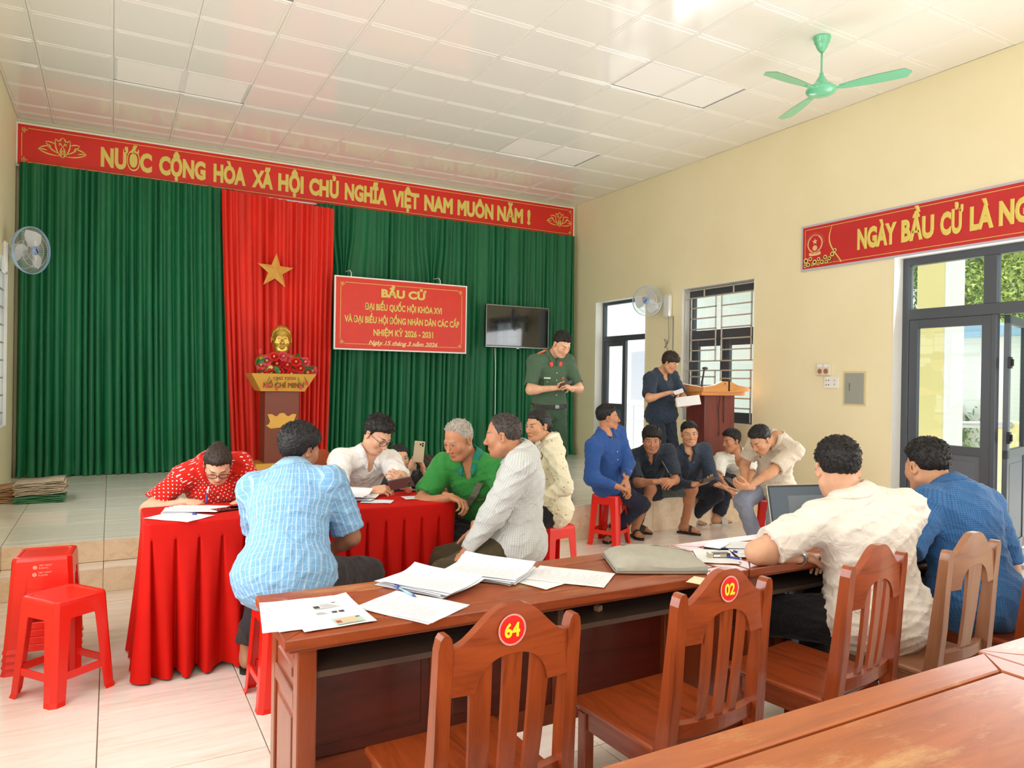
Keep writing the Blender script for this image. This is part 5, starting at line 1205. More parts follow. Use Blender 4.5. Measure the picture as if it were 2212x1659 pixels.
def nets(F, lo, h):
    """surface nets"""
    I = F < 0; n = F.shape
    c = I[:-1, :-1, :-1].astype(np.int8)
    s = np.zeros([q - 1 for q in n], np.int8)
    for a in (0, 1):
        for b in (0, 1):
            for d in (0, 1): s += I[a:n[0] - 1 + a, b:n[1] - 1 + b, d:n[2] - 1 + d]
    act = (s > 0) & (s < 8); ii = np.argwhere(act)
    if len(ii) == 0: return np.zeros((0, 3)), np.zeros((0, 4), int)
    idx = np.full(act.shape, -1, np.int64); idx[act] = np.arange(len(ii))
    co = [(a, b, d) for a in (0, 1) for b in (0, 1) for d in (0, 1)]
    val = np.stack([F[ii[:, 0] + a, ii[:, 1] + b, ii[:, 2] + d] for a, b, d in co], 1)
    acc = np.zeros((len(ii), 3)); cnt = np.zeros(len(ii))
    for p in range(8):
        for q in range(p + 1, 8):
            if sum(abs(x - y) for x, y in zip(co[p], co[q])) != 1: continue
            a, b = val[:, p], val[:, q]; m_ = (a < 0) != (b < 0); t = np.where(m_, a / np.where(m_, a - b, 1), 0)[:, None]
            acc += m_[:, None] * (A_(co[p]) + t * (A_(co[q]) - A_(co[p]))); cnt += m_
    V = lo + h * (ii + acc / cnt[:, None])
    fs = []
    for axis in range(3):
        o1, o2 = [(1, 2), (2, 0), (0, 1)][axis]
        sl0 = [slice(None)] * 3; sl1 = [slice(None)] * 3; sl0[axis] = slice(0, -1); sl1[axis] = slice(1, None)
        cr = I[tuple(sl0)] != I[tuple(sl1)]
        e = np.argwhere(cr); e = e[(e[:, o1] > 0) & (e[:, o2] > 0) & (e[:, o1] < n[o1] - 1) & (e[:, o2] < n[o2] - 1)]
        if not len(e): continue
        def g(d1, d2):
            q = e.copy(); q[:, o1] -= d1; q[:, o2] -= d2; return idx[q[:, 0], q[:, 1], q[:, 2]]
        Q = np.stack([g(0, 0), g(1, 0), g(1, 1), g(0, 1)], 1); flip = I[e[:, 0], e[:, 1], e[:, 2]]
        Q[~flip] = Q[~flip][:, ::-1]; fs.append(Q[(Q >= 0).all(1)])
    return V, np.concatenate(fs)
def frame(f, up=(0, 0, 1)):
    """matrix with columns right, forward, up"""
    f = unit(f); r = unit(np.cross(f, A_(up))); return np.stack([r, f, np.cross(r, f)], 1)
def yawdir(deg): a = math.radians(deg); return A_((math.cos(a), math.sin(a), 0))
def headrot(yaw, pitch=0, roll=0):
    R = frame(yawdir(yaw)); p, q = math.radians(-pitch), math.radians(roll)
    Rx = A_([[1, 0, 0], [0, math.cos(p), -math.sin(p)], [0, math.sin(p), math.cos(p)]]); Ry = A_([[math.cos(q), 0, math.sin(q)], [0, 1, 0], [-math.sin(q), 0, math.cos(q)]])
    return R @ Rx @ Ry
def ik(a, t, l1, l2, pole):
    a, t = A_(a), A_(t); d = t - a; L = np.linalg.norm(d); L2 = min(L, (l1 + l2) * .998); L2 = max(L2, abs(l1 - l2) + .02); u = d / L; t = a + u * L2
    x = (l1 * l1 - l2 * l2 + L2 * L2) / (2 * L2); hh = math.sqrt(max(0, l1 * l1 - x * x)); p = A_(pole) - u * (A_(pole) @ u); return a + u * x + unit(p) * hh, t
# ---------------------------------------------------------------- head
def head_prims(o):
    ja = o.get('jaw', 1.0); ch = o.get('cheek', 1.0); P = [Ell((0, -.014, .034), (.0745, .093, .086), k=.03), Ell((0, .020, -.036), (.059 * ja, .069, .083), k=.035),
         Ell((0, .060, -.094), (.024, .022, .020), k=.03), Cap((-.033, .073, .019), (.033, .073, .019), .0125, k=.02)]
    for s in (-1, 1):
        P += [Ell((s * .043, .056, -.022), (.022 * ch, .022, .026), k=.025), Cap((s * .055 * ja, .0, -.055), (s * .028, .05, -.088), .018, k=.03)]
    return P
def head_detail():
    P = [Cap((0, .085, .010), (0, .104, -.024), .0075, .0095, k=.012), Ell((0, .104, -.029), (.0115, .011, .010), k=.008), Cap((-.019, .081, -.0615), (.019, .081, -.0615), .006, k=.006), Ell((0, .087, -.0585), (.013, .007, .005), k=.006), Ell((0, .086, -.069), (.0145, .0075, .0058), k=.006)]
    for s in (-1, 1):
        P += [Ell((s * .0125, .094, -.033), (.0085, .010, .0075), k=.005), Ell((s * .0315, .0725, .0035), (.0155, .0145, .0125), k=.006),
              Cap((s * .017, .088, .0085), (s * .046, .080, .0075), .0028, k=.006)]
        R = frame((s * .5, .86, 0)); P += [Ell((s * .0775, -.010, -.004), (.006, .0185, .031), R, k=.005), Cap((s * .083, -.022, .012), (s * .082, -.012, -.028), .0045, k=.005), Cap((s * .080, -.022, .018), (s * .080, .0, .022), .004, k=.004)]
    return P
def head_carve():
    P = []
    for s in (-1, 1): P += [Ell((s * .030, .106, .004), (.021, .022, .013), k=.014), Ell((s * .083, -.008, -.002), (.004, .010, .017), k=.004), Ell((s * .0072, .104, -.041), (.0038, .005, .0035), k=.002)]
    P += [Cap((-.021, .094, -.0638), (.021, .094, -.0638), .0016, k=.002), Ell((0, .093, -.083), (.02, .006, .006), k=.01)]
    return P
def skinmat(name, tone, o):
    m, nt, b = newmat(name); at_ = nt.nodes.new('ShaderNodeAttribute'); at_.attribute_name = 'hl'; sp = nt.nodes.new('ShaderNodeSeparateXYZ'); nt.links.new(at_.outputs['Vector'], sp.inputs[0])
    x, y, z = sp.outputs; ax_ = math_(nt, 'ABSOLUTE', x)
    front = math_(nt, 'GREATER_THAN', y, .045)
    def el(cx, cz, rx, rz, soft=.15, tilt=0, src=ax_):
        dx = math_(nt, 'DIVIDE', math_(nt, 'SUBTRACT', src, cx), rx); zz = math_(nt, 'SUBTRACT', z, cz)
        if tilt: zz = math_(nt, 'SUBTRACT', zz, math_(nt, 'MULTIPLY', math_(nt, 'SUBTRACT', src, cx), tilt))
        dz = math_(nt, 'DIVIDE', zz, rz); r = math_(nt, 'SQRT', math_(nt, 'ADD', math_(nt, 'MULTIPLY', dx, dx), math_(nt, 'MULTIPLY', dz, dz)))
        f = math_(nt, 'DIVIDE', math_(nt, 'SUBTRACT', 1 + soft, r), 2 * soft, clamp=True); return math_(nt, 'MULTIPLY', f, front)
    v = coords(nt); n = noise(nt, v, 22, 3); t = A_(tone[:3])
    col = ramp(nt, n, [(.3, tuple(t * .9) + (1,)), (.7, tuple(np.minimum(1, t * 1.06)) + (1,))])
    col = mix(nt, math_(nt, 'MULTIPLY', el(.045, -.026, .026, .024, .8), .28), col, tuple(t * A_((1.0, .66, .6))) + (1,))
    col = mix(nt, math_(nt, 'MULTIPLY', el(0, -.03, .016, .02, .8, src=x), .22), col, tuple(t * A_((1.0, .66, .6))) + (1,))
    dark = tuple(A_((.016, .012, .011)) if not o.get('grey') else A_((.16, .15, .14))) + (1,)
    col = mix(nt, math_(nt, 'MULTIPLY', el(.032, .0265, .0195, .0042, .5, .12 if not o.get('sad') else -.05), .85 if not o.get('grey') else .5), col, dark)
    lip = o.get('lip', .55); col = mix(nt, math_(nt, 'MULTIPLY', el(0, -.0635, .0235, .0092, .3, src=x), lip), col, tuple(t * A_((.95, .42, .42))) + (1,))
    if o.get('smile'): col = mix(nt, el(0, -.063, .0155, .0030, .2, src=x), col, (.8, .76, .7, 1))
    else: col = mix(nt, math_(nt, 'MULTIPLY', el(0, -.0635, .023, .0012, .6, src=x), .7), col, tuple(t * .22) + (1,))
    op = o.get('eyes', 1.0)
    if op > .3:
        col = mix(nt, el(.0312, .0042, .0150, .0062 * op + .0012, .12), col, (.03, .02, .018, 1))
        col = mix(nt, el(.0312, .0032, .0135, .0050 * op, .15), col, (.70, .66, .62, 1)); g = o.get('gaze', 0)
        col = mix(nt, el(.0312 + 0, .0034, .0058, .0056 * min(1, op + .1), .15), col, (.02, .012, .01, 1))
    else:
        f = el(.0312, -.0015, .0155, .0062, .15); f2 = el(.0312, .0005, .0165, .0056, .15); col = mix(nt, math_(nt, 'MULTIPLY', math_(nt, 'SUBTRACT', f, f2, clamp=True), .9), col, (.02, .014, .012, 1))
    if o.get('stubble'):
        s_ = math_(nt, 'MULTIPLY', math_(nt, 'LESS_THAN', z, -.047), math_(nt, 'GREATER_THAN', y, .0)); col = mix(nt, math_(nt, 'MULTIPLY', s_, math_(nt, 'MULTIPLY', noise(nt, v, 300, 1), o['stubble'])), col, (.05, .04, .04, 1))
    nt.links.new(col, b.inputs['Base Color']); b.inputs['Roughness'].default_value = .45; b.inputs['Subsurface Weight'].default_value = 0
    b.inputs['Specular IOR Level'].default_value = .4; bump(nt, b, noise(nt, v, 160, 2), .12, .001); return m
def hairmat(name, c, c2=None):
    m, nt, b = newmat(name); n = noise(nt, coords(nt, 'Object', (1, 1, .35)), 260, 2, .6, .3); c2 = c2 or tuple(min(1, q * 1.8 + .004) for q in c[:3]) + (1,)
    nt.links.new(ramp(nt, n, [(.35, c), (.75, c2)]), b.inputs['Base Color']); b.inputs['Roughness'].default_value = .42; b.inputs['Specular IOR Level'].default_value = .35; bump(nt, b, n, .6, .004); return m
M_hairK = hairmat('black_hair', (.008, .007, .007, 1)); M_hairB = hairmat('brown_black_hair', (.022, .013, .009, 1)); M_hairG = hairmat('grey_hair', (.30, .27, .23, 1), (.55, .5, .44, 1))
M_hairS = hairmat('thin_dark_hair', (.02, .017, .016, 1), (.12, .09, .08, 1))
HSTY = {  # y -> hairline height, thickness top, side
 'short': ([-.12, -.06, -.035, -.022, -.005, .010, .022, .034, .055, .11], [-.060, -.050, -.030, .005, .012, .004, .040, .052, .066, .070], .021, .008),
 'crew': ([-.12, -.06, -.035, -.022, -.005, .010, .022, .034, .055, .11], [-.030, -.022, -.012, .015, .022, .016, .045, .055, .070, .074], .017, .006),
 'thin': ([-.12, -.06, -.035, -.022, -.005, .010, .022, .034, .05, .11], [-.045, -.040, -.02, .008, .014, .010, .048, .068, .092, .1], .007, .005),
 'mop': ([-.12, -.06, -.035, -.022, -.005, .010, .022, .034, .055, .11], [-.070, -.060, -.035, -.0, .004, -.004, .020, .030, .046, .050], .026, .014),
 'tied': ([-.12, -.06, -.035, -.022, -.005, .012, .024, .036, .055, .11], [-.075, -.065, -.045, -.010, .008, .002, .036, .05, .066, .072], .012, .010)}
def make_hair(o, rng):
    ys, zs, tt, ts = HSTY[o.get('style', 'short')]; base = head_prims(o)[:4]
    def post(F, X, Y, Z):
        hl = np.interp(Y[0, :, 0], ys, zs)[None, :, None] + .004 * np.sin(X * 260 + Y * 130); hl = hl + np.where(Y > .03, .35 * np.abs(X) * 0 - .0, 0)
        hl = hl - np.clip(np.abs(X) - .045, 0, 1) * np.clip(Y - .02, 0, .04) * 14
        a = np.clip((Z - hl) / .022, -1, 1); top = np.clip((Z - .02) / .07, 0, 1); th = ts + (tt - ts) * top
        nz = .0022 * np.sin(X * 300 + 2.2 * np.sin(Y * 90)) * np.sin(Y * 170 + Z * 120) + .002 * np.sin(Y * 420 + X * 90) * np.sin(Z * 260 + X * 200)
        if o.get('part'): th = th - .007 * np.exp(-((X - .028) / .006) ** 2) * (Y > -.02) * top
        return F - np.where(a > 0, th * np.sqrt(np.abs(a)) + nz * a, .010 * a)
    V, Fc = sdf(base, .0045, post=post, bounds=((-.13, -.15, -.16), (.13, .14, .17)))
    J = []
    st = o.get('tail')
    if st == 'bun': J = [Ell((0, -.115, .052), (.038, .03, .036)), Cap((0, -.09, .05), (0, -.12, .05), .02)]
    if st == 'pony': J = [Cap((0, -.10, .02), (0, -.125, -.01), .020, .017, k=.02), Cap((0, -.125, -.01), (.01, -.115, -.11), .019, .012, k=.02), Cap((.01, -.115, -.11), (.02, -.10, -.18), .012, .004, k=.01)]
    if J:
        V2, F2 = sdf(J, .0045, post=lambda F, X, Y, Z: F + .002 * np.sin(X * 500 + 3 * np.sin(Z * 50)) * np.sin(Y * 300)); Fc = np.concatenate([Fc, F2 + len(V)]); V = np.concatenate([V, V2])
    Fl = Fc.tolist()
    if o.get('tufts', 260):                                          # loose locks lying along the crown
        hl = np.interp(V[:, 1], ys, zs); ok = np.argwhere((V[:, 2] > hl + .012) & (V[:, 2] > -.03)).ravel(); sel = rng.choice(ok, o.get('tufts', 260)); vs = []; L0 = len(V)
        fwd = o.get('flow', (0, 1, -.2)); R0 = V[sel]; nn = (R0 - A_((0, -.014, .034))) / A_((.0745, .093, .086)) ** 2; nn /= np.linalg.norm(nn, axis=1)[:, None]
        side = R0[:, 2] < .06; d = np.tile(A_(fwd), (len(sel), 1)) + rng.normal(0, .45, (len(sel), 3)); d[side] = A_((0, -.25, -1)) + rng.normal(0, .25, (side.sum(), 3))
        d -= nn * (d * nn).sum(1)[:, None]; d /= np.linalg.norm(d, axis=1)[:, None] + 1e-9; s_ = np.cross(nn, d); ln = rng.uniform(.010, .022, len(sel)) * (o.get('lock', 1) if True else 1) * np.where(side, .55, 1)
        w_ = .0022
        for i in range(len(sel)):
            a = R0[i] - nn[i] * .002; tip = a + d[i] * ln[i] + nn[i] * ln[i] * o.get('lift', .30) * rng.uniform(.2, 1); mid = a + d[i] * ln[i] * .5 + nn[i] * ln[i] * .28
            k = L0 + len(vs); vs += [a - s_[i] * w_, a + s_[i] * w_, mid + s_[i] * w_ * .8, mid - s_[i] * w_ * .8, a + nn[i] * w_ * 1.6, mid + nn[i] * w_ * 1.4, tip]
            Fl += [(k, k + 4, k + 5, k + 3), (k + 4, k + 1, k + 2, k + 5), (k + 3, k + 5, k + 6), (k + 5, k + 2, k + 6), (k + 3, k + 6, k + 2)]
        V = np.concatenate([V, A_(vs)])
    return V, Fl
# ---------------------------------------------------------------- hands (right hand: thumb at -x seen from the back; mirrored for left)
HC = {}
CURL = {'relaxed': [(18, 28, 18)] * 4 + [(12, 15)], 'fist': [(62, 80, 45)] * 4 + [(35, 35)], 'clasp': [(48, 55, 35)] * 4 + [(25, 20)], 'flat': [(6, 8, 5)] * 4 + [(2, 5)],
        'hold': [(38, 50, 30), (42, 52, 32), (46, 55, 34), (50, 55, 34), (30, 20)], 'pen': [(50, 45, 20), (55, 55, 30), (62, 65, 40), (66, 68, 40), (40, 30)], 'point': [(22, 25, 15), (30, 40, 25), (36, 48, 30), (42, 50, 32), (15, 15)]}
def hand_mesh(pose):
    if pose in HC: return HC[pose]
    P = [Cap((-.026, .022, 0), (-.029, .080, 0), .0125, .0105, k=.012), Cap((-.010, .02, .001), (-.010, .086, .001), .013, .0105, k=.012), Cap((.008, .02, .001), (.009, .083, .001), .013, .0105, k=.012), Cap((.022, .022, 0), (.026, .074, -.001), .0115, .0095, k=.012),
         Ell((0, .05, -.002), (.034, .042, .0115), k=.012), Cap((0, -.045, 0), (0, .02, 0), .0225, .021, k=.02, sq=(A_((0, 0, 1)), .78)), Ell((-.028, .030, -.008), (.013, .025, .012), k=.01)]
    cv = CURL[pose]
    for i, (x, y, ls, r) in enumerate(((-.029, .084, (.040, .024, .019), .0088), (-.0105, .090, (.044, .028, .020), .0090), (.0085, .087, (.041, .026, .020), .0086), (.0265, .078, (.032, .020, .018), .0076))):
        p = A_((x, y, 0)); a = 0; sx = (-.10, -.02, .05, .14)[i]
        for j in range(3):
            a += math.radians(cv[i][j]); d = A_((sx * math.cos(a), math.cos(a), -math.sin(a))); q = p + unit(d) * ls[j]; P.append(Cap(p, q, r - .0009 * j, r - .0009 * (j + 1), k=.0035 if j else .006)); p = q
    a1, a2 = [math.radians(q) for q in cv[4]]; p = A_((-.030, .022, -.006)); d = unit((-.62 * math.cos(a1) + .1, .68, -.25 - math.sin(a1) * .8))
    q = p + d * .040; P.append(Cap(p, q, .0125, .0105, k=.01)); d2 = unit(d + A_((.25, .35, -.1)) * (a2 + .4)); q2 = q + d2 * .030; P.append(Cap(q, q2, .0104, .0094, k=.004)); d3 = unit(d2 + A_((.25, .2, -.1)) * a2); P.append(Cap(q2, q2 + d3 * .021, .0094, .0080, k=.003))
    V, F = sdf(P, .0034); HC[pose] = (V, F); return V, F
# ---------------------------------------------------------------- cloth
def clothmat(name, c, pattern=None, c2=None, rough=.8, sheen=.1):
    m, nt, b = newmat(name); t = nt.nodes.new('ShaderNodeTexCoord'); sp = nt.nodes.new('ShaderNodeSeparateXYZ'); nt.links.new(t.outputs['UV'], sp.inputs[0]); u, v = sp.outputs[0], sp.outputs[1]
    n = noise(nt, coords(nt), 6, 3); col = ramp(nt, n, [(.3, tuple(A_(c[:3]) * .93) + (1,)), (.7, tuple(np.minimum(1, A_(c[:3]) * 1.05)) + (1,))])
    def lines(q, per, wd): return math_(nt, 'LESS_THAN', math_(nt, 'FRACT', math_(nt, 'DIVIDE', q, per)), wd)
    if pattern == 'dots':
        per = .026; a = math_(nt, 'DIVIDE', u, per); r_ = math_(nt, 'FLOOR', math_(nt, 'DIVIDE', v, per * .62)); a = math_(nt, 'ADD', a, math_(nt, 'MULTIPLY', math_(nt, 'MODULO', math_(nt, 'ABSOLUTE', r_), 2), .5))
        fu = math_(nt, 'MULTIPLY', math_(nt, 'SUBTRACT', math_(nt, 'FRACT', a), .5), per); fv = math_(nt, 'MULTIPLY', math_(nt, 'SUBTRACT', math_(nt, 'FRACT', math_(nt, 'DIVIDE', v, per * .62)), .5), per * .62)
        d = math_(nt, 'SQRT', math_(nt, 'ADD', math_(nt, 'MULTIPLY', fu, fu), math_(nt, 'MULTIPLY', fv, fv))); col = mix(nt, math_(nt, 'LESS_THAN', d, .0034), col, c2)
    elif pattern == 'plaid':
        f = math_(nt, 'MAXIMUM', lines(u, .019, .13), math_(nt, 'MULTIPLY', lines(v, .034, .06), .8)); f = math_(nt, 'MAXIMUM', f, math_(nt, 'MULTIPLY', lines(math_(nt, 'ADD', u, .004), .038, .10), .6)); col = mix(nt, math_(nt, 'MULTIPLY', f, .52), col, c2)
    elif pattern == 'check':
        f = math_(nt, 'MAXIMUM', lines(u, .0085, .2), lines(v, .0085, .2)); col = mix(nt, math_(nt, 'MULTIPLY', f, .6), col, c2)
    elif pattern == 'finecheck':
        f = math_(nt, 'MAXIMUM', lines(u, .009, .33), lines(v, .009, .33)); col = mix(nt, math_(nt, 'MULTIPLY', f, .55), col, c2)
    elif pattern == 'stripe': col = mix(nt, math_(nt, 'MULTIPLY', lines(u, .012, .2), .35), col, c2)
    elif pattern == 'floral':
        vo = nt.nodes.new('ShaderNodeTexVoronoi'); vo.inputs['Scale'].default_value = 34; nt.links.new(t.outputs['UV'], vo.inputs['Vector']); f = math_(nt, 'LESS_THAN', vo.outputs['Distance'], .17); col = mix(nt, math_(nt, 'MULTIPLY', f, .8), col, c2)
    nt.links.new(col, b.inputs['Base Color']); b.inputs['Roughness'].default_value = rough; b.inputs['Sheen Weight'].default_value = sheen; b.inputs['Specular IOR Level'].default_value = .25
    bump(nt, b, math_(nt, 'ADD', noise(nt, coords(nt, 'Object', (1, 1, 1)), 14, 3, .5, 1.2), math_(nt, 'MULTIPLY', noise(nt, coords(nt), 400, 1), .05)), .6, .024); return m
PLAINC = {}
def wrinkle(amp, seed, fr=1.0):
    r = np.random.default_rng(seed); a = r.uniform(-1, 1, (4, 3)) * 30 * fr; a[:, 2] *= 1.6; b = r.uniform(-1, 1, (4, 3)) * 14; ph = r.uniform(0, 6, 8)
    def post(F, X, Y, Z):
        near = np.abs(F) < .03; ii = np.nonzero(near); x, y, z = X[ii[0], 0, 0], Y[0, ii[1], 0], Z[0, 0, ii[2]]; s = 0
        for k in range(4):
            w_ = np.sin(b[k, 0] * x + b[k, 1] * y + b[k, 2] * z + ph[k]) * 2.2; s = s + (1 - np.abs(np.sin(a[k, 0] * x + a[k, 1] * y + a[k, 2] * z + w_ + ph[k + 4]))) ** 2 * (.5 if k > 1 else .8)
        F = F.copy(); F[ii] -= amp * (s - .8); return F
    return post
def uvmap(o, V, F, segs):
    """cylindrical cloth coordinates along the nearest limb; segs: (a, b, radius, reference direction)"""
    D = []; 
    for a, b, r, ref in segs:
        a, b = A_(a), A_(b); d = b - a; L2 = d @ d; t = np.clip((V - a) @ d / L2, 0, 1); D.append(np.linalg.norm(V - a - t[:, None] * d, axis=1) - r + (np.maximum(0, .32 - t) * .35 if len(D) in (1, 2) else 0))
    part = np.argmin(np.stack(D, 1), 1)[F[:, 0]]; uv = np.zeros(F.shape + (2,))
    for k, (a, b, r, ref) in enumerate(segs):
        m_ = part == k
        if not m_.any(): continue
        a, b = A_(a), A_(b); d = unit(b - a); e1 = unit(A_(ref) - d * (A_(ref) @ d)); e2 = np.cross(d, e1); Q = V[F[m_]] - a
        ang = np.arctan2(Q @ e2, Q @ e1); a0 = ang[:, :1]; ang = ang - 2 * PI * np.round((ang - a0) / (2 * PI)); uv[m_, :, 0] = ang * (r * 1.05); uv[m_, :, 1] = Q @ d
    ul = o.data.uv_layers.new(name='UVMap'); ul.data.foreach_set('uv', uv.ravel())
def skinobj(name, V, F, mat, parent, segs=None):
    o = mkobj(name, V, F if isinstance(F, list) else F.tolist(), mat, parent, True)
    if segs is not None: uvmap(o, V, F, segs)
    return o
# ---------------------------------------------------------------- person
from mathutils.bvhtree import BVHTree
PEOPLE = {}
def person(label, P, S, H, yaw, hyaw, hpitch=0, hroll=0, tone=rgb(205, 150, 118), tall=1.0, bulk=1.0, woman=False, hand=(None, None), hfd=(None, None), hpn=(None, None), hpose=('relaxed', 'relaxed'),
           foot=(None, None), fyaw=(None, None), kpole=None, epole=(None, None), pyaw=None, shirt=None, pants=None, sleeve=.62, hem=-.07, head={}, hairm=None, collar=None, res=.009, feet=True, pant_end=1.93, spine=.475, neck=.205, group='people in the hall', neckv=0, loose=1.0, shoe=None, tight=False, hfix=True, toes=True, shw=None):
    """P pelvis, S mid-shoulder, H head centre (world); hands and feet are targets; (right, left) order throughout"""
    s = tall; seed = int(abs(P[0] * 1000 + P[1] * 77)) % 1000; rng = np.random.default_rng(seed)
    P, S, H = A_(P), A_(S), A_(H); U = unit(S - P); S = P + U * spine * s; hd = unit(H - S); H = S + hd * neck * s if hfix else H
    F0 = yawdir(yaw); R0 = unit(np.cross(F0, U)); Ft = np.cross(U, R0)                    # right, forward of the chest
    pf = yawdir(yaw if pyaw is None else pyaw); pr_ = unit(np.cross(pf, (0, 0, 1)))
    sh = (.158 if woman else .178) * s if shw is None else shw * s; hw_ = (.092 if woman else .088) * s
    SH = [S + R0 * sh - U * .015, S - R0 * sh - U * .015]; HP = [P + pr_ * hw_, P - pr_ * hw_]
    la, lf, lt, ls_ = .285 * s, .250 * s, .405 * s, .395 * s
    arms = []; legs = []
    for i, sg in ((0, 1), (1, -1)):
        t = hand[i] if hand[i] is not None else SH[i] - A_((0, 0, .5)); pole = epole[i] if epole[i] is not None else (R0 * sg * .6 - Ft * .5 - A_((0, 0, .7)))
        e, w_ = ik(SH[i], t, la, lf, pole); arms.append((SH[i], e, w_))
        t = foot[i] if foot[i] is not None else HP[i] + pf * .35 - A_((0, 0, .45)); pole = (kpole[i] if kpole is not None and kpole[i] is not None else pf + A_((0, 0, .9)) + pr_ * sg * .15)
        kk, a_ = ik(HP[i], t, lt, ls_, pole); legs.append((HP[i], kk, a_))
    base = (P[0], P[1], min(legs[0][2][2], legs[1][2][2]) - .08)
    root = thing('person', label, 'person', base, group=group); PEOPLE[label] = dict(root=root, arms=arms, legs=legs, H=H, S=S, U=U, R0=R0, Ft=Ft, P=P)
    hs = s * (1.0 if not woman else .96) * head.get('scale', .97); HR = headrot(hyaw, hpitch, hroll); nb = S + U * .02 - Ft * .012; NT = H + HR @ A_((0, -.022, -.045)) * hs
    bk = bulk
    def torso(e=0, k=.05, pl=None):
        w_ = (.92 if woman else 1) * bk; Rm = np.stack([R0, Ft, U], 1); Pm = np.stack([pr_, pf, A_((0, 0, 1))], 1); cs = (.5 * (P + S) - Ft * .012)
        T = [Ell(P + U * .335 * s - Ft * .002, (.148 * w_ * s + e, .100 * bk * s + e, .165 * s), Rm, k, pl), Ell(P + U * .165 * s + Ft * .004, (.136 * w_ * s + e, .104 * bk * s + e, .17 * s), Rm, k, pl),
             Ell(P + U * .02 + A_((0, 0, .005)), (.165 * s * (1.02 if woman else .96) * bk ** .5 + e, .118 * s + e, .125 * s), Pm, k, pl), Cap(SH[0] - U * .0, SH[1] - U * .0, .052 * s + e, k=k, pl=pl), Cap(SH[0] + U * .012, nb + U * .025, .040 * s + e, .045 * s + e, k=k), Cap(SH[1] + U * .012, nb + U * .025, .040 * s + e, .045 * s + e, k=k)]
        if woman: T += [Ell(P + U * .32 * s + Ft * .07 + R0 * q * .065, (.05 + e, .05 + e, .055), Rm, .05) for q in (-1, 1)]
        return T
    def armp(i, e0, e1, e2, t0=0, t1=2.0, k=.03, fl=True):
        a, m_, b = arms[i]; o = []; r = [.049 * s * bk ** .5, .040 * s * bk ** .5, .0385 * s, .0245 * s]
        if woman: r = [q * .86 for q in r]
        if t1 <= 1: q = a + (m_ - a) * t1; o = [Cap(a, q, r[0] + e0, r[0] + (r[1] - r[0]) * t1 + e1, k=k, flat1=fl)]
        else:
            tt = t1 - 1; q = m_ + (b - m_) * tt; o = [Cap(a, m_, r[0] + e0, r[1] + e1, k=k), Cap(m_, q, r[2] + e1, r[2] + (r[3] - r[2]) * tt + e2, k=k, flat1=fl and tt < .999)]
            if e0 == 0: o.append(Ell(m_ + (b - m_) * .22, (.040 * s,) * 3, k=.03))
        return o, q
    def legp(i, e0, e1, e2, t1=2.0, k=.035, fl=True):
        a, m_, b = legs[i]; o = []; w_ = bk ** .5; r = [.083 * s * w_, .056 * s * w_, .050 * s, .036 * s]
        if t1 <= 1: q = a + (m_ - a) * t1; return [Cap(a, q, r[0] + e0, r[0] + (r[1] - r[0]) * t1 + e1, k=k, flat1=fl)], q
        tt = t1 - 1; q = m_ + (b - m_) * tt; o = [Cap(a, m_, r[0] + e0, r[1] + e1, k=k), Cap(m_, q, r[2] + e1, r[2] + (r[3] - r[2]) * tt + e2, k=k, flat1=fl)]
        if e0 == 0: bkd = unit(np.cross(np.cross(b - m_, a - m_), b - m_)); o.append(Ell(m_ + (b - m_) * .30 + bkd * .014, (.046 * s,) * 3, k=.04))
        return o, q
    # ---- body
    prims = torso() + [Cap(nb, NT, .052 * s * (.84 if woman else 1), .050 * s * (.84 if woman else 1), k=.035)]
    for i in (0, 1): prims += armp(i, 0, 0, 0, fl=False)[0] + legp(i, 0, 0, 0, fl=False)[0]
    Vs = []; Fs = []; n0 = 0; HLs = []
    def addm(V, F, hl=None):
        nonlocal n0
        Vs.append(V); Fs.extend((np.asarray(F) + n0).tolist()); HLs.append(hl if hl is not None else np.full((len(V), 3), -9.)); n0 += len(V)
    fz = []
    if feet:
        for i in (0, 1):
            a, m_, b = legs[i]; fd = yawdir(fyaw[i] if fyaw[i] is not None else (yaw if pyaw is None else pyaw)); rr = np.cross(fd, (0, 0, 1)); sg = 1 if i == 0 else -1; z0 = b[2] - .065; g = lambda x, y, z: b + fd * y + rr * x * sg + A_((0, 0, z - .065)); fz.append((b, fd, rr, sg))
            prims += [Ell(g(0, -.028, .028), (.029, .034, .028), k=.03)]
            pf_ = [Ell(g(0, -.028, .03), (.029, .035, .030), np.stack([rr, fd, A_((0, 0, 1))], 1), k=.03), Cap(g(0, -.01, .055), g(0, .09, .028), .034, .024, k=.03), Cap(g(-.022, .05, .022), g(-.030, .125, .015), .020, .014, k=.02), Cap(g(.018, .05, .020), g(.028, .115, .013), .019, .012, k=.02), Cap(g(0, .0, .02), g(0, .11, .016), .028, .020, k=.02), Cap(g(0, 0, .05), g(0, 0, .12), .036, .037, k=.02)]
            for q, (x, y, L, r) in enumerate(((-.032, .125, .038, .0115), (-.012, .135, .028, .0088), (.003, .132, .026, .0085), (.017, .124, .023, .008), (.030, .112, .020, .0078))): pf_.append(Cap(g(x, y, .014), g(x * 1.05, y + L, .010), r, r * .9, k=.004))
            addm(*sdf(pf_, .0055))
    V, F = sdf(prims, res); addm(V, F)
    nl = HR.T @ (nb - H) / hs; hp = head_prims(head) + [Cap((0, -.022, -.04), nl * .75 + A_((0, -.022, -.04)) * .25, .0505 * (.84 if woman else 1), .052 * (.84 if woman else 1), k=.03)] + head_detail()
    lo_ = np.minimum(A_((-.11, -.13, -.16)), nl - .06); hi_ = np.maximum(A_((.11, .14, .14)), nl * .75 + .06)
    V, F = sdf(hp, .0042, carve=head_carve(), bounds=(lo_, hi_)); Vw = H + (V * hs) @ HR.T; addm(Vw, F, V)
    hands = []
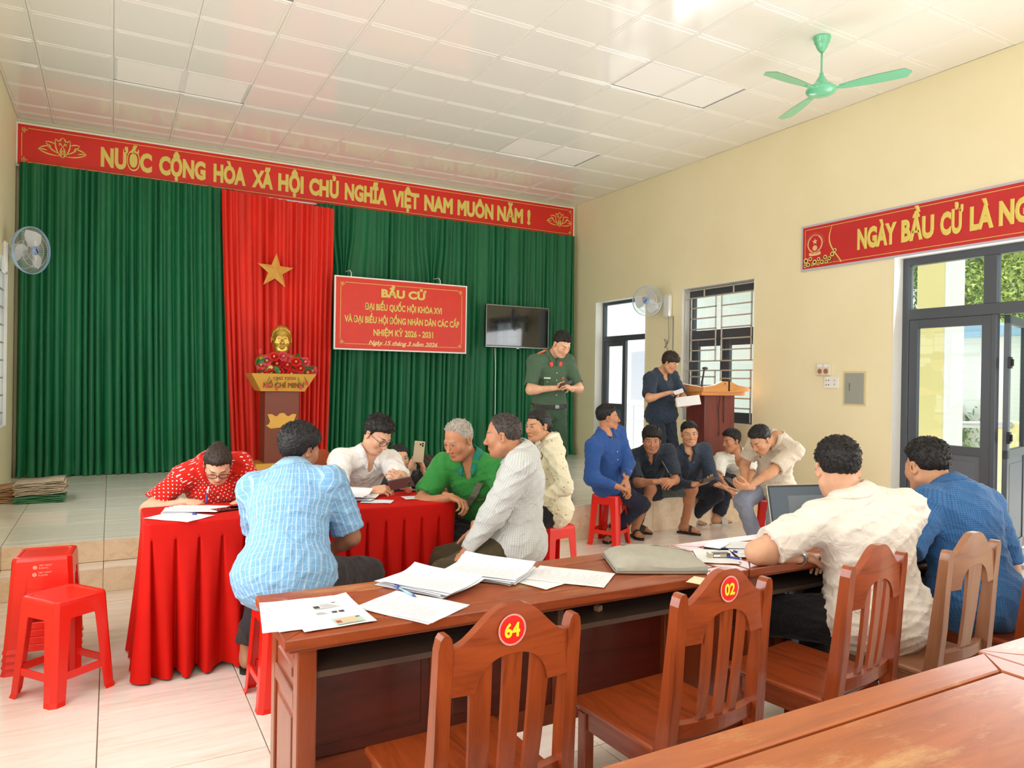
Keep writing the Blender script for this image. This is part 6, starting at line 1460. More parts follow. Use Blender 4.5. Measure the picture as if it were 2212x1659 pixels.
    for i in (0, 1):
        a, e, w_ = arms[i]; V, F = hand_mesh(hpose[i]); V = V * (A_((1, 1, 1)) * s * (.90 if woman else 1.0)); fd = unit(hfd[i]) if hfd[i] is not None else unit(w_ - e); pn = A_(hpn[i]) if hpn[i] is not None else A_((0, 0, -1.)) - Ft * .2
        zz = -(pn - fd * (pn @ fd)); zz = unit(zz); xx = np.cross(fd, zz); M3 = np.stack([xx, fd, zz], 1)
        if i == 1: V = V * A_((-1, 1, 1)); F = F[:, ::-1]
        Vw = w_ + V @ M3.T; addm(Vw, F); hands.append((w_, M3))
    V = np.concatenate(Vs); sk = skinmat('skin', tone, head); o = mkobj('body', V, Fs, sk, root, True)
    at_ = o.data.attributes.new('hl', 'FLOAT_VECTOR', 'POINT'); at_.data.foreach_set('vector', np.concatenate(HLs).ravel())
    # ---- hair
    if head.get('style') != 'none':
        V, Fl = make_hair(head, rng); mkobj('hair', H + (V * hs) @ HR.T, Fl, hairm or M_hairK, root, True)
    # ---- trousers
    info = PEOPLE[label]; info.update(hands=hands, HR=HR, hs=hs, nb=nb, fz=fz)
    if pants is not None:
        e = .010 * loose; Pm = np.stack([pr_, pf, A_((0, 0, 1))], 1); pr2 = [Ell(P + A_((0, 0, .005)), (.163 * s * bk ** .5 + .006, .116 * s + .006, .122 * s), Pm, .05), Ell(P + U * .10, (.14 * s * bk + .002, .105 * s * bk + .002, .10 * s), np.stack([R0, Ft, U], 1), .05, pl=[(P + U * .13, U)])]; cv = []
        for i in (0, 1):
            q, en = legp(i, e, e + .004, e + .012 * loose if pant_end > 1 else e + .012, pant_end); pr2 += q; a, m_, b = legs[i]; dd = unit((b - m_) if pant_end > 1 else (m_ - a)); rr_ = (.038 if pant_end > 1 else .060) * s + .006; cv.append(Cap(en - dd * .03, en + dd * .05, rr_, k=.002, flat0=True))
        V, F = sdf(pr2, res * .95, carve=cv, post=wrinkle(.0070, seed + 5)); segs = [(P - A_((0, 0, .1)), P + A_((0, 0, .15)), .15, pf)] + [(l[0], l[1], .08, (0, 0, -1)) for l in legs] + [(l[1], l[2], .06, -pf) for l in legs]
        skinobj('trousers' if pant_end > 1 else 'shorts', V, F, pants, root, segs)
    # ---- shirt
    if shirt is not None:
        e = .013 * loose; hp_ = P + U * hem; prs = torso(e, .05, [(hp_, -U)]); prs[2] = Ell(P + U * .02, (.172 * s * bk + e, .128 * s * bk + e, .16 * s), np.stack([R0, Ft, U], 1), .05, [(hp_, -U)]); cv = []; prs += [] if tight else [(Ell(P + A_((0, 0, .01)), (.176 * s * bk ** .5 + e, .134 * s * bk ** .5 + e, .140 * s), np.stack([pr_, pf, A_((0, 0, 1))], 1), .05, [(hp_, -U)]))]
        for i in (0, 1):
            q, en = armp(i, e + .006, e + (.014 if sleeve <= 1 else .006) * (.4 if tight else 1), (.010 if sleeve > 1 else 0), t1=sleeve); prs += q; a, m_, b = arms[i]; dd = unit(m_ - a if sleeve <= 1 else b - m_); rr_ = (.043 if sleeve <= 1 else (.041 - .014 * (sleeve - 1))) * s * (.86 if woman else 1) + .005; cv.append(Cap(en - dd * .02, en + dd * .06, rr_, k=.002, flat0=True))
        nk = unit(NT - nb); cv += [Cap(nb - nk * .005, NT, (.058 if neckv < 2 else .072) * s * (.86 if woman else 1), k=.006)]
        if neckv: fr0 = nb + Ft * .055 * s + U * .03; cv += [Cap(nb + U * .07, fr0 + U * .01, .045, .04, k=.008), Cap(fr0, fr0 - U * (.115 if neckv == 1 else .07) * s + Ft * .045, .036 if neckv == 1 else .045, .006 if neckv == 1 else .03, k=.008)]
        V, F = sdf(prs, res * .9, carve=cv, post=wrinkle(.0068 if not tight else .0045, seed)); segs = [(P, S, .135, -Ft)] + [(a, m_, .05, -R0 * (1 - 2 * i)) for i, (a, m_, b) in enumerate(arms)] + ([(m_, b, .04, (0, 0, -1)) for a, m_, b in arms] if sleeve > 1 else [])
        so_ = skinobj('shirt', V, F, shirt, root, segs); info['shirt'] = so_; info['bvh'] = BVHTree.FromPolygons([tuple(q) for q in V], F.tolist())
        if collar is not None:
            ax3 = unit(nk + U * .6); f3 = unit(Ft - ax3 * (Ft @ ax3)); r3 = np.cross(f3, ax3); n = 34; vs = []; fs = []; rn = .060 * s * (.88 if woman else 1); g = .30 if neckv else .12; cc = nb + nk * .03 + Ft * .006
            def drop(rd, r): 
                q = cc + ax3 * .16 + rd * r; h = info['bvh'].ray_cast(Vector(q), Vector(-ax3)); t = (A_(h[0]) - cc) @ ax3 if h[0] is not None else -.02; return max(-.06, min(.06, t))
            hs_ = []
            for j in range(n + 1):
                th = g + (2 * PI - 2 * g) * j / n; rd = f3 * math.cos(th) + r3 * math.sin(th); fr_ = max(0, math.cos(th)) ** 5; hs_.append((rd, fr_, drop(rd, rn + .012), drop(rd, rn + .034 + .022 * fr_)))
            k5 = np.ones(5) / 5; h1 = np.convolve(np.pad([q[2] for q in hs_], 2, 'edge'), k5, 'valid'); h2 = np.convolve(np.pad([q[3] for q in hs_], 2, 'edge'), k5, 'valid')
            for j, (rd, fr_, _, _) in enumerate(hs_):
                a, b = h1[j], h2[j]
                for (rr_, hh) in ((rn, a - .012), (rn + .001, a + .022 - .006 * fr_), (rn + .007, a + .026 - .006 * fr_), (rn + .034 + .022 * fr_, b + .009), (rn + .032 + .022 * fr_, b + .002)): vs.append(cc + ax3 * hh + rd * rr_)
            for j in range(n):
                for k in range(5): a = j * 5 + k; b = j * 5 + (k + 1) % 5; fs.append((a, b, b + 5, a + 5))
            fs += [tuple(range(5)), tuple(range(n * 5, n * 5 + 5))[::-1]]; mkobj('collar', A_(vs), fs, PLAINC.get(collar.name, collar), root, True)
    return info
def surf(info, up, side, lift=.003, back=False):
    """point on the shirt front at height `up` along the spine from the pelvis and `side` to the wearer's right"""
    o = info['P'] + info['U'] * up + info['R0'] * side + info['Ft'] * (.4 if not back else -.4); d = -info['Ft'] * (1 if not back else -1)
    h = info['bvh'].ray_cast(Vector(o), Vector(d)); return A_(h[0]) - d * lift if h[0] is not None else A_(o + d * .28)
def strip(info, pts, wd, mat, name, lift=.003, back=False, th=.0025):
    """band of cloth lying on the shirt through (up, side) points"""
    pts = A_(pts); tt = np.linspace(0, len(pts) - 1, 24 if len(pts) > 4 else 8); pts = [(np.interp(q, range(len(pts)), pts[:, 0]), np.interp(q, range(len(pts)), pts[:, 1])) for q in tt]
    P = [surf(info, u, s_, lift, back) for u, s_ in pts]; n = len(P); vs = []; fs = []; nr = info['Ft'] * (-1 if back else 1)
    for i in range(n):
        t = unit(P[min(i + 1, n - 1)] - P[max(i - 1, 0)]); w_ = unit(np.cross(t, nr)) * wd / 2; vs += [P[i] - w_, P[i] + w_, P[i] + w_ - nr * th, P[i] - w_ - nr * th]
    for i in range(n - 1):
        for j in range(4): fs.append((i * 4 + j, i * 4 + (j + 1) % 4, i * 4 + 4 + (j + 1) % 4, i * 4 + 4 + j))
    fs += [(0, 1, 2, 3), tuple(range(4 * n - 4, 4 * n))[::-1]]; return mkobj(name, A_(vs), fs, mat, info['root'])
def button(info, up, side, mat, r=.0055): p = surf(info, up, side, .002); MB().sph(tuple(p), (r, r, r), 8, 6).build('button', mat, info['root'], True)
def glasses(info, mat, w_=.026, h_=.017):
    H, R, s = info['H'], info['HR'], info['hs']; T = lambda p: tuple(H + R @ (A_(p) * s)); mb = MB()
    for q in (-1, 1):
        mb.tube([T((q * .033 + math.copysign(abs(math.cos(a)) ** .6, math.cos(a)) * w_, .101 - .006 * abs(math.cos(a)) * (q * math.cos(a) > 0), .002 + math.copysign(abs(math.sin(a)) ** .7, math.sin(a)) * h_)) for a in np.linspace(0, 2 * PI, 22, endpoint=False)], .0016 * 1.1, 6, closed=True)
        mb.tube([T((q * .059, .094, .008)), T((q * .076, .06, .010)), T((q * .080, .0, .012)), T((q * .080, -.025, -.002))], .0017, 6)
    mb.tube([T((-.008, .104, .006)), T((0, .106, .009)), T((.008, .104, .006))], .0016, 6)
    return mb.build('glasses', mat, info['root'], True)
def sandals(info, mat, sole, slip=True, closed=False):
    for b, fd, rr, sg in info['fz']:
        g = lambda x, y, z: b + fd * y + rr * x * sg + A_((0, 0, z - .065)); out = []
        pts = [(-.034, -.05), (-.040, .05), (-.047, .13), (-.030, .172), (.0, .172), (.030, .150), (.044, .10), (.038, .03), (.034, -.05), (.018, -.072), (-.018, -.072)]
        n = len(pts); vs = [g(x, y, z) for z in (-.020, -.002) for x, y in pts]; fs = [tuple(range(n))[::-1], tuple(range(n, 2 * n))] + [(i, (i + 1) % n, n + (i + 1) % n, n + i) for i in range(n)]; mkobj('sole', A_(vs), fs, sole, info['root'])
        vs = []; fs = []; m_ = 13; ys = (.035, .11) if slip else (.06, .085)
        if closed: ys = (.02, .165)
        for y in np.linspace(ys[0], ys[1], 5):
            for j in range(m_): a = PI * j / (m_ - 1); k = (y - .02) / .12; vs.append(g(-math.cos(a) * (.046 + .004 * math.sin(k * 2)), y, -.012 + (.094 - .048 * k + (.004 if closed else .0)) * math.sin(a) ** .7))
        for i in range(4):
            for j in range(m_ - 1): fs.append((i * m_ + j, i * m_ + j + 1, (i + 1) * m_ + j + 1, (i + 1) * m_ + j))
        mkobj('strap', A_(vs), fs, mat, info['root'], True)
def held_phone(info, i, label, off=(0, .085, -.02), mat=None, tilt=0, lens=False, L=.155, W_=.075, dn=None, du=None, pos=None):
    w_, M3 = info['hands'][i]; p = w_ + M3 @ A_(off) if pos is None else A_(pos); o = phone((0, 0, 0), (0, 0, 0), label, body=mat, L=L, W_=W_, lens=lens)
    zz = unit(dn) if dn is not None else unit(M3[:, 2]); yy = A_(du) if du is not None else M3[:, 1]; yy = unit(yy - zz * (yy @ zz)); xx = np.cross(yy, zz); R = Matrix([list(map(float, r_)) for r_ in np.stack([xx, yy, zz], 1)]); o.rotation_euler = R.to_euler(); o.location = tuple(p); return o
# ================================================================ the people
K = lambda c, *a, **k: clothmat(*([c] + list(a)), **k)
T1 = rgb(222, 172, 140); T2 = rgb(206, 152, 116); T3 = rgb(190, 132, 98); T4 = rgb(172, 118, 88)
M_navy = clothmat('navy_cloth', rgb(34, 38, 56)); M_blackc = clothmat('black_cloth', rgb(28, 28, 32)); M_charc = clothmat('charcoal_cloth', rgb(52, 46, 48))
M_frameg = plain('glasses_black', rgb(20, 20, 24), .25)
M_btn = plain('white_button', rgb(236, 234, 226), .35)
M_solek = plain('black_sole', rgb(34, 36, 34), .6); M_camo = plain('olive_strap', rgb(66, 66, 56), .6, var=.3, vscale=60); M_soleg = plain('pale_sole', rgb(196, 192, 184), .6)
def D(u, v, d): return A_(at(u, v, d))
for n_, c_ in (('red_dotted_cloth', rgb(214, 34, 20)), ('light_blue_plaid', rgb(146, 188, 222)), ('pale_grey_check', rgb(206, 208, 206)), ('cream_floral_cloth', rgb(236, 230, 208)), ('blue_fine_check', rgb(54, 100, 152))): PLAINC[n_] = clothmat(n_ + '_collar', c_)
# --- woman writing
m1 = clothmat('red_dotted_cloth', rgb(214, 34, 20), 'dots', rgb(250, 240, 235))
I = person('woman in a red polka dot shirt and glasses writing at the red table', P=(.62, 4.93, .55), S=D(462, 1040, 4.42), H=D(477, 1000, 4.12), yaw=-92, hyaw=-96, hpitch=42, tone=T1, tall=.97, woman=True, bulk=1.12,
           hand=(D(405, 1084, 4.10), D(512, 1086, 4.15)), epole=((-.8, -.1, -.5), (.8, .2, -.5)), hfd=((.75, -.6, -.12), (-.75, -.5, -.25)), hpn=((.3, .1, -1), (.1, -.2, -1)), hpose=('pen', 'point'), foot=((.5, 4.62, .08), (.75, 4.62, .08)), shirt=m1, collar=m1, pants=M_navy, sleeve=.80, loose=1.5,
           head=dict(style='tied', tail='bun', eyes=.2, lip=.8, tufts=120, flow=(0, -1, .1), lift=.05), hairm=M_hairB, feet=False, neckv=1, hem=-.10)
glasses(I, M_frameg); 
for q in (.20, .27, .34): button(I, q, 0, M_btn)
a = I['hands'][0][0] + I['hands'][0][1] @ A_((-.02, .085, -.03)); b = a + A_((.03, .03, .115)); pen(tuple(a + A_((0, 0, -.035))), tuple(b), 'blue pen in the writing hand of the woman in the polka dot shirt', M_pblue, M_pblue, cap=M_pw)
# --- man in light blue plaid, back turned
m2 = clothmat('light_blue_plaid', rgb(124, 172, 214), 'plaid', rgb(214, 230, 242))
sp_ = D(600, 1350, 3.27); SP2 = (.80, 3.17)
stool(.73, 3.47, 0, math.radians(3), 'red plastic stool under the man in the light blue plaid shirt')
I = person('man in a light blue plaid short sleeved shirt seated with his back turned', P=(.71, 3.44, .555), S=D(632, 1042, 3.62), H=D(650, 962, 3.76), yaw=62, hyaw=28, hpitch=12, tone=T4, tall=1.06, bulk=1.2, spine=.45, neck=.19,
           hand=(D(690, 1205, 3.8), D(640, 1150, 4.0)), epole=((.75, -.45, -.8), (-.6, .0, -.8)), hfd=((-.5, .6, .1), (.5, .2, 0)), hpose=('clasp', 'clasp'), foot=((1.16, 3.66, .08), (.62, 3.86, .08)), pyaw=48, kpole=((.9, .3, .9), (.45, .9, .7)), fyaw=(20, 80),
           shirt=m2, collar=m2, pants=M_charc, sleeve=.86, loose=1.7, hem=-.13, head=dict(style='mop', eyes=1, tufts=520, lift=.5, flow=(0, .3, .4)), res=.0075, pant_end=1.9)
sandals(I, M_blackc, M_solek)
I_ = thing('handbag', None, None); bpy.data.objects.remove(I_)
# --- man with glasses, white shirt and phone
m3 = clothmat('white_shirt_cloth', rgb(240, 238, 236))
I = person('man with glasses in a white shirt looking down at a phone', P=(1.43, 5.12, .55), S=D(782, 1010, 4.98), H=D(814, 942, 4.86), yaw=-78, hyaw=-62, hpitch=34, hroll=-4, tone=T1, tall=1.06, bulk=1.1,
           hand=(D(800, 1062, 4.46), D(882, 1062, 4.45)), epole=((-.8, .1, -.6), (.7, .2, -.7)), hfd=((.8, -.35, .15), (-.55, -.3, .45)), hpn=((.1, .4, -.8), (-.3, .9, -.1)), hpose=('hold', 'hold'), foot=((1.3, 4.65, .08), (1.55, 4.65, .08)), shirt=m3, collar=m3, pants=M_navy, sleeve=1.08, loose=1.5,
           head=dict(style='short', eyes=.2, tufts=420, lock=1.3, flow=(.3, 1, -.1)), feet=False, neckv=1, hem=-.1)
glasses(I, M_frameg, .027, .019)
for q in (.16, .23, .30): button(I, q, 0, M_btn, .004)
strip(I, [(.12, 0), (.2, 0), (.28, 0), (.36, 0)], .028, m3, 'placket', .002); strip(I, [(.20, -.075), (.31, -.075)], .085, m3, 'chest_pocket', .003)
held_phone(I, 1, 'brown phone held by the man in the white shirt', mat=plain('phone_brown', rgb(92, 70, 64), .25), pos=D(866, 1044, 4.38), dn=(.45, .75, .5), du=(.75, -.2, .35), lens=True)
# --- young woman photographing with a phone
m4 = clothmat('dark_grey_jacket', rgb(70, 76, 80))
I = person('young woman in a dark grey jacket holding up a pale phone', P=(2.07, 5.75, .42), S=D(872, 1012, 5.62), H=D(860, 962, 5.55), yaw=-105, hyaw=-92, hpitch=-3, tone=T1, tall=.93, woman=True,
           hand=(D(889, 1015, 5.28), D(914, 1010, 5.28)), epole=((-.5, .2, -.9), (.6, .2, -.9)), hfd=((.25, -.1, .9), (-.25, -.1, .9)), hpn=((.9, .3, 0), (-.9, .3, 0)), hpose=('hold', 'hold'), foot=((1.95, 5.3, .08), (2.2, 5.3, .08)), shirt=m4, pants=M_blackc, sleeve=1.9,
           head=dict(style='tied', eyes=.9, lip=.8, tufts=150, flow=(0, -1, 0), lift=.1, jaw=.95), feet=False)
held_phone(I, 0, 'pale gold phone with three lenses held up by the young woman', mat=plain('phone_champagne', rgb(226, 206, 176), .25), pos=D(905, 976, 5.22), dn=(.44, .88, .1), du=(.1, 0, 1), lens=True)
# --- person with the bun behind the old man
m5 = clothmat('grey_hooded_jacket', rgb(112, 110, 106)); 
I = person('person with hair in a bun and grey jacket half hidden behind the old man', P=(2.30, 5.78, .42), S=D(934, 1006, 5.45), H=D(938, 944, 5.4), yaw=-20, hyaw=10, hpitch=18, tone=T2, tall=.95, woman=True, hand=(D(960, 1060, 5.3), D(975, 1050, 5.3)), foot=((2.5, 5.4, .08), (2.7, 5.5, .08)), shirt=m5, collar=clothmat('cream_fleece', rgb(222, 214, 198)), pants=M_blackc, sleeve=1.9, loose=1.3,
           head=dict(style='tied', tail='bun', tufts=160, lift=.2), hairm=M_hairB, feet=False)
# --- old man in green polo
m6 = clothmat('green_polo_cloth', rgb(52, 138, 62)); m6c = clothmat('teal_collar_cloth', rgb(28, 128, 110))
stool(2.16, 4.30, 0, .5, 'red plastic stool under the old man in the green polo shirt')
I = person('grey haired old man in a green polo shirt with a grey shoulder strap', P=(2.14, 4.25, .555), S=D(1020, 1015, 4.50), H=D(988, 945, 4.38), yaw=-135, hyaw=-160, hpitch=24, tone=T3, tall=1.02, bulk=1.1,
           hand=(D(975, 1074, 4.26), D(1022, 1148, 4.15)), epole=((-.55, .75, -.4), (.9, -.2, -.35)), hfd=((.35, -.75, -.18), (-.35, -.5, -.8)), hpn=((-.1, -.2, -1), (-.5, .5, -.3)), hpose=('clasp', 'relaxed'), foot=((1.9, 3.95, .08), (2.2, 3.85, .08)), shirt=m6, collar=m6c, pants=M_blackc, sleeve=.78, loose=1.7, neckv=1,
           head=dict(style='thin', eyes=.6, grey=True, sad=True, jaw=1.08, cheek=1.15, tufts=260, lift=.1), hairm=M_hairG, hem=-.1, feet=False)
M_strap = clothmat('grey_strap_cloth', rgb(122, 116, 100)); strip(I, [(.455, -.085), (.43, -.07), (.40, -.055), (.34, -.018), (.28, .02), (.22, .055), (.16, .085), (.10, .11)], .036, M_strap, 'shoulder_strap', .012)
button(I, .35, 0, m6, .004); button(I, .31, 0, m6, .004); strip(I, [(.33, -.095), (.33, -.055)], .010, plain('orange_stitch', rgb(170, 120, 60), .6), 'stitched_word', .002)
# --- man in grey checked long sleeved shirt
m7 = clothmat('pale_grey_check', rgb(214, 216, 212), 'check', rgb(140, 146, 156))
stool(2.01, 3.58, 0, .2, 'red plastic stool under the man in the pale checked shirt')
m7p = clothmat('olive_cloth', rgb(74, 64, 44))
I = person('man in a pale grey checked long sleeved shirt seated in profile at the table end', P=(2.01, 3.58, .555), S=D(1126, 1015, 4.14), H=D(1092, 950, 4.1), yaw=148, hyaw=142, hpitch=8, tone=T3, tall=1.04, bulk=1.12, spine=.445, neck=.19,
           hand=(D(1070, 1185, 4.35), D(1000, 1200, 3.88)), epole=((0, .9, -.5), (.35, -.9, -.5)), hfd=((-.8, .2, -.3), (-.85, .1, -.5)), hpose=('relaxed', 'relaxed'), foot=((1.56, 4.0, .08), (1.38, 3.62, .08)), kpole=((-.6, .3, 1), (-.8, -.15, 1.0)), shirt=m7, collar=m7, pants=m7p, sleeve=1.96, loose=2.0, hem=-.15,
           head=dict(style='thin', eyes=.8, jaw=1.04, tufts=420, lift=.15, flow=(0, -.6, .2)), hairm=M_hairS, res=.008, feet=False)
# --- woman in cream blouse
m8 = clothmat('cream_floral_cloth', rgb(232, 224, 196), 'floral', rgb(160, 120, 70))
p8 = D(1192, 1072, 5.25)
stool(p8[0], p8[1], 0, .1, 'red plastic stool under the woman in the cream blouse')
I = person('woman in a cream patterned blouse with a low ponytail', P=(p8[0], p8[1], .555), S=D(1188, 985, 5.22), H=D(1170, 935, 5.15), yaw=160, hyaw=-170, hpitch=6, tone=T2, tall=.98, woman=True, hand=(D(1150, 1075, 5.3), D(1150, 1085, 4.85)), foot=((p8[0] - .45, p8[1] + .1, .08), (p8[0] - .42, p8[1] - .15, .08)), shirt=m8, collar=m8, pants=M_blackc, sleeve=1.95, loose=1.4, hem=-.12,
           head=dict(style='tied', tail='pony', eyes=.8, lip=.9, tufts=90, flow=(0, -1, 0), lift=.05, part=True), feet=False, neckv=1)
MB().sph(tuple(I['H'] + I['HR'] @ A_((-.082, -.008, -.038))), .005).build('earring', M_pgold, I['root'], True)
strip(I, [(.45, -.10), (.40, -.09), (.34, -.07)], .012, plain('brown_leather', rgb(150, 80, 60), .5), 'bag_strap', .004)
# --- officer
m9 = clothmat('officer_green_cloth', rgb(74, 100, 78)); m9p = clothmat('officer_green_trouser_cloth', rgb(66, 92, 72))
q = D(1186, 905, 7.05)
I = person('young man in green uniform standing on the stage looking at a phone', P=(q[0], q[1], SZ + .89), S=D(1190, 797, 7.0), H=D(1205, 757, 6.92), yaw=-92, hyaw=-80, hpitch=34, tone=T1, tall=1.0, bulk=1.02,
           hand=(D(1203, 838, 6.78), D(1231, 839, 6.82)), epole=((-.8, .3, -.6), (.8, .3, -.5)), hfd=((.9, -.25, .2), (-.7, -.4, .3)), hpn=((.2, .4, -.6), (-.3, .6, -.5)), hpose=('hold', 'hold'), foot=((q[0] - .10, q[1], SZ + .08), (q[0] + .12, q[1] - .02, SZ + .08)), kpole=((0, -1, 0), (0, -1, 0)), shirt=m9, collar=m9, pants=m9p, sleeve=.82, loose=1.3, hem=.03,
           head=dict(style='crew', eyes=.2, tufts=300), neckv=0, pant_end=1.93, tight=True)
M_ins = plain('insignia_red', rgb(214, 56, 34), .4); M_yst = plain('insignia_gold', rgb(240, 200, 140), .4)
MB_ = I
for sg in (1, -1):
    c = I['S'] + I['R0'] * sg * .115 + I['U'] * .078; R = np.stack([I['R0'] * sg, I['Ft'], I['U']], 1); A = Matrix([list(map(float, r_)) for r_ in R]).to_4x4(); A.translation = Vector(c); A = A @ Matrix.Rotation(math.radians(22), 4, 'Y')
    e_ = MB().box(-.055, .055, -.024, .024, 0, .007, .002, A).build('shoulder_board', M_ins, I['root']); MB().box(-.05, .05, -.004, .004, .007, .009, 0, A).box(-.04, -.03, -.02, .02, .007, .009, 0, A).box(-.02, -.01, -.02, .02, .007, .009, 0, A).build('rank_bars', M_yst, e_)
    pz_ = surf(I, .452, sg * .052, .008); A.translation = Vector(pz_); MB().box(-.018, .018, -.004, .003, -.022, .022, .002, A).build('collar_tab', M_ins, I['root'])
for k_ in (.16, .23, .30, .37): button(I, k_, 0, M_btn, .006)
strip(I, [(.31, .09), (.25, .09)], .075, m9, 'chest_pocket', .004); strip(I, [(.31, -.09), (.25, -.09)], .075, m9, 'chest_pocket', .004); button(I, .285, .09, M_btn, .006); button(I, .285, -.09, M_btn, .006)
strip(I, [(.322, .12), (.322, .065)], .012, M_white, 'name_strip', .004); strip(I, [(.33, -.08), (.305, -.08)], .022, M_ins, 'chest_badge', .004)
rt = [I['P'] + I['U'] * .05 + I['R0'] * math.cos(a) * .182 + I['Ft'] * math.sin(a) * .142 for a in np.linspace(0, 2 * PI, 32, endpoint=False)]
vs = [p + I['U'] * dz + (p - I['P'] - I['U'] * .05) * e_ for e_, dz in ((.0, -.018), (.05, -.018), (.05, .018), (.0, .018)) for p in rt]; n = 32
b_ = mkobj('belt', A_(vs), [(i * n + j, i * n + (j + 1) % n, ((i + 1) % 4) * n + (j + 1) % n, ((i + 1) % 4) * n + j) for i in range(4) for j in range(n)], plain('dark_belt', rgb(48, 44, 48), .4), I['root'])
c = I['P'] + I['U'] * .05 + I['Ft'] * .150; MB().box(c[0] - .022, c[0] + .022, c[1] - .006, c[1] + .004, c[2] - .018, c[2] + .018, .003).build('buckle', M_silver, b_)
held_phone(I, 0, 'black phone in the hands of the uniformed man', pos=D(1222, 829, 6.74), dn=(-.2, .6, .75), du=(.9, -.2, .2), L=.14, W_=.07)
sandals(I, M_blackc, M_solek, closed=True)
# --- men seated on the right
def seat_feet(fr, fl): return (A_(onz(*fr, .0)) + A_((0, 0, .085)), A_(onz(*fl, .0)) + A_((0, 0, .085)))
m10 = clothmat('royal_blue_cloth', rgb(44, 82, 148))
stool(4.05, 5.44, 0, math.radians(30), 'red plastic stool under the man in the royal blue long sleeved shirt')
f_ = seat_feet((1322, 1168), (1374, 1150))
I = person('man in a royal blue long sleeved shirt sitting on a stool and looking right', P=(4.05, 5.44, .555), S=D(1310, 968, 6.62), H=D(1312, 915, 6.62), yaw=-75, hyaw=-28, hpitch=-2, tone=T3, tall=1.0, spine=.445, neck=.19,
           hand=(D(1337, 1052, 6.35), D(1352, 1036, 6.42)), epole=((-.9, .3, -.4), (.9, .4, -.3)), hfd=((.7, -.5, -.3), (-.1, -.5, -.7)), hpn=((0, 0, -1), (-.3, 0, -1)), hpose=('clasp', 'relaxed'), foot=f_, kpole=((.3, -.6, 1), (.6, -.5, 1)), pyaw=-70, fyaw=(-150, -60), shirt=m10, collar=m10, pants=M_navy, sleeve=1.92, loose=1.5, head=dict(style='crew', eyes=.9, tufts=320), neckv=1, hem=-.12)
sandals(I, M_camo, M_solek)
for k_ in (.18, .26, .34): button(I, k_, 0, M_btn, .005)
m11 = clothmat('navy_polo_cloth', rgb(44, 52, 64)); m11s = clothmat('grey_green_short_cloth', rgb(98, 110, 112))
p11 = A_(ony(1402, 1050, 5.78)); 
f_ = seat_feet((1372, 1160), (1478, 1152))
I = person('man in a navy polo and grey shorts sitting on the stage edge with clasped hands', P=(p11[0], max(p11[1], SY + .05), SZ + .10), S=D(1402, 980, 7.05), H=D(1410, 940, 6.85), yaw=-118, hyaw=-126, hpitch=10, tone=T3, tall=1.04,
           hand=(D(1424, 1040, 6.66), D(1454, 1040, 6.66)), epole=((-.5, .2, -.9), (.5, .1, -.9)), hfd=((.7, -.45, .05), (-.75, -.3, -.05)), hpn=((.4, .3, -.6), (-.4, .3, -.6)), hpose=('clasp', 'clasp'), foot=f_, kpole=((-.2, -1, .9), (0, -1, .9)), pyaw=-115, fyaw=(-110, -62), shirt=m11, collar=m11, pants=m11s, sleeve=.9, loose=1.5, pant_end=.93, head=dict(style='mop', eyes=.7, sad=True, tufts=420, lift=.5, jaw=1.0, stubble=.4), neckv=1, hem=-.1)
sandals(I, M_solek, M_solek, slip=False); strip(I, [(.475, -.10), (.455, -.14), (.43, -.17)], .008, M_soleg, 'shoulder_piping', .006)
m12 = clothmat('dark_slate_cloth', rgb(52, 62, 78)); m12p = clothmat('dark_trouser_cloth', rgb(38, 44, 58))
p12 = A_(ony(1478, 1052, 5.82)); f_ = seat_feet((1492, 1134), (1548, 1134))
I = person('smiling man in a dark slate shirt with a silver necklace holding a phone', P=(p12[0], max(p12[1], SY + .06), SZ + .10), S=D(1484, 985, 7.35), H=D(1490, 934, 7.28), yaw=-112, hyaw=-122, hpitch=4, hroll=4, tone=T2, tall=1.02, bulk=1.05,
           hand=(D(1507, 1046, 6.95), D(1556, 1050, 7.05)), epole=((-.3, .3, -.9), (.4, .3, -.9)), hfd=((.75, -.25, .2), (.75, -.5, -.15)), hpn=((-.2, .1, 1), (0, 0, -1)), hpose=('relaxed', 'flat'), foot=f_, kpole=((0, -.7, 1.2), (.75, -.5, 1.0)), pyaw=-95, fyaw=(-70, -10), shirt=m12, collar=m12, pants=m12p, sleeve=1.85, loose=1.5, head=dict(style='crew', eyes=.75, smile=True, cheek=1.15, lip=.8, tufts=260), neckv=1, hem=-.08)
sandals(I, M_soleg, M_soleg); held_phone(I, 0, 'slim phone in the hand of the smiling man', pos=D(1527, 1037, 6.87), dn=(-.35, -.2, .9), du=(.85, -.35, .25))
nk = I['nb']; MB().tube([nk + I['R0'] * math.sin(a) * .075 * (1 if True else 1) + I['Ft'] * (.055 + .055 * math.cos(a)) + I['U'] * (.015 - .075 * math.cos(a * .5) ** 2) for a in np.linspace(-2.2, 2.2, 24)], .0035, 6).build('necklace', M_silver, I['root'], True)
m13 = clothmat('white_tee_cloth', rgb(238, 236, 226)); m13p = clothmat('slate_blue_jeans', rgb(58, 72, 90))
p13 = A_(ony(1592, 1060, 5.86)); f_ = seat_feet((1553, 1128), (1604, 1118))
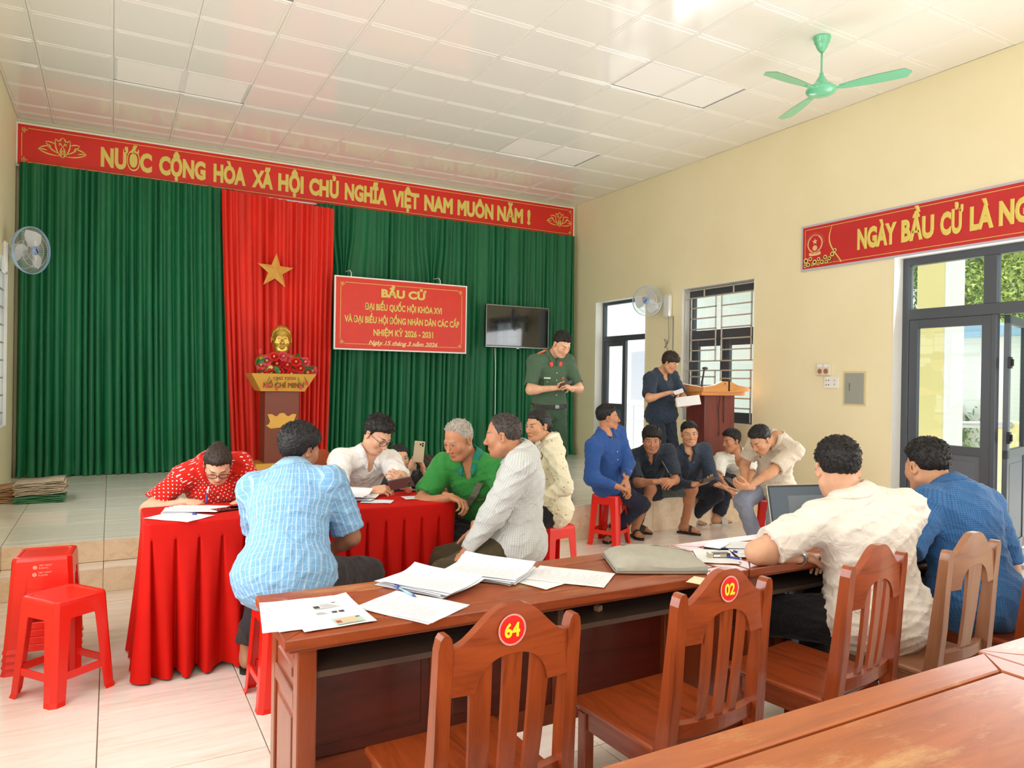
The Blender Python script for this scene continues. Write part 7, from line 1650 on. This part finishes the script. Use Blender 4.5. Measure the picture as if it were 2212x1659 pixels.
I = person('man in a white t-shirt seated on the stage edge with his head turned left', P=(p13[0], max(p13[1], SY + .08), SZ + .10), S=D(1593, 992, 7.75), H=D(1576, 944, 7.65), yaw=-128, hyaw=175, hpitch=8, hroll=0, tone=T3, tall=1.0, bulk=1.05,
           hand=(D(1570, 1052, 7.3), D(1612, 1060, 7.3)), epole=((-.9, .2, -.5), (.9, .2, -.4)), hfd=((.2, -.6, -.5), (-.5, -.5, -.4)), foot=f_, kpole=((-.3, -.6, 1.2), (.4, -.6, 1.2)), pyaw=-125, fyaw=(-125, -90), shirt=m13, pants=m13p, sleeve=.95, loose=1.8, head=dict(style='short', eyes=.6, tufts=380, lift=.5), neckv=2, hem=-.1)
sandals(I, M_soleg, M_soleg); strip(I, [(.25, -.04), (.25, .04)], .008, plain('faint_print', rgb(190, 186, 176), .7), 'small_print', .002)
m14 = clothmat('beige_polo_cloth', rgb(206, 194, 176)); m14p = clothmat('blue_grey_jeans', rgb(136, 142, 160))
p14 = A_(D(1672, 1052, 6.6)); STO = (p14[0], p14[1])
stool(p14[0], p14[1], 0, math.radians(40), 'red plastic stool under the man in the beige polo shirt, behind the laptop')
f_ = (A_(onz(1640, 1200, 0)) + A_((0, 0, .08)), A_(onz(1665, 1225, 0)) + A_((0, 0, .08)))
I = person('man in a beige polo shirt and grey jeans bent over a phone', P=(p14[0], p14[1], .555), S=D(1676, 985, 6.45), H=D(1634, 950, 6.25), yaw=-172, hyaw=178, hpitch=36, tone=T2, tall=1.02, bulk=1.04,
           hand=(D(1606, 1050, 6.4), D(1612, 1056, 6.12)), epole=((.1, .8, -.6), (.4, -.8, -.5)), hfd=((-.85, -.2, .15), (-.85, .25, .1)), hpn=((.1, -.5, .6), (.1, .6, .6)), hpose=('hold', 'hold'), foot=f_, kpole=((-.9, .35, 1.0), (-.8, -.1, 1.0)), pyaw=175, fyaw=(170, -170), shirt=m14, collar=m14, pants=m14p, sleeve=.82, loose=1.4, head=dict(style='crew', eyes=.2, tufts=380, lift=.4), neckv=1, hem=-.1)
held_phone(I, 0, 'phone in the hands of the man in the beige polo shirt', pos=D(1580, 1040, 6.22), dn=(.55, .0, .8), du=(-.8, .1, .5)); strip(I, [(.35, .08), (.33, .08)], .018, plain('chest_crest', rgb(110, 96, 80), .6), 'chest_crest', .002)
sandals(I, M_camo, M_solek)
# --- standing man at the lectern
m15 = clothmat('dark_blue_tee_cloth', rgb(46, 58, 74)); m15p = clothmat('dark_blue_trousers_cloth', rgb(44, 52, 66)); q = D(1428, 935, 8.15)
I = person('man in a dark blue t-shirt standing beside the lectern reading papers', P=(q[0], q[1], SZ + .80), S=D(1428, 822, 8.1), H=D(1448, 783, 8.0), yaw=-85, hyaw=-62, hpitch=28, tone=T2, tall=.93, bulk=1.12,
           hand=(D(1446, 848, 7.85), D(1482, 876, 7.9)), epole=((-.9, .2, -.6), (.8, .4, -.5)), hfd=((.9, -.2, .1), (.75, -.4, .3)), hpn=((.2, .1, -.9), (-.3, -.2, .9)), hpose=('hold', 'relaxed'), foot=((q[0] - .1, q[1], SZ + .08), (q[0] + .1, q[1], SZ + .08)), kpole=((0, -1, 0), (0, -1, 0)), shirt=m15, pants=m15p, sleeve=.85, loose=1.7, hem=-.06, head=dict(style='mop', eyes=.2, tufts=420, lift=.4), hairm=M_hairB, neckv=2, pant_end=1.93)
sandals(I, M_blackc, M_solek, closed=True)
def handpaper(label, u, v, d, rot, w_=.21, l_=.15, mt=None):
    o = MB().box(-w_ / 2, w_ / 2, -l_ / 2, l_ / 2, -.002, .002).build('paper_sheet', mt or M_blank, org=(0, 0, 0)); o.location = at(u, v, d); o.rotation_euler = rot; return tag(o, label, 'paper')
handpaper('white booklet held low by the man standing at the lectern', 1487, 866, 7.82, (math.radians(50), math.radians(-8), math.radians(-38)), .25, .13)
handpaper('small card held up by the man standing at the lectern', 1466, 846, 7.75, (math.radians(35), math.radians(-20), math.radians(-40)), .10, .07)
# --- the two men at the long desk
m16 = clothmat('off_white_polo_cloth', rgb(238, 230, 218)); 
I = person('man in an off white polo shirt working at the laptop with his back turned', P=(2.74, 1.86, .54), S=D(1862, 1105, 2.98), H=D(1818, 1030, 3.02), yaw=66, hyaw=52, hpitch=10, tone=T1, tall=1.05, bulk=1.2, spine=.41, neck=.185,
           hand=((2.92, 2.22, .80), D(1735, 1205, 3.02)), epole=((.25, -.3, -1), (-.95, .25, -.35)), hfd=((-.6, .8, 0), (.75, .25, -.05)), hpn=((0, 0, -1), (0, -.1, -1)), hpose=('point', 'clasp'), foot=((2.95, 2.35, .08), (2.45, 2.30, .08)), kpole=((.1, .7, 1), (-.5, .8, .9)), pyaw=85, shirt=m16, collar=m16, pants=M_blackc, sleeve=.80, loose=1.4, hem=-.14, head=dict(style='crew', tufts=600, lift=.25, scale=.98), res=.0075, feet=False)
w_, M3 = I['hands'][1]; n = 20; vs = [w_ + M3 @ A_((math.cos(a) * (.030 + q), y, math.sin(a) * (.024 + q))) for q in (0, .004) for y in (-.055, -.035) for a in np.linspace(0, 2 * PI, n, endpoint=False)]
mkobj('wrist_watch', A_(vs), [(i, (i + 1) % n, n + (i + 1) % n, n + i) for i in range(n)] + [(2 * n + i, 2 * n + (i + 1) % n, 3 * n + (i + 1) % n, 3 * n + i) for i in range(n)] + [(i, (i + 1) % n, 2 * n + (i + 1) % n, 2 * n + i) for i in range(n)] + [(n + i, n + (i + 1) % n, 3 * n + (i + 1) % n, 3 * n + i) for i in range(n)], M_silver, I['root'])
m17 = clothmat('blue_fine_check', rgb(64, 116, 172), 'finecheck', rgb(34, 66, 112)); m17p = clothmat('dark_olive_trousers', rgb(60, 62, 58))
I = person('man in a blue finely checked shirt seated at the far right with his back turned', P=(3.38, 1.82, .54), S=D(2070, 1095, 3.34), H=D(2012, 1020, 3.42), yaw=84, hyaw=72, hpitch=12, tone=T2, tall=1.06, bulk=1.2, spine=.41, neck=.185,
           hand=(D(2060, 1170, 3.6), D(1975, 1165, 3.35)), epole=((.2, -.2, -1), (-.8, -.1, -.6)), hfd=((-.5, .8, 0), (.3, .9, 0)), hpose=('flat', 'flat'), foot=((3.6, 2.35, .08), (3.2, 2.35, .08)), pyaw=90, shirt=m17, pants=m17p, collar=m17, sleeve=.9, loose=1.5, hem=-.12, head=dict(style='crew', tufts=600, lift=.25, scale=.98), res=.0075, feet=False)
# ================================================================ gilded bust on the pedestal
M_gild = plain('gilded_bronze', rgb(216, 176, 84), .28, .75); bu = ony(600, 740, 9.12); zb = zt_ped = ony(600, 845, 9.0).z + .205
bz = bu.z; HB = A_((px, 9.08, ony(600, 734, 9.10).z)); HBs = 1.42; root = thing('bust', 'gilded bust of a bearded man on the pedestal behind the flowers', 'bust', (px, 9.12, zb))
RH = headrot(-97, 2); pr_b = head_prims({}) + head_detail() + [Cap((0, .062, -.10), (0, .075, -.155), .018, .006, k=.02), Cap((-.02, .09, -.053), (.02, .09, -.053), .004, k=.004), Cap((0, -.02, -.05), (0, -.03, -.16), .048, .055, k=.03)]
V, F = sdf(pr_b, .0048, carve=head_carve()); Vw = HB + (V * HBs) @ RH.T; mkobj('head', Vw, F.tolist(), M_gild, root, True)
zc = HB[2] - .27; V, F = sdf([Ell((px, 9.13, zc - .08), (.27, .12, .20), k=.05), Cap((px - .22, 9.13, zc + .0), (px + .22, 9.13, zc + .0), .075, k=.06), Cap((px, 9.12, zc), (px, 9.12, zc + .12), .075, .06, k=.05)], .012, carve=[Ell((px, 9.13, zb - .2), (.5, .5, .2), k=.01)]); V[:, 2] = np.maximum(V[:, 2], zb); mkobj('shoulders', V, F.tolist(), M_gild, root, True)
hb = dict(style='thin'); V, Fl = make_hair(dict(style='thin', tufts=0), RNG); mkobj('hair', HB + (V * HBs) @ RH.T, Fl, M_gild, root, True)
# ================================================================ flowers
M_fr = plain('flower_red', rgb(226, 36, 44), .5); M_fp = plain('flower_pink', rgb(232, 84, 104), .5); M_fy = plain('flower_heart', rgb(236, 206, 110), .6); M_lf = plain('leaf_green', rgb(40, 132, 64), .45)
fl_ = thing('flower_arrangement', 'red artificial lotus flowers with yellow hearts in front of the gilded bust', 'flowers', (px, 8.93, zb))
def blossom(c, r, face, mt, bud=False):
    c = A_(c); R = frame(face); e1, e3, ff = R[:, 0], R[:, 2], R[:, 1]
    root_ = None
    for ringi, (n, rr_, op, ph) in enumerate(((6, 1.0, .85, 0), (6, .75, .5, .5), (5, .5, .25, .2)) if not bud else ((5, .8, .12, 0),)):
        vs = []; fs = []
        for k in range(n):
            a = 2 * PI * (k + ph) / n; rd = e1 * math.cos(a) + e3 * math.sin(a); td = -e1 * math.sin(a) + e3 * math.cos(a); L = r * rr_ * (1.5 if bud else 1.15); b0 = len(vs)
            for i in range(5):
                t = i / 4; out = rd * (L * op * math.sin(t * PI / 2) + .1 * r) + ff * (L * (1 - op) * t + r * .25 * t * t); w_ = r * .42 * math.sin(PI * (t * .85 + .12)) * rr_ ** .5
                vs += [c + out - td * w_, c + out + td * w_ , c + out - ff * .12 * r * math.sin(PI * t)]
            for i in range(4): q = b0 + i * 3; fs += [(q, q + 2, q + 5, q + 3), (q + 2, q + 1, q + 4, q + 5)]
        o = mkobj('petal_ring', A_(vs), fs, mt, fl_, True)
    if not bud: 
        mb = MB(); mb.sph(tuple(c + ff * r * .28), (r * .30, r * .2, r * .30), 10, 6); mb.build('flower_heart', M_fy, fl_, True)
zoff = 520 + 0; FL = [(372, 835), (430, 830, 1), (525, 868), (590, 872, 1), (395, 885), (460, 895), (280, 890, 1), (278, 952), (352, 952), (408, 940), (495, 952), (555, 918), (605, 945, 1), (320, 860, 1), (455, 845, 1), (650, 930, 1)]
for f0 in FL:
    u, v = 480 + f0[0] / 3.318, 520 + f0[1] / 3.318; c = ony(u, v, 8.93 + RNG.uniform(-.03, .02)); blossom(tuple(c), .062, (RNG.uniform(-.5, .5), -1, RNG.uniform(-.1, .5)), M_fp if len(f0) > 2 else M_fr)
for (x, y) in ((272, 808), (322, 1022), (388, 1040), (560, 1035), (605, 1005), (665, 935)):
    c = ony(480 + x / 3.318, 520 + y / 3.318, 8.87); blossom(tuple(c), .045, (0, -.3, -1 if y > 990 else 1), M_fp, True); e_ = ony(480 + (x * .6 + 440 * .4) / 3.318, 520 + 930 / 3.318, 8.93); MB().tube([c, c.lerp(e_, .5) + Vector((0, -.02, .03)), e_], .004, 5).build('stem', M_lf, fl_)
for k in range(26):
    x, y = RNG.uniform(245, 640), RNG.uniform(850, 990); c = A_(ony(480 + x / 3.318, 520 + y / 3.318, 8.94 + RNG.uniform(-.02, .05))); a = RNG.uniform(0, 2 * PI); d = A_((math.cos(a), -.3, math.sin(a) * .7)); d = unit(d); s_ = unit(np.cross(d, (0, 1, .3))); vs = []
    for i in range(5): t = i / 4; w_ = .028 * math.sin(PI * (t * .9 + .05)); p = c + d * .11 * t; vs += [p - s_ * w_, p + A_((0, .012, 0)), p + s_ * w_]
    mkobj('leaf', A_(vs), [(i * 3 + j, i * 3 + j + 1, i * 3 + j + 4, i * 3 + j + 3) for i in range(4) for j in (0, 1)], M_lf, fl_, True)
# ================================================================ outside the doors
M_conc = plain('pale_concrete', rgb(226, 222, 212), .7, var=.06, vscale=2); M_ysoft = plain('outside_yellow', rgb(244, 232, 176), .6); M_wout = plain('outside_white', rgb(244, 244, 240), .6)
struct(MB().box(XR + .2, 40, -12, 40, -.4, -.15).build('ground', M_conc)); struct(MB().box(XR + .2, 9.3, -6, 13, -.15, -.01).build('veranda_floor', M_conc))
struct(MB().box(-30, XL - .2, -12, 30, -.4, -.15).build('ground', M_conc))
def pillar(y, label):
    r_ = thing('veranda_pillar', label, 'pillar', (8.95, y, 0), group='veranda pillars')
    MB().box(8.75, 9.15, y - .17, y + .17, .0, 4.2, .01).build('shaft', M_ysoft, r_); MB().box(8.76, 9.16, y - .18, y - .165, 0, 4.2).build('sunlit_face', M_wout, r_); MB().box(8.70, 9.2, y - .25, y + .25, 0, .12, .01).build('base', M_wout, r_)  # thin white slab paints strong sunlight onto one side of the yellow shaft
pillar(5.32, 'yellow veranda pillar, sunlit side painted white, behind the closed glass door leaf'); pillar(1.2, 'veranda pillar right of the entrance')
M_rail = plain('steel_rail', rgb(190, 194, 198), .3, .5)
r_ = thing('railing', 'steel railing along the veranda behind the far door', 'railing', (9.0, 11.2, 0))
for z in (.35, .75, 1.05): MB().tube([(9.0, 9.8, z), (9.0, 12.8, z)], .02, 8).build('rail', M_rail, r_)
for y in np.arange(9.85, 12.9, .5): MB().tube([(9.0, y, 0), (9.0, y, 1.05)], .014, 6).build('post', M_rail, r_)
h_ = thing('white_house', 'white house with a blue sheet roof beyond the entrance', 'building', (14.3, 8, -.15)); MB().box(13.2, 15.5, 6.5, 9.5, -.15, 2.55).build('wall', M_wout, h_)
MB().add([(12.9, 6.2, 2.45), (15.8, 6.2, 2.45), (15.8, 9.8, 3.2), (12.9, 9.8, 3.2), (12.9, 6.2, 2.37), (15.8, 6.2, 2.37), (15.8, 9.8, 2.37), (12.9, 9.8, 2.37)], [(0, 1, 2, 3), (4, 7, 6, 5), (0, 4, 5, 1), (1, 5, 6, 2), (2, 6, 7, 3), (3, 7, 4, 0)]).build('roof', plain('blue_sheet_roof', rgb(150, 186, 214), .4), h_)
o = MB().box(11.2, 11.5, 5.3, 5.85, -.15, 1.02, .02).build('low_wall', M_ysoft); tag(o, 'low pale yellow wall seen through the closed glass door leaf', 'wall')
o = MB().tube([(10.9, 6.3, .95), (11.2, 5.6, .97)], .05, 10).build('handrail', M_rail, None, True); tag(o, 'thick steel handrail before the low yellow wall', 'handrail')
def leafmat(name, c1, c2):
    m, nt, b = newmat(name); n = noise(nt, coords(nt), 1.3, 3); nt.links.new(ramp(nt, n, [(.35, c1), (.65, c2)]), b.inputs['Base Color']); b.inputs['Roughness'].default_value = .55; return m
M_l1 = leafmat('leaf_dark', rgb(70, 110, 62), rgb(150, 176, 90)); M_l2 = leafmat('leaf_light', rgb(130, 160, 60), rgb(214, 220, 110)); M_tr = plain('bark', rgb(110, 96, 80), .8)
def tree(label, x, y, h_, r, mt, n, seed, ls=.16, cat='tree'):
    g = np.random.default_rng(seed); root = thing('leafy_tree' if cat == 'tree' else 'bush', label, cat, (x, y, -.15))
    if cat == 'tree': MB().tube([(x, y, -.15), (x + .05, y, h_ * .4), (x, y + .1, h_ * .7)], [.14, .10, .06], 8).build('trunk', M_tr, root, True)
    cl = g.normal(0, .45, (14, 3)) * A_((r, r, h_ * .28)) + A_((x, y, h_ * (.62 if cat == 'tree' else .4))); c = cl[g.integers(0, 14, n)] + g.normal(0, 1, (n, 3)) * r * .28; c[:, 2] = np.maximum(c[:, 2], 0)
    a = g.normal(0, 1, (n, 3)); a /= np.linalg.norm(a, axis=1)[:, None]; b = np.cross(a, g.normal(0, 1, (n, 3))); b /= np.linalg.norm(b, axis=1)[:, None]; L = ls * g.uniform(.6, 1.2, n)[:, None]
    V = np.stack([c - a * L, c + b * L * .38, c + a * L, c - b * L * .38], 1).reshape(-1, 3); F = np.arange(4 * n).reshape(-1, 4); mkobj('crown', V, F.tolist(), mt, root)
tree('dark tree behind the white house seen through the glass door', 22, 12, 7.5, 2.6, M_l1, 22000, 1, .08); tree('tall bright tree seen through the open entrance', 21, 9.2, 8, 2.6, M_l1, 24000, 2, .08)
tree('leafy tree right of the open door leaf', 19, 6.8, 7, 2.4, M_l2, 22000, 3, .07); tree('dark tree far right outside the entrance', 18, 3.8, 7, 2.4, M_l1, 20000, 4, .08)
tree('low yellow green bush beside the white picket fence', 12.6, 5.9, .9, .5, M_l2, 1500, 5, .07, 'bush'); tree('round dark bush behind the low yellow wall', 13, 7.6, 1.3, .6, M_l1, 1500, 6, .07, 'bush'); tree('small tree in the upper corner of the barred window', 19, 14.6, 6.4, 1.6, M_l2, 3000, 7, .16)
h_ = thing('white_house', 'long white house seen through the far door and the barred window', 'building', (15, 20, -.15)); MB().box(13.5, 16, 14.5, 26, -.15, 4.2).build('wall', M_wout, h_); MB().box(13.2, 16.3, 14.2, 26.3, 4.2, 4.35).build('roof', M_conc, h_)
for y in (16, 18.5, 21): MB().box(13.44, 13.5, y, y + 1.1, 1.0, 2.4).build('window', M_rail, h_)
r_ = thing('picket_fence', 'white picket fence outside the open entrance', 'fence', (13.5, 5.8, -.15))
for k in range(34): MB().box(13.5, 13.53, 4.2 + k * .11, 4.25 + k * .11, -.1, .85, .004).build('picket', M_wout, r_)
for z in (.1, .7): MB().box(13.53, 13.56, 4.15, 7.95, z, z + .06).build('rail', M_wout, r_)
r_ = thing('green_net', 'green sports net with white cords beyond the open entrance', 'net', (14.2, 5.5, -.15))
MB().box(14.2, 14.205, 4.0, 7.2, -.1, 2.4).build('mesh_cloth', plain('net_green', rgb(60, 150, 120), .7), r_); mb = MB()
for k in range(30): mb.box(14.18, 14.19, 4.0, 7.2, k * .08 - .004, k * .08 + .004).box(14.18, 14.19, 4.0 + k * .107 - .004, 4.0 + k * .107 + .004, -.1, 2.4)
mb.build('net_cord', M_wout, r_)['kind'] = 'stuff'
